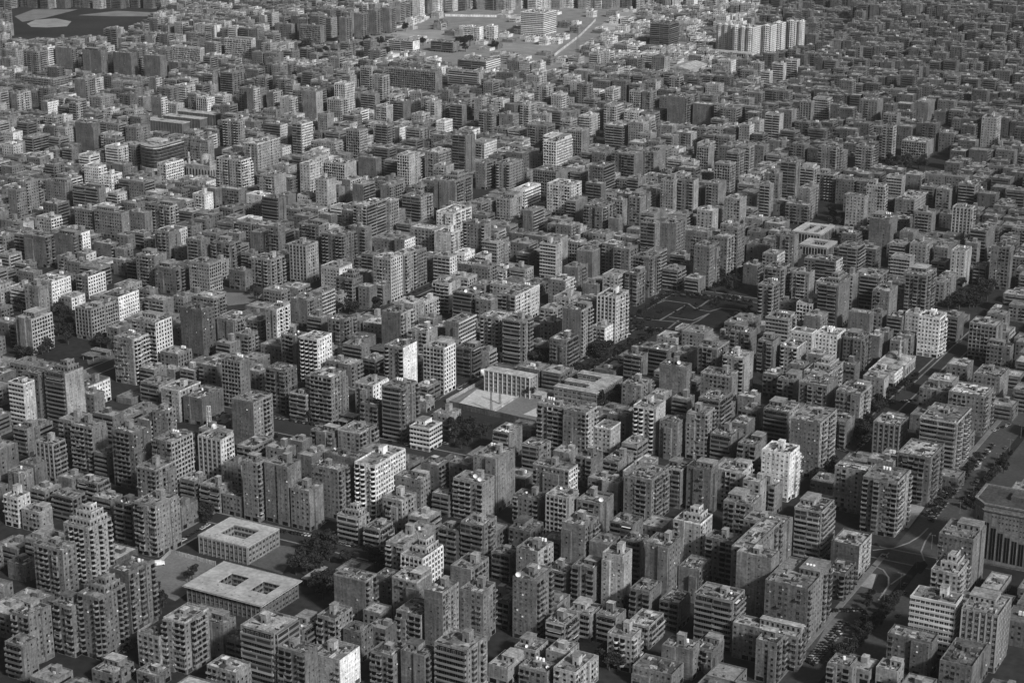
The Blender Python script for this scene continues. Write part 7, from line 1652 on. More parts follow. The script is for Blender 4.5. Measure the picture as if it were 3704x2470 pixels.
BAL = {k: balcony_mesh(k) for k in ('open', 'low', 'closed', 'loggia', 'round')}
_m = MB()
_m.box(-.5, .5, -1, 0, 0, 1, 0, bottom=True)
UNIT_STRIP = _m.mesh('unit_strip', [M_PAINT_O])
_m = MB()
_m.cyl(0, 0, .75, .5, 1.9, 12, 0)
_m.dome(0, 0, 1.9, .75, 0, n=12, k=3, h=.35)
for _a in (-.5, .4):
    for _b in (-.5, .4):
        _m.box(_a, _a + .1, _b, _b + .1, 0, .5, 1)
TANK = _m.mesh('water_tank', [M_WHITE, M_METAL])
_m = MB()
_N = 12
for _k, (_r, _z, _r2, _z2) in enumerate(((0, 0, .5, .06), (.5, .06, .95, .28))):
    for _i in range(_N):
        _p, _q = 2 * math.pi * _i / _N, 2 * math.pi * (_i + 1) / _N
        _c = [(_r * math.cos(_p), -_z - .5 + 0, _r * math.sin(_p) + 1.5), (_r2 * math.cos(_p), -_z2 - .5, _r2 * math.sin(_p) + 1.5), (_r2 * math.cos(_q), -_z2 - .5, _r2 * math.sin(_q) + 1.5), (_r * math.cos(_q), -_z - .5, _r * math.sin(_q) + 1.5)]
        _m.face(_c, 0)
        _m.face([(x, y + .04, z) for x, y, z in reversed(_c)], 0)
_m.box(-.05, .05, -.5, -.4, 0, 1.5, 1)
_m.box(-.4, .4, -.8, 0, 0, .08, 1)
DISH = _m.mesh('satellite_dish', [M_WHITE, M_METAL])


def facade(W, n, st, tone, rng):
    """fittings of one facade: windows, balconies, piers, floor bands"""
    wins, bals, piers, bands = [], [], [], []
    j = lambda a, b: rng.uniform(a, b)
    g = lambda: rng.choice(GLASSES)
    wt = min(.8, tone * 1.18 + .02)
    if st in 'wW':
        sp = rng.choice((2.5, 2.8, 3.2)) if st == 'w' else 2.6
        cols = max(2, int((W - 1.0) / sp))
        kinds = [rng.choice(('w', 'w', 'd', 'b')) if st == 'w' else 'w' for _ in range(cols)]
        for k in range(1, n):
            for c in range(cols):
                u = W * (c + .5) / cols
                kd = kinds[c]
                if kd == 'b':
                    wins.append((u, k * FH + 1.3, .8, .9, g()))
                elif kd == 'd' and rng.random() < .93:
                    wins.append((u, k * FH + .5, min(1.9, W / cols * .8), 1.9, g()))
                elif rng.random() < .94:
                    wins.append((u + j(-.08, .08), k * FH + .9, j(1.15, 1.5), 1.45, g()))
                if kd == 'd' and st == 'w' and rng.random() < .35:
                    bals.append((u, k * FH, min(2.6, W / cols * .95), 'low', tone * rng.uniform(.9, 1.25)))
    elif st == 'n':
        cs = [W * rng.uniform(.2, .4), W * rng.uniform(.6, .8)] if W > 9 else [W * .5]
        for k in range(1, n):
            for u in cs:
                if rng.random() < .7:
                    wins.append((u + rng.uniform(-.1, .1), k * FH + 1.2, rng.choice((.7, .9, 1.1)), 1.0, g()))
    elif st == 'b':
        seg = 1 if W < 9 or rng.random() < .4 else 2
        m = rng.uniform(.2, 1.2)
        for k in range(1, n):
            for q in range(seg):
                a = m + (W - 2 * m) * q / seg
                b = m + (W - 2 * m) * (q + 1) / seg - (.25 if q < seg - 1 else 0)
                r = rng.random()
                bals.append(((a + b) / 2, k * FH, b - a, 'closed' if r < .25 else 'open', tone * rng.choice((.85, .95, 1, 1.05, 1.1, 1.3))))
        cols = max(2, int(W / 2.7))
        for k in range(1, n):
            for c in range(cols):
                wins.append((W * (c + .5) / cols, k * FH + .12, 1.9, 2.2, rng.choice((GL, GL, GL, GL2))))
    elif st in 'sc':
        nb = max(2, round(W / 3.7))
        if nb <= 3:
            pat = [1, 0, 1][:nb] if nb == 3 else [1, rng.choice((0, 1))]
        else:
            pat = [1] + [rng.choice((0, 1, 0)) for _ in range(nb - 2)] + [1]
            if rng.random() < .35:
                pat = [1 - x for x in pat]
        for k in range(1, n):
            for c in range(nb):
                u = W * (c + .5) / nb
                if pat[c]:
                    r = rng.random()
                    kd = 'round' if st == 'c' else ('closed' if r < .2 else 'loggia' if r < .25 else 'open')
                    bals.append((u, k * FH, W / nb * .92, kd, tone * rng.uniform(.78, 1.4)))
                else:
                    wins.append((u, k * FH + .9, 1.3, 1.4, g()))
    elif st in 'gv':
        cols = max(2, round(W / (2.9 if st == 'g' else 3.3)))
        for c in range(cols + 1):
            u = min(max(W * c / cols, .3), W - .3)
            piers.append((u, .5 if st == 'g' else .6, FH, n * FH + .4, .3, wt))
        for k in range(1, n):
            if st == 'g':
                bands.append((k * FH - .35, k * FH + .25, .22, wt))
            for c in range(cols):
                u = W * (c + .5) / cols
                if st == 'g' and rng.random() < .3:
                    bals.append((u, k * FH, W / cols - .7, 'low', wt * rng.uniform(.9, 1.1)))
                wins.append((u, k * FH + (.6 if st == 'g' else .7), min(1.9, W / cols - .9) if st == 'g' else min(1.6, W / cols - 1.3), 1.8 if st == 'g' else 2.0, rng.choice((GL, GL, GL2))))
    elif st == 'B':
        cols = max(2, round(W / 2.6))
        for k in range(1, n + 1):
            bands.append((k * FH - .55, k * FH + (.85 if k < n else .95), .35, wt))
        for k in range(1, n):
            for c in range(cols):
                wins.append((W * (c + .5) / cols, k * FH + .9, W / cols * .86, 1.6, rng.choice((GL, GL, GL, GL2))))
    # ground floor: shop fronts and entrances
    cols = max(1, int(W / 4.5))
    for c in range(cols):
        wins.append((W * (c + .5) / cols, .15, W / cols * .7, 2.5, rng.choice((GL, GL, GL2, SHUT))))
    return wins, bals, piers, bands


def pane(mb, fr, w, t):
    """a framed window written straight into a joined mesh"""
    u, z, ww, h, gl = w
    a, b = u - ww / 2, u + ww / 2
    mb.face([fr(a, .03, z), fr(b, .03, z), fr(b, .03, z + h), fr(a, .03, z + h)], gl)
    mb.fbox(fr, a - .1, b + .1, 0, .16, z - .1, z, PAINT, t)
    mb.fbox(fr, a - .1, b + .1, 0, .1, z + h, z + h + .09, PAINT, t)
    for x in (a - .09, b):
        mb.face([fr(x, .08, z), fr(x + .09, .08, z), fr(x + .09, .08, z + h), fr(x, .08, z + h)], PAINT, t)


def roof_clutter(mb, x0, x1, y0, y1, z, amount, rng):
    for _ in range(amount):
        x, y = rng.uniform(x0, x1), rng.uniform(y0, y1)
        r = rng.random()
        if r < .45:
            s, q, h = rng.uniform(.3, 1.3), rng.uniform(.3, 1.3), rng.uniform(.2, 1.0)
        elif r < .7:
            s, q, h = rng.choice(((.12, rng.uniform(1, 2.6)), (rng.uniform(1, 2.6), .12))) + (rng.uniform(.5, 1.3),)
        elif r < .85:
            s, q, h = rng.uniform(.8, 1.9), rng.uniform(.8, 1.9), rng.uniform(.04, .2)
        else:
            s, q, h = .04, .04, rng.uniform(1.2, 2.8)
        s, q = min(s, (x1 - x0) / 4), min(q, (y1 - y0) / 4)
        x, y = min(max(x, x0 + s), x1 - s), min(max(y, y0 + q), y1 - q)
        mb.box(x - s, x + s, y - q, y + q, z, z + h, rng.choice((JD, JD, JD, JM, JM, JM, JM, JP)), .3)


def shell(mb, L, D, H, tf, tr, rim, floors):
    """outer walls with parapet; each facade has its own tone, the right one with some sun or shade put in"""
    x, y, w = L / 2, D / 2, .28
    V = [(-x, -y), (x, -y), (x, y), (-x, y)]
    I = [(-x + w, -y + w), (x - w, -y + w), (x - w, y - w), (-x + w, y - w)]
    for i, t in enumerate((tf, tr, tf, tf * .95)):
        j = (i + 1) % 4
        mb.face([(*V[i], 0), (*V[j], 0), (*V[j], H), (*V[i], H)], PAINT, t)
        mb.face([(*V[i], H), (*V[j], H), (*I[j], H), (*I[i], H)], PAINT, rim)
        mb.face([(*I[j], H - 1.1), (*I[i], H - 1.1), (*I[i], H), (*I[j], H)], PAINT, t)


ROOFT = 0.92


def paint(t):
    """renders and bare brick are dark, whitewash stays white"""
    return min(.78, t * (.62 if t < .34 else .62 + (t - .34) * 2.4))


def block(line, near):
    body, label = line.split(' | ')
    q = body.split()
    return build_block('apartment_building', label, 'apartment building', 'apartment blocks of the dense city', *(float(a) / 10 for a in q[:4]),
                       int(q[4]), q[5], q[6], int(q[7]) / 100, int(q[8]) / 100, q[9], near)


def build_block(name, label, cat, group, u0, L, v0, D, n, sl, sr, tl, tr, rc, near, z0=0.0):
    rng = random.Random(int(u0 * 10) * 7919 + int(v0 * 10))
    H = n * FH + 1.0
    k = rng.uniform(.82, 1.2)
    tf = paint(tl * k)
    tr_ = paint((tr if tr >= tl + .07 else tl * .75 + tr * .25) * k)  # right-face tone
    e = site(name, label, cat, u0, u0 + L, v0, v0 + D, group)
    e.location.z = z0
    x, y = L / 2, D / 2
    mb = MB()
    rim = tf * (1.9 if 'p' in rc else 1.45)
    shell(mb, L, D, H, tf, tr_, min(.75, rim), n)
    fr4 = list(frames(L, D))
    for fi in (0, 1):                            # projecting bays
        W = (L, D)[fi]
        if (sl, sr)[fi] in 'wns' and W > 10 and rng.random() < .5 and name == 'apartment_building':
            a = W * rng.choice((0, 0, .3, .55, .62))
            b = min(W, a + W * rng.uniform(.36, .48))
            fr, _, rz = fr4[fi]
            dd, ztop = rng.uniform(.8, 1.7), H - rng.choice((0, 0, 1.0, 4.1))
            mb.fbox(fr, a + .01, b - .01, 0, dd, 0, ztop, PAINT, (tf, tr_)[fi], bottom=False)

            def bay(u, d, z, fr=fr, a=a, b=b, dd=dd, zt=ztop):
                return fr(u, d + (dd if a < u < b and z < zt - 1.5 else 0), z)
            fr4[fi] = (bay, W, rz)
    if 'p' in rc:
        for fi in (0, 1):
            fr, W, _ = fr4[fi]
            mb.fbox(fr, 0, W, 0, .18, H - .9, H + .003, PAINT, min(.75, rim))
    for fi in (0, 1):
        fr, W, _ = fr4[fi]
        t = (tf, tr_)[fi]
        for k in range(1, n + 1):
            if (sl, sr)[fi] in 'wns':
                mb.fbox(fr, .0, W, 0, .07, k * FH - .2, k * FH + .02, PAINT, t * 1.22)
    mb.build('wall', e)
    rt = (.62 if 'W' in rc else .42 if 'P' in rc else .12 if 'D' in rc else rng.uniform(.22, .32)) * ROOFT
    zr = H - 1.1
    mb = MB()
    mb.box(-x + .28, x - .28, -y + .28, y - .28, zr - .25, zr, ROOF, rt)
    for _ in range(rng.randint(2, 5)):          # patches of other screed and shallow upstands
        a, b = rng.uniform(-x + .6, x - 2), rng.uniform(-y + .6, y - 2)
        a1, b1 = min(x - .5, a + rng.uniform(2, L * .5)), min(y - .5, b + rng.uniform(2, D * .5))
        mb.box(a, a1, b, b1, zr, zr + rng.uniform(.02, .09), ROOF, rt * rng.choice((.6, .75, 1.25, 1.5)))
    rf = mb.build('roof', e)
    # stair tower / set-back floor
    top = zr
    if 'S' in rc:
        mb = MB()
        tiers = [(-x + L * .2, x - L * .16, -y + D * .34, y - D * .05, zr, 1.0), (-x + L * .38, x - L * .3, -y + D * .5, y - D * .12, zr + FH, 1.15)]
        if 'round-fronted tower' in label:
            tiers = [(-x + L * .08, x - L * .1, -y + D * .2, y - D * .05, zr, 1.0), (-x + L * .2, x - L * .2, -y + D * .36, y - D * .1, zr + FH, 1.1), (-x + L * .34, x - L * .36, -y + D * .5, y - D * .2, zr + 2 * FH, 1.4)]
        for (p0, p1, yy, y1, z, q) in tiers:
            mb.box(p0, p1, yy, y1, z, z + FH, PAINT, tf * q, mt=ROOF, tt=rt * 1.2)
            for (c0, c1, c2, c3) in ((p0, p1, yy, yy + .25), (p1 - .25, p1, yy + .25, y1)):
                mb.box(c0, c1, c2, c3, z + FH, z + FH + .9, PAINT, min(.75, tf * q * 1.3))
            k = max(2, int((p1 - p0) / 2.4))
            for i in range(k):
                cx = p0 + (p1 - p0) * (i + .5) / k
                mb.face([(cx - .65, yy - .02, z + .7), (cx + .65, yy - .02, z + .7), (cx + .65, yy - .02, z + 2.4), (cx - .65, yy - .02, z + 2.4)], GL)
            k = max(2, int((y1 - yy) / 2.6))
            for i in range(k):
                cy = yy + (y1 - yy) * (i + .5) / k
                mb.face([(p1 + .02, cy - .6, z + .7), (p1 + .02, cy + .6, z + .7), (p1 + .02, cy + .6, z + 2.3), (p1 + .02, cy - .6, z + 2.3)], GL)
        mb.build('penthouse', rf)
    elif name == 'apartment_building' and 'W' not in rc and 'K' not in rc and rng.random() < .38:
        mb = MB()
        p0, p1 = (-x + .3, rng.uniform(-x * .1, x * .5)) if rng.random() < .5 else (rng.uniform(-x * .5, x * .1), x - .3)
        c0 = rng.uniform(-y * .4, y * .2)
        mb.box(p0, p1, c0, y - .3, zr, zr + FH, PAINT, tf * rng.uniform(.8, 1.4), mt=ROOF, tt=rt * rng.uniform(.8, 1.3))
        mb.box(p0 - .25, p1 + .25, c0 - .25, y - .05, zr + FH, zr + FH + .16, PAINT, tf * 1.15, bottom=True, mt=ROOF, tt=rt)
        for i in range(max(2, int((p1 - p0) / 2.6))):
            k = max(2, int((p1 - p0) / 2.6))
            cx = p0 + (p1 - p0) * (i + .5) / k
            mb.face([(cx - .6, c0 - .02, zr + .6), (cx + .6, c0 - .02, zr + .6), (cx + .6, c0 - .02, zr + 2.3), (cx - .6, c0 - .02, zr + 2.3)], GL)
        mb.build('roof_storey', rf)
    elif 'K' in rc or rng.random() < .72:
        w, dd = rng.uniform(2.6, 4.0), rng.uniform(3.2, 5.2)
        cx, cy = rng.uniform(-L * .15, L * .2), rng.uniform(-D * .05, D * .22)
        hh = rng.uniform(2.6, 3.4) + (2.2 if 'K' in rc else 0)
        w, dd = min(w, L * .4), min(dd, D * .45)
        mb = MB()
        mb.box(cx - w / 2, cx + w / 2, cy - dd / 2, cy + dd / 2, zr, zr + hh, PAINT, tf * rng.uniform(.9, 1.5), mt=ROOF, tt=rt)
        mb.box(cx - w / 2 - .2, cx + w / 2 + .2, cy - dd / 2 - .2, cy + dd / 2 + .2, zr + hh, zr + hh + .15, PAINT, tf * 1.2, bottom=True, mt=ROOF, tt=rt * 1.2)
        mb.face([(cx - .5, cy - dd / 2 - .02, zr + .05), (cx + .5, cy - dd / 2 - .02, zr + .05), (cx + .5, cy - dd / 2 - .02, zr + 2.1), (cx - .5, cy - dd / 2 - .02, zr + 2.1)], GL)
        mb.build('stair_tower', rf)
    nt = 3 if 'T' in rc else (1 if rng.random() < .13 else 0)
    if nt:
        tx, ty = rng.uniform(-L * .3, L * .15), rng.uniform(D * .1, D * .3)
        tz = zr
        if 'T' in rc:
            mb = MB()
            mb.box(tx - 1.2, tx + 1.2 + (nt - 1) * 1.8, ty - 1.1, ty + 1.1, zr, zr + 1.6, PAINT, tf * 1.2, mt=ROOF, tt=rt)
            mb.build('tank_stand', rf)
            tz = zr + 1.6
        for k in range(nt):
            link('water_tank', TANK, rf, (tx + k * 1.8, ty, tz), rng.uniform(0, 3), (1.05, 1.05, 1.1))
    for k in range((2 if 'd' in rc else 0) + rng.choice((0, 0, 1))):
        s = 1.5 if 'd' in rc and k < 2 else rng.uniform(.65, .95)
        link('satellite_dish', DISH, rf, (rng.uniform(-x + 1.5, x - 1.5), rng.uniform(-y + 1.5, y - 1.5), zr + .1), rng.uniform(-.5, .9), (s, s, s))
    mb = MB()
    roof_clutter(mb, -x + .8, x - .8, -y + .8, y - .8, zr, (46 if 'x' in rc else 22) + int(L * D / 18), rng)
    if 'W' in rc and rng.random() < .5:
        mb.box(-x + .6, x - .6, -y + D * .45, -y + D * .45 + .2, zr, zr + .9, PAINT, .6)
    stuff(mb, 'roof_clutter', rf)
    # facades
    joined, small = MB(), MB()
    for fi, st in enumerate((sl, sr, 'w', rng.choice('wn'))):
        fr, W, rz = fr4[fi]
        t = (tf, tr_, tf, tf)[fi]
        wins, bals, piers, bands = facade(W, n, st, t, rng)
        if fi > 1:
            bals = []
        for w in wins:
            gl = w[4]
            if near and fi < 2 and w[1] > FH:
                k = {GL: 0, GL2: 1, SHUT: 2}[gl]
                link('window', WIN[k], e, fr(w[0], 0, w[1]), rz, (w[2], 1, w[3]), t * 1.25)
            elif fi < 2:
                pane(joined, fr, w, t * 1.25)
            else:
                a, b = w[0] - w[2] / 2, w[0] + w[2] / 2
                joined.face([fr(a, .03, w[1]), fr(b, .03, w[1]), fr(b, .03, w[1] + w[3]), fr(a, .03, w[1] + w[3])], gl)
            if fi < 2 and w[1] > FH and rng.random() < .10:      # air conditioner below the window
                c = w[0] + w[2] / 2 + .5
                if c < W - .5:
                    small.fbox(fr, c - .4, c + .4, 0, .4, w[1] - .2, w[1] + .4, rng.choice((JM, JP, JP, WHITE)))
        for (u, z, w, kd, tb) in bals:
            link('balcony', BAL[kd], e, fr(u, 0, z), rz, (w, 1, 1.19 if st == 'b' else 1), min(.8, tb))
            r = rng.random()
            if r < .09:                                         # laundry and awnings
                c = u + rng.uniform(-.3, .3) * w
                hw = rng.uniform(.3, .8)
                small.fbox(fr, c - hw, c + hw, 1.26, 1.32, z - .1, z + rng.uniform(.7, .95), rng.choice((WHITE, JP, JP, JM, JD)))
            elif r < .16 and kd in ('open', 'loggia'):
                small.fbox(fr, u - w * .4, u + w * .4, .1, 1.3, z + 2.2, z + 2.3, rng.choice((JP, JM, JD, WHITE)))
        for (u, w, z0, z1, d, tp) in piers:
            link('pier', UNIT_STRIP, e, fr(u, 0, z0), rz, (w, d, z1 - z0), min(.8, tp))
        for (z0, z1, d, tp) in bands:
            link('floor_band', UNIT_STRIP, e, fr(W / 2, 0, z0), rz, (W - .04 + (2 * d if st == 'B' else 0), d, z1 - z0), min(.8, tp))
    stuff(joined, 'windows', e)
    stuff(small, 'facade_fittings', e)
    return e


for i, ln in enumerate(x for x in BLOCKS.strip().split('\n')):
    vv = float(ln.split()[2]) / 10
    block(ln, near=(i < 45))


# ------------------------------------------------------------------ the blocks beyond the first three hundred: one mass
class Quads:
    def __init__(s):
        s.p, s.m, s.t = [], [], []

    def q(s, o, a, b, m, t):
        s.p.append((o, a, b))
        s.m.append(m)
        s.t.append(t)

    def build(s, name, mats):
        P = np.array(s.p, dtype=np.float32)
        n = len(P)
        V = np.empty((n, 4, 3), np.float32)
        V[:, 0] = P[:, 0]
        V[:, 1] = P[:, 0] + P[:, 1]
        V[:, 2] = P[:, 0] + P[:, 1] + P[:, 2]
        V[:, 3] = P[:, 0] + P[:, 2]
        me = bpy.data.meshes.new(name)
        me.vertices.add(4 * n)
        me.vertices.foreach_set('co', V.ravel())
        me.loops.add(4 * n)
        me.loops.foreach_set('vertex_index', np.arange(4 * n, dtype=np.int32))
        me.polygons.add(n)
        me.polygons.foreach_set('loop_start', np.arange(0, 4 * n, 4, dtype=np.int32))
        for mt in mats:
            me.materials.append(mt)
        me.polygons.foreach_set('material_index', np.array(s.m, dtype=np.int32))
        me.attributes.new('tone', 'FLOAT', 'FACE').data.foreach_set('value', np.array(s.t, dtype=np.float32))
        me.update(calc_edges=True)
        return link(name, me)


BX, BY, AX, AY = BU.x, BU.y, AV.x, AV.y


def qbox(Q, u0, u1, v0, v1, z0, z1, m, t, mt=None, tt=None, sides='frlb'):
    bx, by = BX * (u1 - u0), BY * (u1 - u0)
    ax, ay = AX * (v1 - v0), AY * (v1 - v0)
    o = (BX * u0 + AX * v0, BY * u0 + AY * v0)
    h = (0, 0, z1 - z0)
    if 'f' in sides:
        Q.q((o[0], o[1], z0), (bx, by, 0), h, m, t)
    if 'r' in sides:
        Q.q((o[0] + bx, o[1] + by, z0), (ax, ay, 0), h, m, t if 'R' not in sides else t)
    if 'l' in sides:
        Q.q((o[0] + ax, o[1] + ay, z0), (-ax, -ay, 0), h, m, t)
    if 'b' in sides:
        Q.q((o[0] + bx + ax, o[1] + by + ay, z0), (-bx, -by, 0), h, m, t)
    Q.q((o[0], o[1], z1), (bx, by, 0), (ax, ay, 0), m if mt is None else mt, t if tt is None else tt)


def far_block(Q, u0, L, v0, D, n, sl, sr, tl, tr, rc, rng, fine):
    H = n * FH + 1
    rt = (.6 if 'W' in rc else .42 if 'P' in rc else .14 if 'D' in rc else rng.uniform(.2, .33)) * ROOFT
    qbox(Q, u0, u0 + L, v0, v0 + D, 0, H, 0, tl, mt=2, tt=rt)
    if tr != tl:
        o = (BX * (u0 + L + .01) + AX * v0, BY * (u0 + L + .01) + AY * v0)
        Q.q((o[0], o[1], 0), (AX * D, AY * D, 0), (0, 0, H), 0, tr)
    # parapet strips
    for a in ((u0, u0 + L, v0, v0 + .3), (u0, u0 + L, v0 + D - .3, v0 + D), (u0, u0 + .3, v0 + .3, v0 + D - .3), (u0 + L - .3, u0 + L, v0 + .3, v0 + D - .3)):
        qbox(Q, a[0], a[1], a[2], a[3], H, H + .8, 0, min(.75, tl * (1.6 if 'p' in rc else 1.1)))
    # stair tower and junk
    if rng.random() < .8:
        c, d = u0 + L * rng.uniform(.3, .6), v0 + D * rng.uniform(.35, .65)
        qbox(Q, c, c + min(3.4, L * .35), d, d + min(4.2, D * .33), H, H + rng.uniform(2.4, 3.4) + (2 if 'K' in rc else 0), 0, tl * rng.uniform(.9, 1.5), mt=2, tt=rt * 1.1)
    if 'S' in rc:
        qbox(Q, u0 + L * .2, u0 + L * .85, v0 + D * .25, v0 + D * .93, H, H + FH, 0, tl * 1.2, mt=2, tt=rt * 1.2)
    for _ in range(9 if fine else 5):
        c, d = u0 + L * rng.uniform(.06, .85), v0 + D * rng.uniform(.06, .85)
        s = rng.uniform(.5, 2.2)
        qbox(Q, c, c + min(s, L * .1), d, d + min(rng.uniform(.5, 2.2), D * .1), H, H + rng.uniform(.2, 1.4), rng.choice((7, 8, 8, 9)), .3, sides='fr')
    if 'T' in rc or rng.random() < .1:
        c, d = u0 + L * rng.uniform(.2, .6), v0 + D * rng.uniform(.3, .8)
        for k in range(2):
            qbox(Q, c + k * 2, c + k * 2 + 1.5, d, d + 1.5, H + .6, H + 2.6, 5, .8)
    for fi, st in ((0, sl), (1, sr)):
        W = L if fi == 0 else D
        t = tl if fi == 0 else tr
        if fi == 0:
            ox, oy, ux, uy, nx, ny = BX * u0 + AX * v0, BY * u0 + AY * v0, BX, BY, -AX, -AY
        else:
            ox, oy, ux, uy, nx, ny = BX * (u0 + L) + AX * v0, BY * (u0 + L) + AY * v0, AX, AY, BX, BY

        def wq(u, z, w, h, m, d=.04, tt=.3):
            a = u - w / 2
            Q.q((ox + ux * a + nx * d, oy + uy * a + ny * d, z), (ux * w, uy * w, 0), (0, 0, h), m, tt)

        def ledge(a, b, d, z0, z1, tt):
            wq((a + b) / 2, z0, b - a, z1 - z0, 0, d, tt)
            for z in (z0, z1):
                Q.q((ox + ux * a, oy + uy * a, z), (ux * (b - a), uy * (b - a), 0), (nx * d, ny * d, 0), 0, tt)
            for c in (a, b):
                Q.q((ox + ux * c, oy + uy * c, z0), (nx * d, ny * d, 0), (0, 0, z1 - z0), 0, tt)
        if fine:
            wins, bals, piers, bands = facade(W, n, st, t, rng)
            for w in wins:
                wq(w[0], w[1], w[2], w[3], {GL: 1, GL2: 3, SHUT: 4}[w[4]])
            for (u, z, w, kd, tb) in bals:
                ledge(u - w / 2, u + w / 2, 1.2, z - .15, z + .95, min(.8, tb))
                wq(u, z + .95, w * .8, 1.6, 1, .05)
            for (u, w, z0, z1, d, tp) in piers:
                ledge(u - w / 2, u + w / 2, d, z0, z1, min(.8, tp))
            for (z0, z1, d, tp) in bands:
                ledge(0, W, d, z0, z1, min(.8, tp))
        else:
            cols = max(2, int(W / 3.1))
            for k in range(1, n):
                z = k * FH
                if st == 'b':
                    ledge(W * .05, W * .95, 1.1, z - .15, z + 1.15, min(.8, t * rng.uniform(.92, 1.15)))
                    wq(W / 2, z + 1.15, W * .8, 1.2, 1, .05)
                elif st == 's':
                    for c in range(cols):
                        u = W * (c + .5) / cols
                        if c % 3 == 0:
                            ledge(u - W / cols * .45, u + W / cols * .45, 1.1, z - .15, z + .9, min(.8, t * rng.uniform(.95, 1.25)))
                            wq(u, z + .9, W / cols * .8, 1.6, 1, .05)
                        else:
                            wq(u, z + .9, 1.3, 1.4, rng.choice((1, 1, 3)))
                else:
                    for c in range(cols):
                        if st != 'n' or (c % 3 == 1):
                            wq(W * (c + .5) / cols, z + .9, 1.35, 1.45, rng.choice((1, 1, 3, 4)))


Q = Quads()
for ln in FAR_BLOCKS.strip().split('\n'):
    q = ln.split()
    rng = random.Random(ln)
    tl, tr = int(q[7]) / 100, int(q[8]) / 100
    far_block(Q, float(q[0]) / 10, float(q[1]) / 10, float(q[2]) / 10, float(q[3]) / 10, int(q[4]), q[5], q[6], paint(tl), paint(tr if tr >= tl + .07 else tl * .75 + tr * .25), q[9], rng, True)  # right-face tones here also keep some sun and shade in the colour
frng = random.Random(12)
FILL_TONES = (.16, .2, .24, .28, .32, .37, .43, .5, .58, .66)  # filler wall tones; districts under cloud shade coloured darker, the sunlit band paler
for ln in FILL.strip().split('\n'):            # one line per street row: v and starting u, then (step in u, length, depth, floors, tone class)
    head, *items = ln.split(';')
    v0, u = (int(k) for k in head.split())
    for it in items:
        du, L, D, n, pt = (int(k) for k in it.split())
        u += du
        t = FILL_TONES[pt] * frng.uniform(.92, 1.08)
        tr = t * frng.choice((.95, 1, 1, 1.25))
        far_block(Q, u, L, v0, D, n, frng.choice('bsswwnbw'), frng.choice('nwsb'), paint(t), paint(min(.72, tr)),
                  frng.choice(('-', '-', 'K', 'x', 'x', 'P', 'W' if pt > 4 else '-', 'D')), frng, False)
far = Q.build('apartment_buildings_beyond', PAL)
tag(far, 'mass of small apartment blocks filling the city behind and between the nearer ones', 'apartment buildings', kind='stuff')


# ------------------------------------------------------------------ schools
def grid_windows(e, fr, W, rz, cols, floors, fh, z0, ww, wh, tone, margin=.6, var=0):
    for k in range(floors):
        for c in range(cols):
            u = margin + (W - 2 * margin) * (c + .5) / cols
            link('window', WIN[(0, 0, 1)[(c * 7 + k * 3) % 3] if var else 0], e, fr(u, 0, z0 + k * fh), rz, (ww, 1, wh), tone)


def court_roof(mb, L, D, courts, z0, z1, tone, grow=0.0):
    """flat roof with rectangular openings (courts share the same depth range)"""
    x, y = L / 2 + grow, D / 2 + grow
    c0, c1 = courts[0][2] + grow, courts[0][3] - grow
    mb.box(-x, x, -y, c0, z0, z1, CLEAN, tone, bottom=True)
    mb.box(-x, x, c1, y, z0, z1, CLEAN, tone, bottom=True)
    xs = [-x]
    for c in courts:
        xs += [c[0] + grow, c[1] - grow]
    xs.append(x)
    for a, b in zip(xs[::2], xs[1::2]):
        mb.box(a, b, c0, c1, z0, z1, CLEAN, tone, bottom=True)


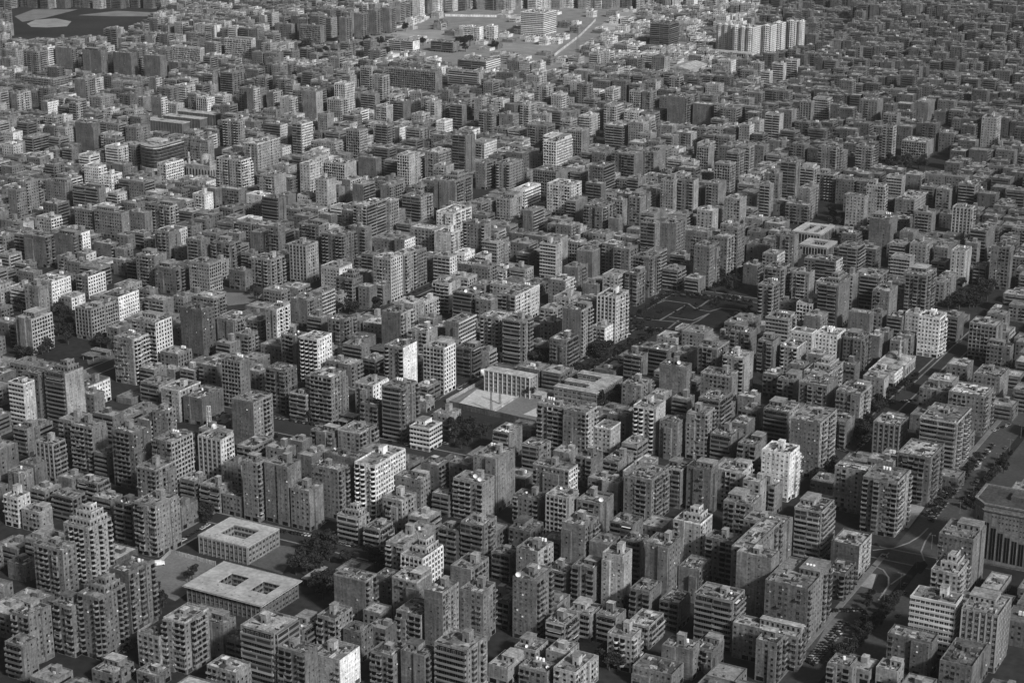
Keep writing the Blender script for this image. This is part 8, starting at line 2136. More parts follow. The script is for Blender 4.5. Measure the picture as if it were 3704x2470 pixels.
def court_school(label, u0, u1, v0, v1, H, courts, wall, roof, floors, cols_f, cols_r, overhang, arches=False):
    e = site('school', label, 'school', u0, u1, v0, v1)
    L, D = u1 - u0, v1 - v0
    cu, cv = (u0 + u1) / 2, (v0 + v1) / 2
    cl = [(a - cu, b - cu, c - cv, d - cv) for a, b, c, d in courts]
    mb = MB()
    court_roof(mb, L - 2 * overhang, D - 2 * overhang, [(a - overhang * .4, b + overhang * .4, c - overhang * .4, d + overhang * .4) for a, b, c, d in cl], 0, H - .45, wall)
    for i in range(len(mb.m)):
        mb.m[i] = PAINT
    mb.build('wall', e)
    mb = MB()
    court_roof(mb, L, D, cl, H - .44, H, roof)
    rg = random.Random(len(label))
    for _ in range(26):
        a, b = rg.uniform(-L / 2 + 1, L / 2 - 3), rg.uniform(-D / 2 + .8, cl[0][2] - 1.5)
        mb.box(a, a + rg.uniform(.3, 2), b, b + rg.uniform(.2, 1), H, H + rg.uniform(.03, .2), ROOF, roof * rg.choice((.5, .7, 1.2)))
    for x in [-L / 2 + L * k / 6 for k in range(1, 6)]:          # roofing joints
        mb.box(x - .05, x + .05, -D / 2 + .1, cl[0][2] - .3, H, H + .05, ROOF, roof * .6)
    mb.build('roof', e)
    mb = MB()
    for y in (-D / 2 + .05, D / 2 - .25):
        mb.box(-L / 2 + .3, L / 2 - .3, y, y + .2, H, H + .3, PAINT, min(.8, wall * 1.5))
    for x in (-L / 2 + .05, L / 2 - .25):
        mb.box(x, x + .2, -D / 2 + .05, D / 2 - .05, H, H + .3, PAINT, min(.8, wall * 1.5))
    mb.build('parapet', e)
    fr4 = frames(L - 2 * overhang, D - 2 * overhang)
    fh = (H - .5) / floors
    for fi, cols in ((0, cols_f), (1, cols_r)):
        fr, W, rz = fr4[fi]
        if not arches:
            grid_windows(e, fr, W, rz, cols, floors, fh, fh * .3, W / cols * .62, fh * .5, wall * 1.4, var=1)
        for c in range(cols + 1):
            u = min(max(.6 + (W - 1.2) * c / cols, .25), W - .25)
            link('pilaster', UNIT_STRIP, e, fr(u, 0, 0), rz, (.4, .35, H - .5), min(.8, wall * 1.15))
        if arches:
            for c in range(cols):
                u = .6 + (W - 1.2) * (c + .5) / cols
                link('arched_opening', ARCH, e, fr(u, 0, .4), rz, ((W - 1.2) / cols * .78, 1, H - 1.6), wall * 1.7)
    for (a, b, c, d) in cl:                                      # galleries round the courts
        g = overhang * .4
        for (p0, p1, fr, rz) in ((a, b, lambda u, dd, z: (a + u, d + g - dd, z), 0), (c, d, lambda u, dd, z: (a - g + dd, c + u, z), math.pi / 2), (c, d, lambda u, dd, z: (b + g - dd, d - u, z), -math.pi / 2)):
            W = p1 - p0
            n = max(3, int(W / 2.6))
            for k in range(floors):
                link('gallery_rail', UNIT_STRIP, e, fr(W / 2, 0, k * fh + .1), rz, (W, .5, .9), min(.7, wall * 1.3))
                for i in range(n):
                    if arches:
                        if k == 0:
                            link('arched_opening', ARCH, e, fr(W * (i + .5) / n, 0, .5), rz, (W / n * .75, 1, H - 1.8), wall * 1.7)
                    else:
                        link('window', WIN[0], e, fr(W * (i + .5) / n, 0, k * fh + 1.1), rz, (W / n * .75, 1, fh * .5), wall)
    return e


mb = MB()
k_ = 8
prof = [(-.4, 0), (.4, 0), (.4, .78)] + [(.4 * math.cos(math.pi * i / k_), .78 + .2 * math.sin(math.pi * i / k_)) for i in range(1, k_)] + [(-.4, .78)]
mb.face([(x, -.04, z) for x, z in prof], 0)
outer = [(-.5, 0), (.5, 0), (.5, .8)] + [(.5 * math.cos(math.pi * i / k_), .8 + .24 * math.sin(math.pi * i / k_)) for i in range(1, k_)] + [(-.5, .8)]
for i in range(1, len(prof)):
    j = (i + 1) % len(prof)
    mb.face([(outer[i][0], -.2, outer[i][1]), (outer[j][0], -.2, outer[j][1]), (prof[j][0], -.2, prof[j][1]), (prof[i][0], -.2, prof[i][1])][::-1], 1)
    mb.face([(outer[i][0], 0, outer[i][1]), (outer[j][0], 0, outer[j][1]), (outer[j][0], -.2, outer[j][1]), (outer[i][0], -.2, outer[i][1])], 1)
ARCH = mb.mesh('arched_opening', [M_GLASS, M_PAINT_O])

court_school('broad flat-roofed school with two square light courts at the edge of the sandy yard', -604, -550.6, 719.1, 756.4, 10,
             [(-590.4, -578.2, 732.8, 745.6), (-568.9, -557.4, 732.8, 745.6)], .16, .42, 3, 16, 11, 1.6)
court_school('square school with one open courtyard and framed windows beside the twin-court school', -638.2, -602.5, 776.1, 807.2, 11,
             [(-629.5, -611.0, 785.0, 799.0)], .24, .44, 3, 11, 9, .15)
court_school('arcaded school wing with two open cloisters behind the cluttered tower', -597.7, -569, 1627.8, 1667.7, 10,
             [(-592, -584.5, 1634, 1661), (-581, -574, 1634, 1661)], .3, .5 * ROOFT, 2, 9, 10, .2, True)
court_school('lower arcaded school wing with a row of arches facing the city', -575.1, -547.5, 1586.8, 1615, 9,
             [(-568, -554, 1594, 1609)], .3, .44 * ROOFT, 2, 9, 8, .2, True)

e = site('school', 'E-plan school of three long wings joined by a tall-sided spine', 'school', -582.1, -548.4, 1111.8, 1154.7)
cu, cv = -565.25, 1133.25
for (a, b, c, d, h, cols) in ((-560, -548.4, 1111.8, 1154.7, 11, 15), (-582.1, -560.05, 1112.0, 1119.2, 10.9, 8), (-581.3, -560.05, 1127.4, 1134, 10.9, 8), (-580.5, -560.05, 1147, 1154.5, 10.9, 8)):
    a, b, c, d = a - cu, b - cu, c - cv, d - cv
    mb = MB()
    mb.box(a, b, c, d, 0, h - .3, PAINT, .25, mt=ROOF, tt=.36)
    w = mb.build('wall', e)
    mb = MB()
    mb.box(a - .4, b + (.4 if h == 11 else 0), c - .4, d + .4, h - .28, h, ROOF, .42 * ROOFT, bottom=True)
    mb.build('roof', e)
    if h == 11:
        for k in range(3):
            for i in range(16):
                link('window', WIN[(i + k) % 2], e, (b, c + (d - c) * (i + .5) / 16, 1 + k * 3.4), math.pi / 2, (1.3, 1, 1.9), .3)
        for i in range(17):
            link('pilaster', UNIT_STRIP, e, (b, min(max(c + (d - c) * i / 16, c + .25), d - .25), 0), math.pi / 2, (.4, .4, h - .3), .27)
    for k in range(3):
        for i in range(6):
            link('window', WIN[(i + k) % 3], e, (a + (min(b, -560 - cu + 22) - a) * (i + .5) / 6, c, 1 + k * 3.4), 0, (2.6, 1, 1.7), .32)
        link('floor_band', UNIT_STRIP, e, ((a + b) / 2, c, .2 + k * 3.4), 0, (b - a - .1, .25, .35), .38)

e = site('school_block', 'long narrow five-storey school block with pale vertical ribs beside the sand pitch', 'school', -636.4, -598.5, 1106.6, 1117)
fr4 = frames(37.9, 10.4)
mb = MB()
mb.box(-18.95, 18.95, -5.2, 5.2, 0, 15.6, PAINT, .26)
mb.build('wall', e)
mb = MB()
mb.box(-19.3, 19.3, -5.6, 5.6, 15.6, 16, ROOF, .5 * ROOFT, bottom=True)
mb.build('roof', e)
for i in range(11):
    link('pier', UNIT_STRIP, e, fr4[0][0](min(max(37.9 * i / 10, .3), 37.6), 0, 0), 0, (.45, .7, 15.6), .62)
for i in range(4):
    link('pier', UNIT_STRIP, e, fr4[1][0](min(max(10.4 * i / 3, .3), 10.1), 0, 0), math.pi / 2, (.45, .5, 15.6), .55)
for k in range(5):
    for i in range(10):
        link('window', WIN[(i * 5 + k) % 3], e, fr4[0][0](37.9 * (i + .5) / 10, 0, 1.1 + k * 3.1), 0, (2.5, 1, 1.5), .4)
    link('floor_band', UNIT_STRIP, e, fr4[0][0](18.95, 0, k * 3.1 + .05), 0, (37.8, .3, .5), .42)
    for i in range(3):
        link('window', WIN[(i + k) % 2], e, fr4[1][0](10.4 * (i + .5) / 3, 0, 1.1 + k * 3.1), math.pi / 2, (1.8, 1, 1.5), .4)


def hut(label, u0, u1, v0, v1, h, wall, roof, openings=4):
    e = site('school_hut', label, 'hut', u0, u1, v0, v1)
    L, D = u1 - u0, v1 - v0
    mb = MB()
    mb.box(-L / 2, L / 2, -D / 2, D / 2, 0, h - .3, PAINT, wall)
    mb.build('wall', e)
    mb = MB()
    mb.box(-L / 2 - .4, L / 2 + .4, -D / 2 - .4, D / 2 + .4, h - .3, h, ROOF, roof * ROOFT, bottom=True)
    mb.build('roof', e)
    for i in range(openings):
        link('window', WIN[0], e, (-L / 2 + L * (i + .5) / openings, -D / 2, 1), 0, (L / openings * .5, 1, 1.6), wall)


hut('low pale hut joined to the back of the E-plan school', -603.8, -588.5, 1141.2, 1146, 4, .5, .5)
hut('small flat-roofed hut beside the round tree in the school ground', -599.7, -589.3, 1107, 1116, 4, .4, .42, 3)


def canopy(label, u0, u1, v0, v1, h, roof, cat='canopy'):
    e = site('canopy', label, cat, u0, u1, v0, v1)
    L, D = u1 - u0, v1 - v0
    mb = MB()
    mb.box(-L / 2, L / 2, -D / 2, D / 2, h - .4, h, ROOF, roof * ROOFT, bottom=True)
    mb.box(-L / 2, L / 2, -D / 2 - .06, -D / 2, h - .5, h + .15, PAINT, min(.7, roof * 1.6))
    mb.build('roof', e)
    for x in (-L / 2 + .8, L / 2 - .8):
        for y in (-D / 2 + .8, D / 2 - .8):
            link('post', UNIT_STRIP, e, (x, y + .15, 0), 0, (.3, .3, h - .4), .35)


canopy('wide dark canopy roof behind the punched white tower', -757, -742, 1137.5, 1154, 5, .13)
canopy('square shed roof in the villa plot by the trees', -942, -930.5, 1020, 1029.5, 4.5, .2)
canopy('long flat shed roof behind the square one in the villa plot', -945, -929, 1033.8, 1039.5, 4.5, .26)
canopy('small forecourt canopy with pale edge beside the dual street', -687, -679, 991.2, 997, 5, .25)
canopy('larger forecourt canopy behind the small one by the dual street', -688.4, -678, 998.5, 1006, 6.3, .3)
canopy('narrow shed roof among the dark trees of the school grove', -561, -556.5, 769.6, 789, 4, .3)
canopy('square shed roof beside the shady boulevard', -578.5, -568, 1191.5, 1203, 5, .36)

# ------------------------------------------------------------------ office block at the edge, mosques
e = site('office_building', 'shadowed office block with tall slots and small square windows by the avenue', 'office', -244.9, -200, 982, 1012)
L, D, H = 44.9, 30, 36
x, y = L / 2, D / 2
mb = MB()
mb.prism([(-x + 7, -y), (x, -y), (x, y), (-x, y), (-x, -y + 7)], 0, H, PAINT, .2, mt=ROOF, tt=.07)
mb.build('wall', e)
mb = MB()
rimpts = [(-x + 7, -y), (x, -y), (x, y), (-x, y), (-x, -y + 7)]
for i in range(5):
    a, b = Vector(rimpts[i]), Vector(rimpts[(i + 1) % 5])
    d = (b - a).normalized()
    n = Vector((d.y, -d.x))
    for (o0, o1, z0, z1) in ((-.9, .5, H, H + .9), (.02, .7, H - 3.4, H - 2.6)):
        p = [a + n * o0, b + n * o0, b + n * o1, a + n * o1]
        mb.prism([tuple(q) for q in (p[3], p[2], p[1], p[0])], z0 + .003 * i, z1 + .003 * i, PAINT, .22)
mb.build('cornice', e)
mb = MB()
mb.box(-4, 12, -2, 8, H, H + 2.4, PAINT, .1, mt=ROOF, tt=.1)
mb.build('plant_room', e)
for c in range(9):
    top = [9, 12.5, 15.5, 18, 20, 22, 23, 24, 24][8 - c]
    u = 9 + c * 4.1
    link('slot_window', WIN[0], e, (-x + u, -y, 2), 0, (3.5, 1, [25, 22, 19.5, 17.5, 16, 15, 14, 13, 12.5][c]), .2)
    for k in range(9):
        z = H - 7 - k * 3
        if z > [25, 22, 19.5, 17.5, 16, 15, 14, 13, 12.5][c] + 4:
            for s in (-.95, .95):
                link('window', WIN[0], e, (-x + u + s, -y, z), 0, (1.0, 1, 1.2), .3)
link('arched_opening', ARCH, e, (-x + 3.5, -y + 3.5, 2), -math.pi / 4, (4.2, 1, 26), .3)
for k in range(9):
    for c in range(6):
        link('window', WIN[0], e, (x, -y + 3 + c * 4.6, 3 + k * 3.3), math.pi / 2, (1.2, 1, 1.4), .3)


def minaret(label, u, v, h, r, tone, z0=0.0, open_work=False):
    px, py = W2(u, v)
    e = thing('minaret', label, 'minaret', px, py, z=z0)
    mb = MB()
    if open_work:
        for sx in (-1, 1):
            for sy in (-1, 1):
                mb.box(sx * r - .25, sx * r + .25, sy * r - .25, sy * r + .25, 0, h * .92, PAINT, tone)
        for k in range(4):
            z = h * .92 * (k + 1) / 4
            mb.box(-r - .3, r + .3, -r - .3, r + .3, z - .35, z, PAINT, tone, bottom=True)
    else:
        mb.box(-r * 1.2, r * 1.2, -r * 1.2, r * 1.2, 0, h * .42, PAINT, tone)
        mb.cyl(0, 0, r, h * .42, h * .72, 10, PAINT, tone)
        mb.cyl(0, 0, r * .7, h * .72, h * .9, 10, PAINT, tone)
    mb.build('shaft', e)
    if not open_work:
        for z, k in ((h * .42, 1.75), (h * .72, 1.4)):
            mb = MB()
            mb.cyl(0, 0, r * 1.0, z - .8, z, 10, PAINT, tone * 1.1, r1=r * k)
            mb.cyl(0, 0, r * k, z, z + .9, 10, PAINT, tone * 1.1)
            mb.build('gallery', e)
        mb = MB()
        mb.dome(0, 0, h * .9, r * .8, PAINT, tone, n=10, k=4, h=1.7)
        mb.build('cap', e)
    return e


def dome(label, u, v, z, r, tone, h=1.0, drum=0.0):
    px, py = W2(u, v)
    e = thing('dome', label, 'dome', px, py, z=z)
    mb = MB()
    if drum:
        mb.cyl(0, 0, r * 1.05, 0, drum, 18, PAINT, tone)
    mb.dome(0, 0, drum, r, PAINT, tone * 1.05, n=20, k=7, h=h)
    mb.cyl(0, 0, .12, drum + r * h - .1, drum + r * h + 1.6, 6, METAL)
    mb.build('shell', e)
    return e


def mosque(label, u0, u1, v0, v1, H, tone, floors, domes, mins, wing=None):
    e = site('mosque', label, 'mosque', u0, u1, v0, v1)
    L, D = u1 - u0, v1 - v0
    mb = MB()
    mb.box(-L / 2, L / 2, -D / 2, D / 2, 0, H, PAINT, tone, mt=ROOF, tt=tone * 1.1)
    mb.build('wall', e)
    mb = MB()
    for (a, b, c, d) in ((-L / 2 - .2, L / 2 + .2, -D / 2 - .2, -D / 2 + .3), (-L / 2 - .2, L / 2 + .2, D / 2 - .3, D / 2 + .2), (-L / 2 - .2, -L / 2 + .3, -D / 2 + .3, D / 2 - .3), (L / 2 - .3, L / 2 + .2, -D / 2 + .3, D / 2 - .3)):
        mb.box(a, b, c, d, H - .4, H + .8, PAINT, min(.7, tone * 1.3), bottom=True)
    mb.build('parapet', e)
    fr4 = frames(L, D)
    for fi in (0, 1):
        fr, W, rz = fr4[fi]
        cols = max(3, int(W / 4))
        for c in range(cols):
            link('arched_window', ARCH, e, fr(W * (c + .5) / cols, 0, 1.2), rz, (W / cols * .55, 1, H * .62), tone * 1.3)
    for (du, dv, r, h, drum) in domes:
        mb = MB()
        if drum:
            mb.cyl(du, dv, r * 1.08, H, H + drum, 18, PAINT, tone)
        mb.dome(du, dv, H + drum, r, PAINT, tone * 1.1, n=20, k=7, h=h)
        mb.cyl(du, dv, .1, H + drum + r * h - .1, H + drum + r * h + 1.5, 6, METAL)
        mb.build('dome', e)
    for (du, dv, h, r) in mins:
        mb = MB()
        mb.box(du - r * 1.2, du + r * 1.2, dv - r * 1.2, dv + r * 1.2, 0, h * .45, PAINT, tone * 1.1)
        mb.cyl(du, dv, r, h * .45, h * .74, 10, PAINT, tone * 1.2)
        mb.cyl(du, dv, r * .7, h * .74, h * .92, 10, PAINT, tone * 1.2)
        mb.dome(du, dv, h * .92, r * .75, PAINT, tone * 1.2, n=10, k=3, h=1.5)
        for z, k in ((h * .45, 1.9), (h * .74, 1.5)):
            mb.cyl(du, dv, r, z - .7, z, 10, PAINT, tone * 1.2, r1=r * k)
            mb.cyl(du, dv, r * k, z, z + .9, 10, PAINT, tone * 1.2)
        mb.build('minaret', e)
    return e


mosque('grey mosque with low scalloped domes and one slim minaret by the street', -398.7, -377.6, 1283, 1309, 9, .34, 2,
       [(-4, 8, 6.5, .45, .6), (5, 3, 5.5, .5, .6), (6.5, -9, 4.2, .5, .6)], [(1.5, 1.0, 25, 1.25)])
build_block('clinic', 'flat-roofed white annex with pale terrace in front of the minaret mosque', 'annex', None, -398, 20.0, 1259, 20.0, 3, 'w', 'W', .5, .66, 'P', False)
mosque('large mosque with a ribbed central dome and corner turrets below the round-fronted mall', -1285.5, -1252, 1578.3, 1606.7, 13, .33, 2,
       [(0, 0, 6.6, 1.15, 3.5), (-10, -8, 2.4, 1.0, 1.5), (10, -8, 2.4, 1.0, 1.5), (10, 8, 2.4, 1.0, 1.5), (-10, 8, 2.4, 1.0, 1.5)], [(-14.5, -11, 27, 1.4), (14.5, -11, 27, 1.4)])
minaret('slim white openwork minaret rising from a rooftop in the lower left blocks', -731.5, 907.8, 15, .9, .6, 19.6, True)
dome('small white dome beside the openwork minaret', -726.5, 906.2, 19.6, 2.0, .7, 1.0, .8)

# ------------------------------------------------------------------ the dark round-fronted mall
e = site('shopping_mall', 'dark round-fronted mall with pale podium and cluttered white roof', 'shopping mall', -1354.3, -1317.1, 1568, 1616.2)
L, D, H = 37.2, 48.2, 30
x, y = L / 2, D / 2
arc = [(-x + 26 - 26 * math.cos(a), -y + 26 - 26 * math.sin(a)) for a in [math.pi / 2 * k / 7 for k in range(8)]]
arc2 = [(x - 8 + 8 * math.sin(a), -y + 8 - 8 * math.cos(a)) for a in [math.pi / 2 * k / 4 for k in range(5)]]
poly = arc + arc2 + [(x, y), (-x, y)]
mb = MB()
mb.prism(poly, 6, H, GL2, .1, mt=ROOF, tt=.4)
mb.build('glazed_body', e)
big = [(px * 1.06, py * 1.04) for px, py in poly]
mb = MB()
mb.prism(big, 0, 6, PAINT, .5, mt=ROOF, tt=.45)
mb.build('podium', e)
for k in range(1, 7):
    mb = MB()
    s = 1.008
    mb.prism([(px * s, py * s) for px, py in poly], 6 + k * 3.6, 6 + k * 3.6 + (.3 if k < 6 else 1.2), PAINT, .3 if k < 6 else .5)
    mb.build('floor_band', e)
mb = MB()
rg = random.Random(4)
mb.box(-x * .5, x * .5, -y * .2, y * .3, H + 1.3, H + 3.5, PAINT, .55, mt=ROOF, tt=.5)
mb.build('plant_room', e)
mb = MB()
roof_clutter(mb, -x * .8, x * .8, -y * .6, y * .9, H + 1.2, 60, rg)
stuff(mb, 'roof_clutter', e)
build_block('arcade_building', 'white block of regular windows in front of the round-fronted mall', 'office', None, -1287, 12.0, 1531.7, 30.0, 7, 'w', 'g', .4, .56, 'W', False)

# ------------------------------------------------------------------ sheds and far landmarks
for i, (a, b, c, d, nm) in enumerate(((-1485.9, -1431.6, 1754.6, 1769.2, 'front'), (-1487.5, -1429.9, 1787.2, 1801.2, 'middle'), (-1491.1, -1432.1, 1820.1, 1832.9, 'rear'))):
    e = site('hall', nm + ' one of three parallel dark halls with long pale flat roofs', 'hall', a, b, c, d, 'three parallel halls')
    L, D = b - a, d - c
    mb = MB()
    mb.box(-L / 2, L / 2, -D / 2, D / 2, 0, 14.4, PAINT, .13)
    mb.build('wall', e)
    mb = MB()
    mb.box(-L / 2 - .5, L / 2 + .5, -D / 2 - .5, D / 2 + .5, 14.4, 15, ROOF, .5 * ROOFT, bottom=True)
    mb.box(-L * .2, -L * .1, -2, 2, 15, 16, JM, .2)
    mb.build('roof', e)
    for k in range(14):
        link('pilaster', UNIT_STRIP, e, (-L / 2 + .4 + (L - .8) * k / 13, -D / 2, 0), 0, (.5, .4, 14.3), .16)
    for k in range(3):
        link('door', WIN[0], e, (L / 2, -D / 2 + D * (k + .5) / 3, .1), math.pi / 2, (2.4, 1, 5), .3)

fb = [('school', 'front wing of the distant L-shaped school by the left towers', 'school', -1860.6, 52.7, 1931.2, 14.5, 4, 'g', 'w', .33, .33, 'P'),
      ('school', 'side wing of the distant L-shaped school by the left towers', 'school', -1807.6, 9.0, 1931.2, 72.0, 4, 'w', 'g', .33, .36, 'P'),
      ('slab_building', 'long gridded slab block on legs in the upper middle', 'office', -1400.2, 82.2, 2161.2, 18.0, 9, 'g', 'n', .34, .36, 'x'),
      ('school', 'low school with white striped end wall in the upper middle', 'school', -1398.7, 48.5, 2357.3, 42.1, 4, 'b', 'B', .3, .6, 'P'),
      ('hospital', 'wider of the two white slabs with rows of windows', 'hospital', -1538.5, 30.6, 2611.3, 13.5, 7, 'g', 'W', .72, .74, 'W'),
      ('hospital', 'narrower of the two white slabs with rows of windows', 'hospital', -1507.6, 15.0, 2634, 12.0, 7, 'g', 'W', .72, .74, 'W'),
      ('school', 'banded school block with pale end wall before the white slabs', 'school', -1586.5, 45.4, 2461.3, 20.0, 5, 'b', 'n', .4, .5, 'P'),
      ('school', 'second banded school block beside the dark trees', 'school', -1521.3, 41.2, 2481.5, 18.7, 5, 'b', 'n', .36, .42, 'P'),
      ('office_building', 'large pale office tower with banded windows at the top edge', 'office', -1484.3, 42.4, 2708.2, 45.0, 12, 'B', 'B', .52, .5, 'W'),
      ('office_building', 'dark square office block in the open land', 'office', -1248.7, 34.0, 2707.6, 37.0, 11, 'b', 'b', .24, .24, 'D')]
for (nm, lb, ct, u0, L, v0, D, n, sl, sr, tl, tr, rc) in fb:
    build_block(nm, lb, ct, None, u0, L, v0, D, n, sl, sr, tl, tr, rc, False)
for (nm, lb, u0, L, v0, D) in (('residential_tower', 'leftmost tall white rounded tower of the podium row', -1125.3, 30.6, 2686.7, 14.0), ('residential_tower', 'widest white rounded tower of the podium row', -1092.5, 34.0, 2672, 34.0),
                               ('residential_tower', 'third white tower of the podium row', -1057.5, 15.0, 2705.3, 24.0), ('residential_tower', 'fourth white tower of the podium row', -1054, 15.0, 2742.6, 17.0),
                               ('residential_tower', 'fifth white tower of the podium row', -1043.2, 15.0, 2774.2, 13.0), ('residential_tower', 'slim last white tower of the podium row', -1026.5, 8.0, 2779.4, 10.0)):
    e = build_block(nm, lb, 'tower', 'white towers on a podium', u0, L, v0, D, 14, 'v', 'v', .66, .72, 'W', False)
    mb = MB()
    k = max(1, int(L / 9))
    for i in range(k):
        cx, cy, r = -L / 2 + L * (i + .5) / k, -D / 2 + .4, L / k * .3
        mb.cyl(cx, cy, r * .93, 3, 44.4, 12, GL)
        for f in range(13):
            mb.cyl(cx, cy, r, 4 + f * FH, 5.3 + f * FH, 12, PAINT, .64)
        for q in range(5):
            w = math.pi * (1 + q / 4)
            mb.box(cx + r * math.cos(w) - .5, cx + r * math.cos(w) + .5, cy + r * math.sin(w) - .5, cy + r * math.sin(w) + .5, 3, 44.4, PAINT, .64)
        mb.dome(cx, cy, 44.4, r * 1.05, PAINT, .68, n=12, k=3, h=.5)
    mb.build('bay_column', e)
e = site('podium', 'low arcaded podium ring in front of the white rounded towers', 'podium', -1128, -1052, 2652, 2669)
mb = MB()
mb.box(-38, 38, -8.5, 8.5, 6.5, 8, PAINT, .5, bottom=True)
for i in range(20):
    mb.box(-37.5 + i * 3.9, -36.8 + i * 3.9, -8.3, -7.6, 0, 6.5, PAINT, .5)
mb.build('arcade', e)
e = site('hall', 'broad pale gabled hall with low side aisles in the villa quarter', 'hall', -1109.2, -1072.1, 2465.9, 2529)
mb = MB()
mb.box(-18.5, 18.5, -31.5, 31.5, 0, 8, PAINT, .36)
mb.build('wall', e)
mb = MB()
mb.face([(-19, -32, 8), (0, -32, 12), (0, 32, 12), (-19, 32, 8)], ROOF, .44)
mb.face([(0, -32, 12), (19, -32, 8), (19, 32, 8), (0, 32, 12)], ROOF, .44)
mb.face([(-19, -32, 7.9), (19, -32, 7.9), (0, -32, 12)], PAINT, .4)
mb.face([(19, 32, 7.9), (-19, 32, 7.9), (0, 32, 12)], PAINT, .4)
mb.build('roof', e)


def mast(label, u, v, h, w0, w1, z=0.0):
    px, py = W2(u, v)
    e = thing('lattice_mast', label, 'mast', px, py, z=z)
    mb = MB()
    n = max(4, int(h / 5))
    for k in range(n):
        a, b = w0 + (w1 - w0) * k / n, w0 + (w1 - w0) * (k + 1) / n
        z0, z1 = h * k / n, h * (k + 1) / n
        c0 = [(-a, -a, z0), (a, -a, z0), (a, a, z0), (-a, a, z0)]
        c1 = [(-b, -b, z1), (b, -b, z1), (b, b, z1), (-b, b, z1)]
        for i in range(4):
            j = (i + 1) % 4
            for p, q in ((c0[i], c1[i]), (c0[i], c1[j]), (c1[i], c1[j])):
                t = .12
                mb.face([(p[0] - t, p[1], p[2]), (p[0] + t, p[1], p[2]), (q[0] + t, q[1], q[2]), (q[0] - t, q[1], q[2])], METAL)
                mb.face([(p[0], p[1] - t, p[2]), (p[0], p[1] + t, p[2]), (q[0], q[1] + t, q[2]), (q[0], q[1] - t, q[2])], METAL)
    mb.build('lattice', e)
    return e


mast('tall tapering lattice mast between the highway and the villas', -1248.4, 2454, 58, 3.2, .5)
mast('slim rooftop mast above the gridded block of the upper left', -1767.5, 2288.6, 18, .7, .3, 31)
for i, (u, v) in enumerate(((-610.5, 1071), (-612, 1086.4))):
    mast(('nearer lattice light mast at the edge of the sand pitch', 'farther lattice light mast at the edge of the sand pitch')[i], u, v, 15, .7, .25)
px, py = W2(-646.6, 1123.6)
e = thing('billboard', 'blank white billboard on a post behind the ribbed school block', 'billboard', px, py, -GRID + 1.0)
mb = MB()
mb.box(-2.6, 2.6, -.15, .15, 5, 10, WHITE, bottom=True)
mb.build('panel', e)
mb = MB()
mb.box(-.25, .25, .15, .65, 0, 9, METAL)
mb.build('post', e)

# ------------------------------------------------------------------ trees
LEAVES = []
for s in range(5):
    rg = random.Random(40 + s)
    mb = MB()
    lob = [(0, 0, 0, .72)] + [(rg.uniform(-.6, .6), rg.uniform(-.6, .6), rg.uniform(-.35, .55), rg.uniform(.3, .5)) for _ in range(7)]
    for _ in range(800):
        cx, cy, cz, r = lob[rg.choice((0, 1, 2, 3, 4, 5, 6, 7))]
        th, ph, q = rg.uniform(0, 6.283), math.acos(rg.uniform(-1, 1)), r * rg.uniform(.55, 1.08)
        px, py, pz = cx + q * math.sin(ph) * math.cos(th), cy + q * math.sin(ph) * math.sin(th), cz + q * math.cos(ph) * .85
        a = Vector((rg.gauss(0, 1), rg.gauss(0, 1), rg.gauss(0, .7))).normalized()
        b = a.cross(Vector((rg.gauss(0, 1), rg.gauss(0, 1), rg.gauss(0, 1)))).normalized()
        k = rg.uniform(.08, .18)
        c = Vector((px, py, pz))
        mb.face([tuple(c - a * k), tuple(c + b * k * .7), tuple(c + a * k), tuple(c - b * k * .7)], 0)
    LEAVES.append(mb.mesh('crown', [M_LEAF]))
mb = MB()
mb.cyl(0, 0, .14, 0, .9, 7, 0, r1=.08)
for a in range(4):
    c, s = math.cos(a * 1.57 + .4), math.sin(a * 1.57 + .4)
    mb.face([(c * .02 - s * .05, s * .02 + c * .05, .62), (c * .02 + s * .05, s * .02 - c * .05, .62), (c * .55 + s * .02, s * .55 - c * .02, 1.15), (c * .55 - s * .02, s * .55 + c * .02, 1.15)], 0)
    mb.face([(c * .02, s * .02, .57), (c * .02, s * .02, .68), (c * .55, s * .55, 1.17), (c * .55, s * .55, 1.12)], 0)
TRUNK = mb.mesh('trunk', [M_BARK])
TL = ['tall dark tree in the grove beside the twin-court school', 'dark street tree along the street behind the school grove', 'dark tree at the corner of the sandy yard',
      'dark tree squeezed between the blocks of the lower middle', 'dark tree on the central strip or kerb of the avenue', 'dark tree in a gap along the dual street',
      'dark garden tree beside the sports pitch wall', 'dark tree in the shade around the E-plan school', 'dark tree in front of the minaret mosque',
      'dark tree along the narrow street below the mosque', 'dark tree in the gardens of the left villas', 'dark tree along the inner diagonal street',
      'dark tree on the shady boulevard below the garden square', 'small clipped shrub-like tree on the garden square', 'dark tree at the top corner of the garden square',
      'dark tree of the dense grove near the right edge', 'dark tree in the small park behind the gridded office', 'distant dark tree in the walled compound', 'small tree in the rows edging the garden square']
TG = ['grove beside the twin-court school', 'street trees behind the grove', 'trees of the sandy yard', 'trees between lower blocks', 'avenue trees', 'dual street trees', 'pitch garden trees',
      'school shade trees', 'mosque trees', 'narrow street trees', 'villa garden trees', 'inner street trees', 'boulevard trees', 'garden square shrubs', 'garden corner trees', 'dense dark grove', 'small park trees', 'compound trees', 'garden edge trees']
rg = random.Random(77)
cnt = {}
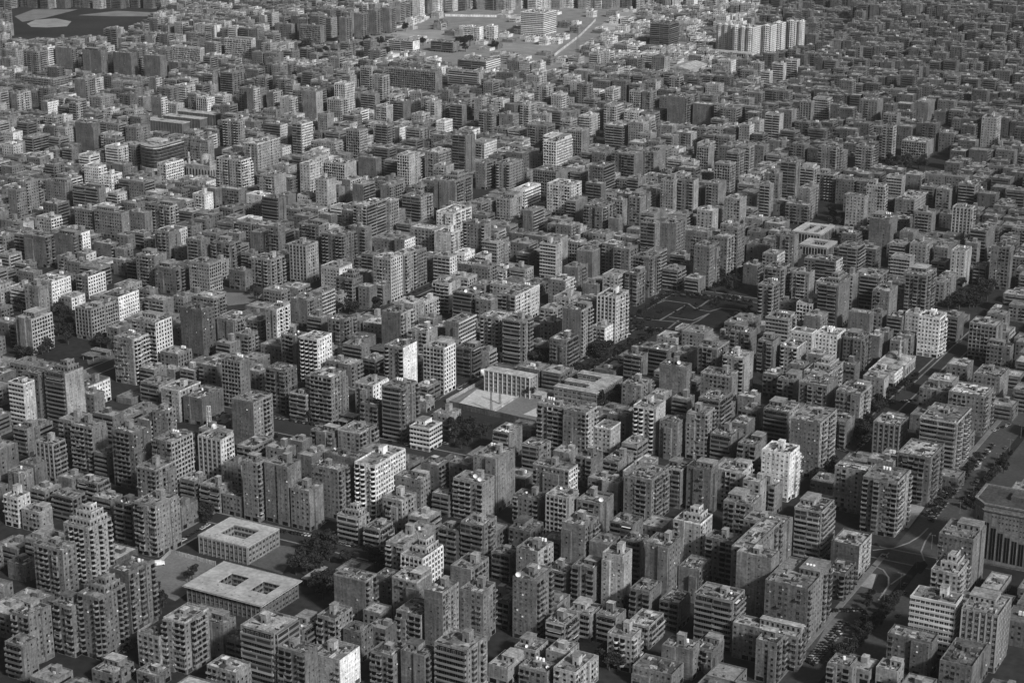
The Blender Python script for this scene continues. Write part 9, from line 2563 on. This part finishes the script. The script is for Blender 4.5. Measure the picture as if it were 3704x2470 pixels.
for i, q in enumerate(';'.join(TREES.strip().split('\n')).split(';')):
    x, y, r, k = (float(a) for a in q.split())
    k = int(k)
    r *= 1.15
    cnt[k] = cnt.get(k, 0) + 1
    if (k == 15 and cnt[k] > 26) or (k == 13 and cnt[k] > 26):
        continue
    sz = ('small ', 'mid-sized ', 'large ')[(r > 2.6) + (r > 4.2)] if k not in (13, 18) else ''
    e = thing('tree', sz + TL[k], 'tree', x, y, rg.uniform(0, 6.28), sz + TG[k])
    h = r * rg.uniform(.8, 1.1) + (1.2 if k != 13 else .2)
    link('trunk', TRUNK, e, (0, 0, 0), 0, (r * .75, r * .75, h))
    link('crown', LEAVES[i % 5], e, (0, 0, h + r * .35), rg.uniform(0, 6.28), (r * rg.uniform(.95, 1.2), r * rg.uniform(.95, 1.2), r * rg.uniform(.85, 1.15)))

# ------------------------------------------------------------------ cars
mb = MB()
side = [(-2.1, .35), (2.1, .35), (2.15, .75), (1.15, .92), (-1.5, .95), (-2.15, .85)]
for s in (-1, 1):
    f = [(x, s * .85, z) for x, z in side]
    mb.face(f if s < 0 else f[::-1], 0)
for i in range(6):
    a, b = side[i], side[(i + 1) % 6]
    mb.face([(a[0], -.85, a[1]), (a[0], .85, a[1]), (b[0], .85, b[1]), (b[0], -.85, b[1])][::-1], 0)
cab = [(1.0, .9, .8), (.45, 1.42, .66), (-1.0, 1.45, .66), (-1.55, .93, .8)]
mb.face([(.45, -.66, 1.43), (.45, .66, 1.43), (-1.0, .66, 1.46), (-1.0, -.66, 1.46)], 0)
CARB = mb.mesh('car_body', [M_CAR])
mb = MB()
for i in range(3):
    a, b = cab[i], cab[i + 1]
    mb.face([(a[0], -a[2], a[1]), (a[0], a[2], a[1]), (b[0], b[2], b[1]), (b[0], -b[2], b[1])], 0)
for s in (-1, 1):
    f = [(x, s * w, z) for x, z, w in cab]
    mb.face(f if s < 0 else f[::-1], 0)
CARG = mb.mesh('car_windows', [M_GLASS])
mb = MB()
for i in range(10):
    a, b = 2 * math.pi * i / 10, 2 * math.pi * (i + 1) / 10
    mb.face([(.32 * math.cos(a), -.1, .32 * math.sin(a)), (.32 * math.cos(b), -.1, .32 * math.sin(b)), (.32 * math.cos(b), .1, .32 * math.sin(b)), (.32 * math.cos(a), .1, .32 * math.sin(a))], 0)
mb.face([(.32 * math.cos(2 * math.pi * i / 10), -.1, .32 * math.sin(2 * math.pi * i / 10)) for i in range(10)], 0)
mb.face([(.32 * math.cos(-2 * math.pi * i / 10), .1, .32 * math.sin(-2 * math.pi * i / 10)) for i in range(10)], 0)
WHEEL = mb.mesh('wheel', [M_DARK])
CG = ['in the outer parking row below the big rough block', 'in the kerb row of the avenue below the big rough block', 'in the forecourt row under the big rough block', 'on the curve beside the round island',
      'on the cross street at the junction', 'alone on the far carriageway beside the white-banded block', 'on the carriageway below the junction', 'in the long angled row along the upper avenue',
      'in the second row of the upper avenue parking', 'at the mouth of the narrow street below the mosque', 'in the angled row of the narrow street', 'beside the garden below the mosque',
      'in the slip lane of the upper avenue', 'on the near carriageway of the upper avenue', 'on the middle lanes of the upper avenue', 'in the angled row behind the courtyard school', 'along the kerb behind the dark grove',
      'passing behind the dark grove', 'at the street end behind the stepped pale tower', 'on the side street behind the courtyard school', 'in the row under the gabled block on the dual street', 'on the dual street under the tall banded tower',
      'in the row before the small white-banded block', 'at the corner of the small white-banded block', 'on the street beside the ribbed school block', 'on the street left of the sand pitch',
      'in the row on the upper side of the boulevard', 'in the row on the lower side of the boulevard', 'at the top corner of the garden square', 'in the row above the garden square', 'along the lower edge of the garden square',
      'on the street left of the garden square', 'on the inner diagonal street', 'in the lane under the stepped dark block', 'in the angled row beside the stepped dark block', 'on the street behind the sandy yard',
      'on the side street of the courtyard school', 'on the street above the mosque', 'in the city streets']
rg = random.Random(9)
ha = math.atan2(AV.y, AV.x)
for q in ';'.join(CARS.strip().split('\n')).split(';'):
    a = q.split()
    x, y, d, k = float(a[0]), float(a[1]), a[2], int(a[3])
    r = rg.random()
    tone, nm = (.025, 'dark') if r < .5 else (.14, 'grey') if r < .68 else (.18, 'silver') if r < .9 else (.5, 'white')
    rz = {'a': ha, 'b': ha - math.pi / 2, 'p': ha + 1.0}[d] + rg.uniform(-.06, .06)
    e = thing('car', nm + ' car ' + CG[k], 'car', x, y, rz, 'cars ' + CG[k], .07)
    link('body', CARB, e, (0, 0, 0), 0, (1, 1, rg.uniform(.97, 1.12)), tone)
    link('window_band', CARG, e)
    if k < 4 or 15 <= k < 20 or k in (33, 34, 35):
        for wx in (-1.3, 1.35):
            for wy in (-.8, .8):
                link('wheel', WHEEL, e, (wx, wy, .32))
px, py = W2(-646.6, 751.4)
e = thing('van', 'white box van parked at the edge of the sandy yard', 'van', px, py, ha - .8, None, .075)
mb = MB()
mb.box(-3.2, 1.2, -1.1, 1.1, .6, 3.0, WHITE, bottom=True)
mb.build('cargo_box', e)
mb = MB()
mb.box(1.25, 2.8, -1, 1, .5, 2.1, WHITE, bottom=True)
mb.build('cab', e)
mb = MB()
mb.face([(2.81, -.85, 1.3), (2.81, .85, 1.3), (2.81, .85, 2.0), (2.81, -.85, 2.0)], GL)
mb.build('windscreen', e)
for wx in (-2.2, 2):
    for wy in (-1, 1):
        link('wheel', WHEEL, e, (wx, wy, .45), 0, (1.4, 1.4, 1.4))

mb = MB()
mb.cyl(0, 0, .11, 0, 9, 6, 0, r1=.07)
LP = mb.mesh('pole', [M_METAL])
mb = MB()
for s_ in (-1, 1):
    mb.box(min(0, s_ * 1.6), max(0, s_ * 1.6), -.05, .05, 8.9, 9.0, 0, bottom=True)
    mb.box(s_ * 1.6 - .4, s_ * 1.6 + .4, -.14, .14, 8.82, 9.02, 0, bottom=True)
LA = mb.mesh('lamp_arm', [M_METAL])
p, q = (Vector(k) for k in ROADS['avenue'])
d = (q - p).normalized()
for i in range(22):
    s_ = -160 + i * 30
    c = p + d * s_
    e = thing('street_lamp', 'grey two-armed street lamp on the central strip of the wide avenue', 'street lamp', c.x, c.y, math.atan2(d.y, d.x) + math.pi / 2, 'avenue street lamps', .2)
    link('pole', LP, e)
    link('lamp_arm', LA, e)

# ------------------------------------------------------------------ haze
hz = bpy.data.materials.new('haze')
hz.use_nodes = True
n, l = hz.node_tree.nodes, hz.node_tree.links
n.clear()
ho = n.new('ShaderNodeOutputMaterial')
hv = n.new('ShaderNodeVolumePrincipled')
hv.inputs['Color'].default_value = (.9, .9, .9, 1)
hv.inputs['Density'].default_value = 0.000024
hv.inputs['Anisotropy'].default_value = 0.2
l.new(hv.outputs[0], ho.inputs['Volume'])
mb = MB()
mb.box(-7100, 7100, -900, 12100, -1, 448, 0, bottom=True)
o = mb.build('haze', None, [hz])
o['kind'] = 'stuff'
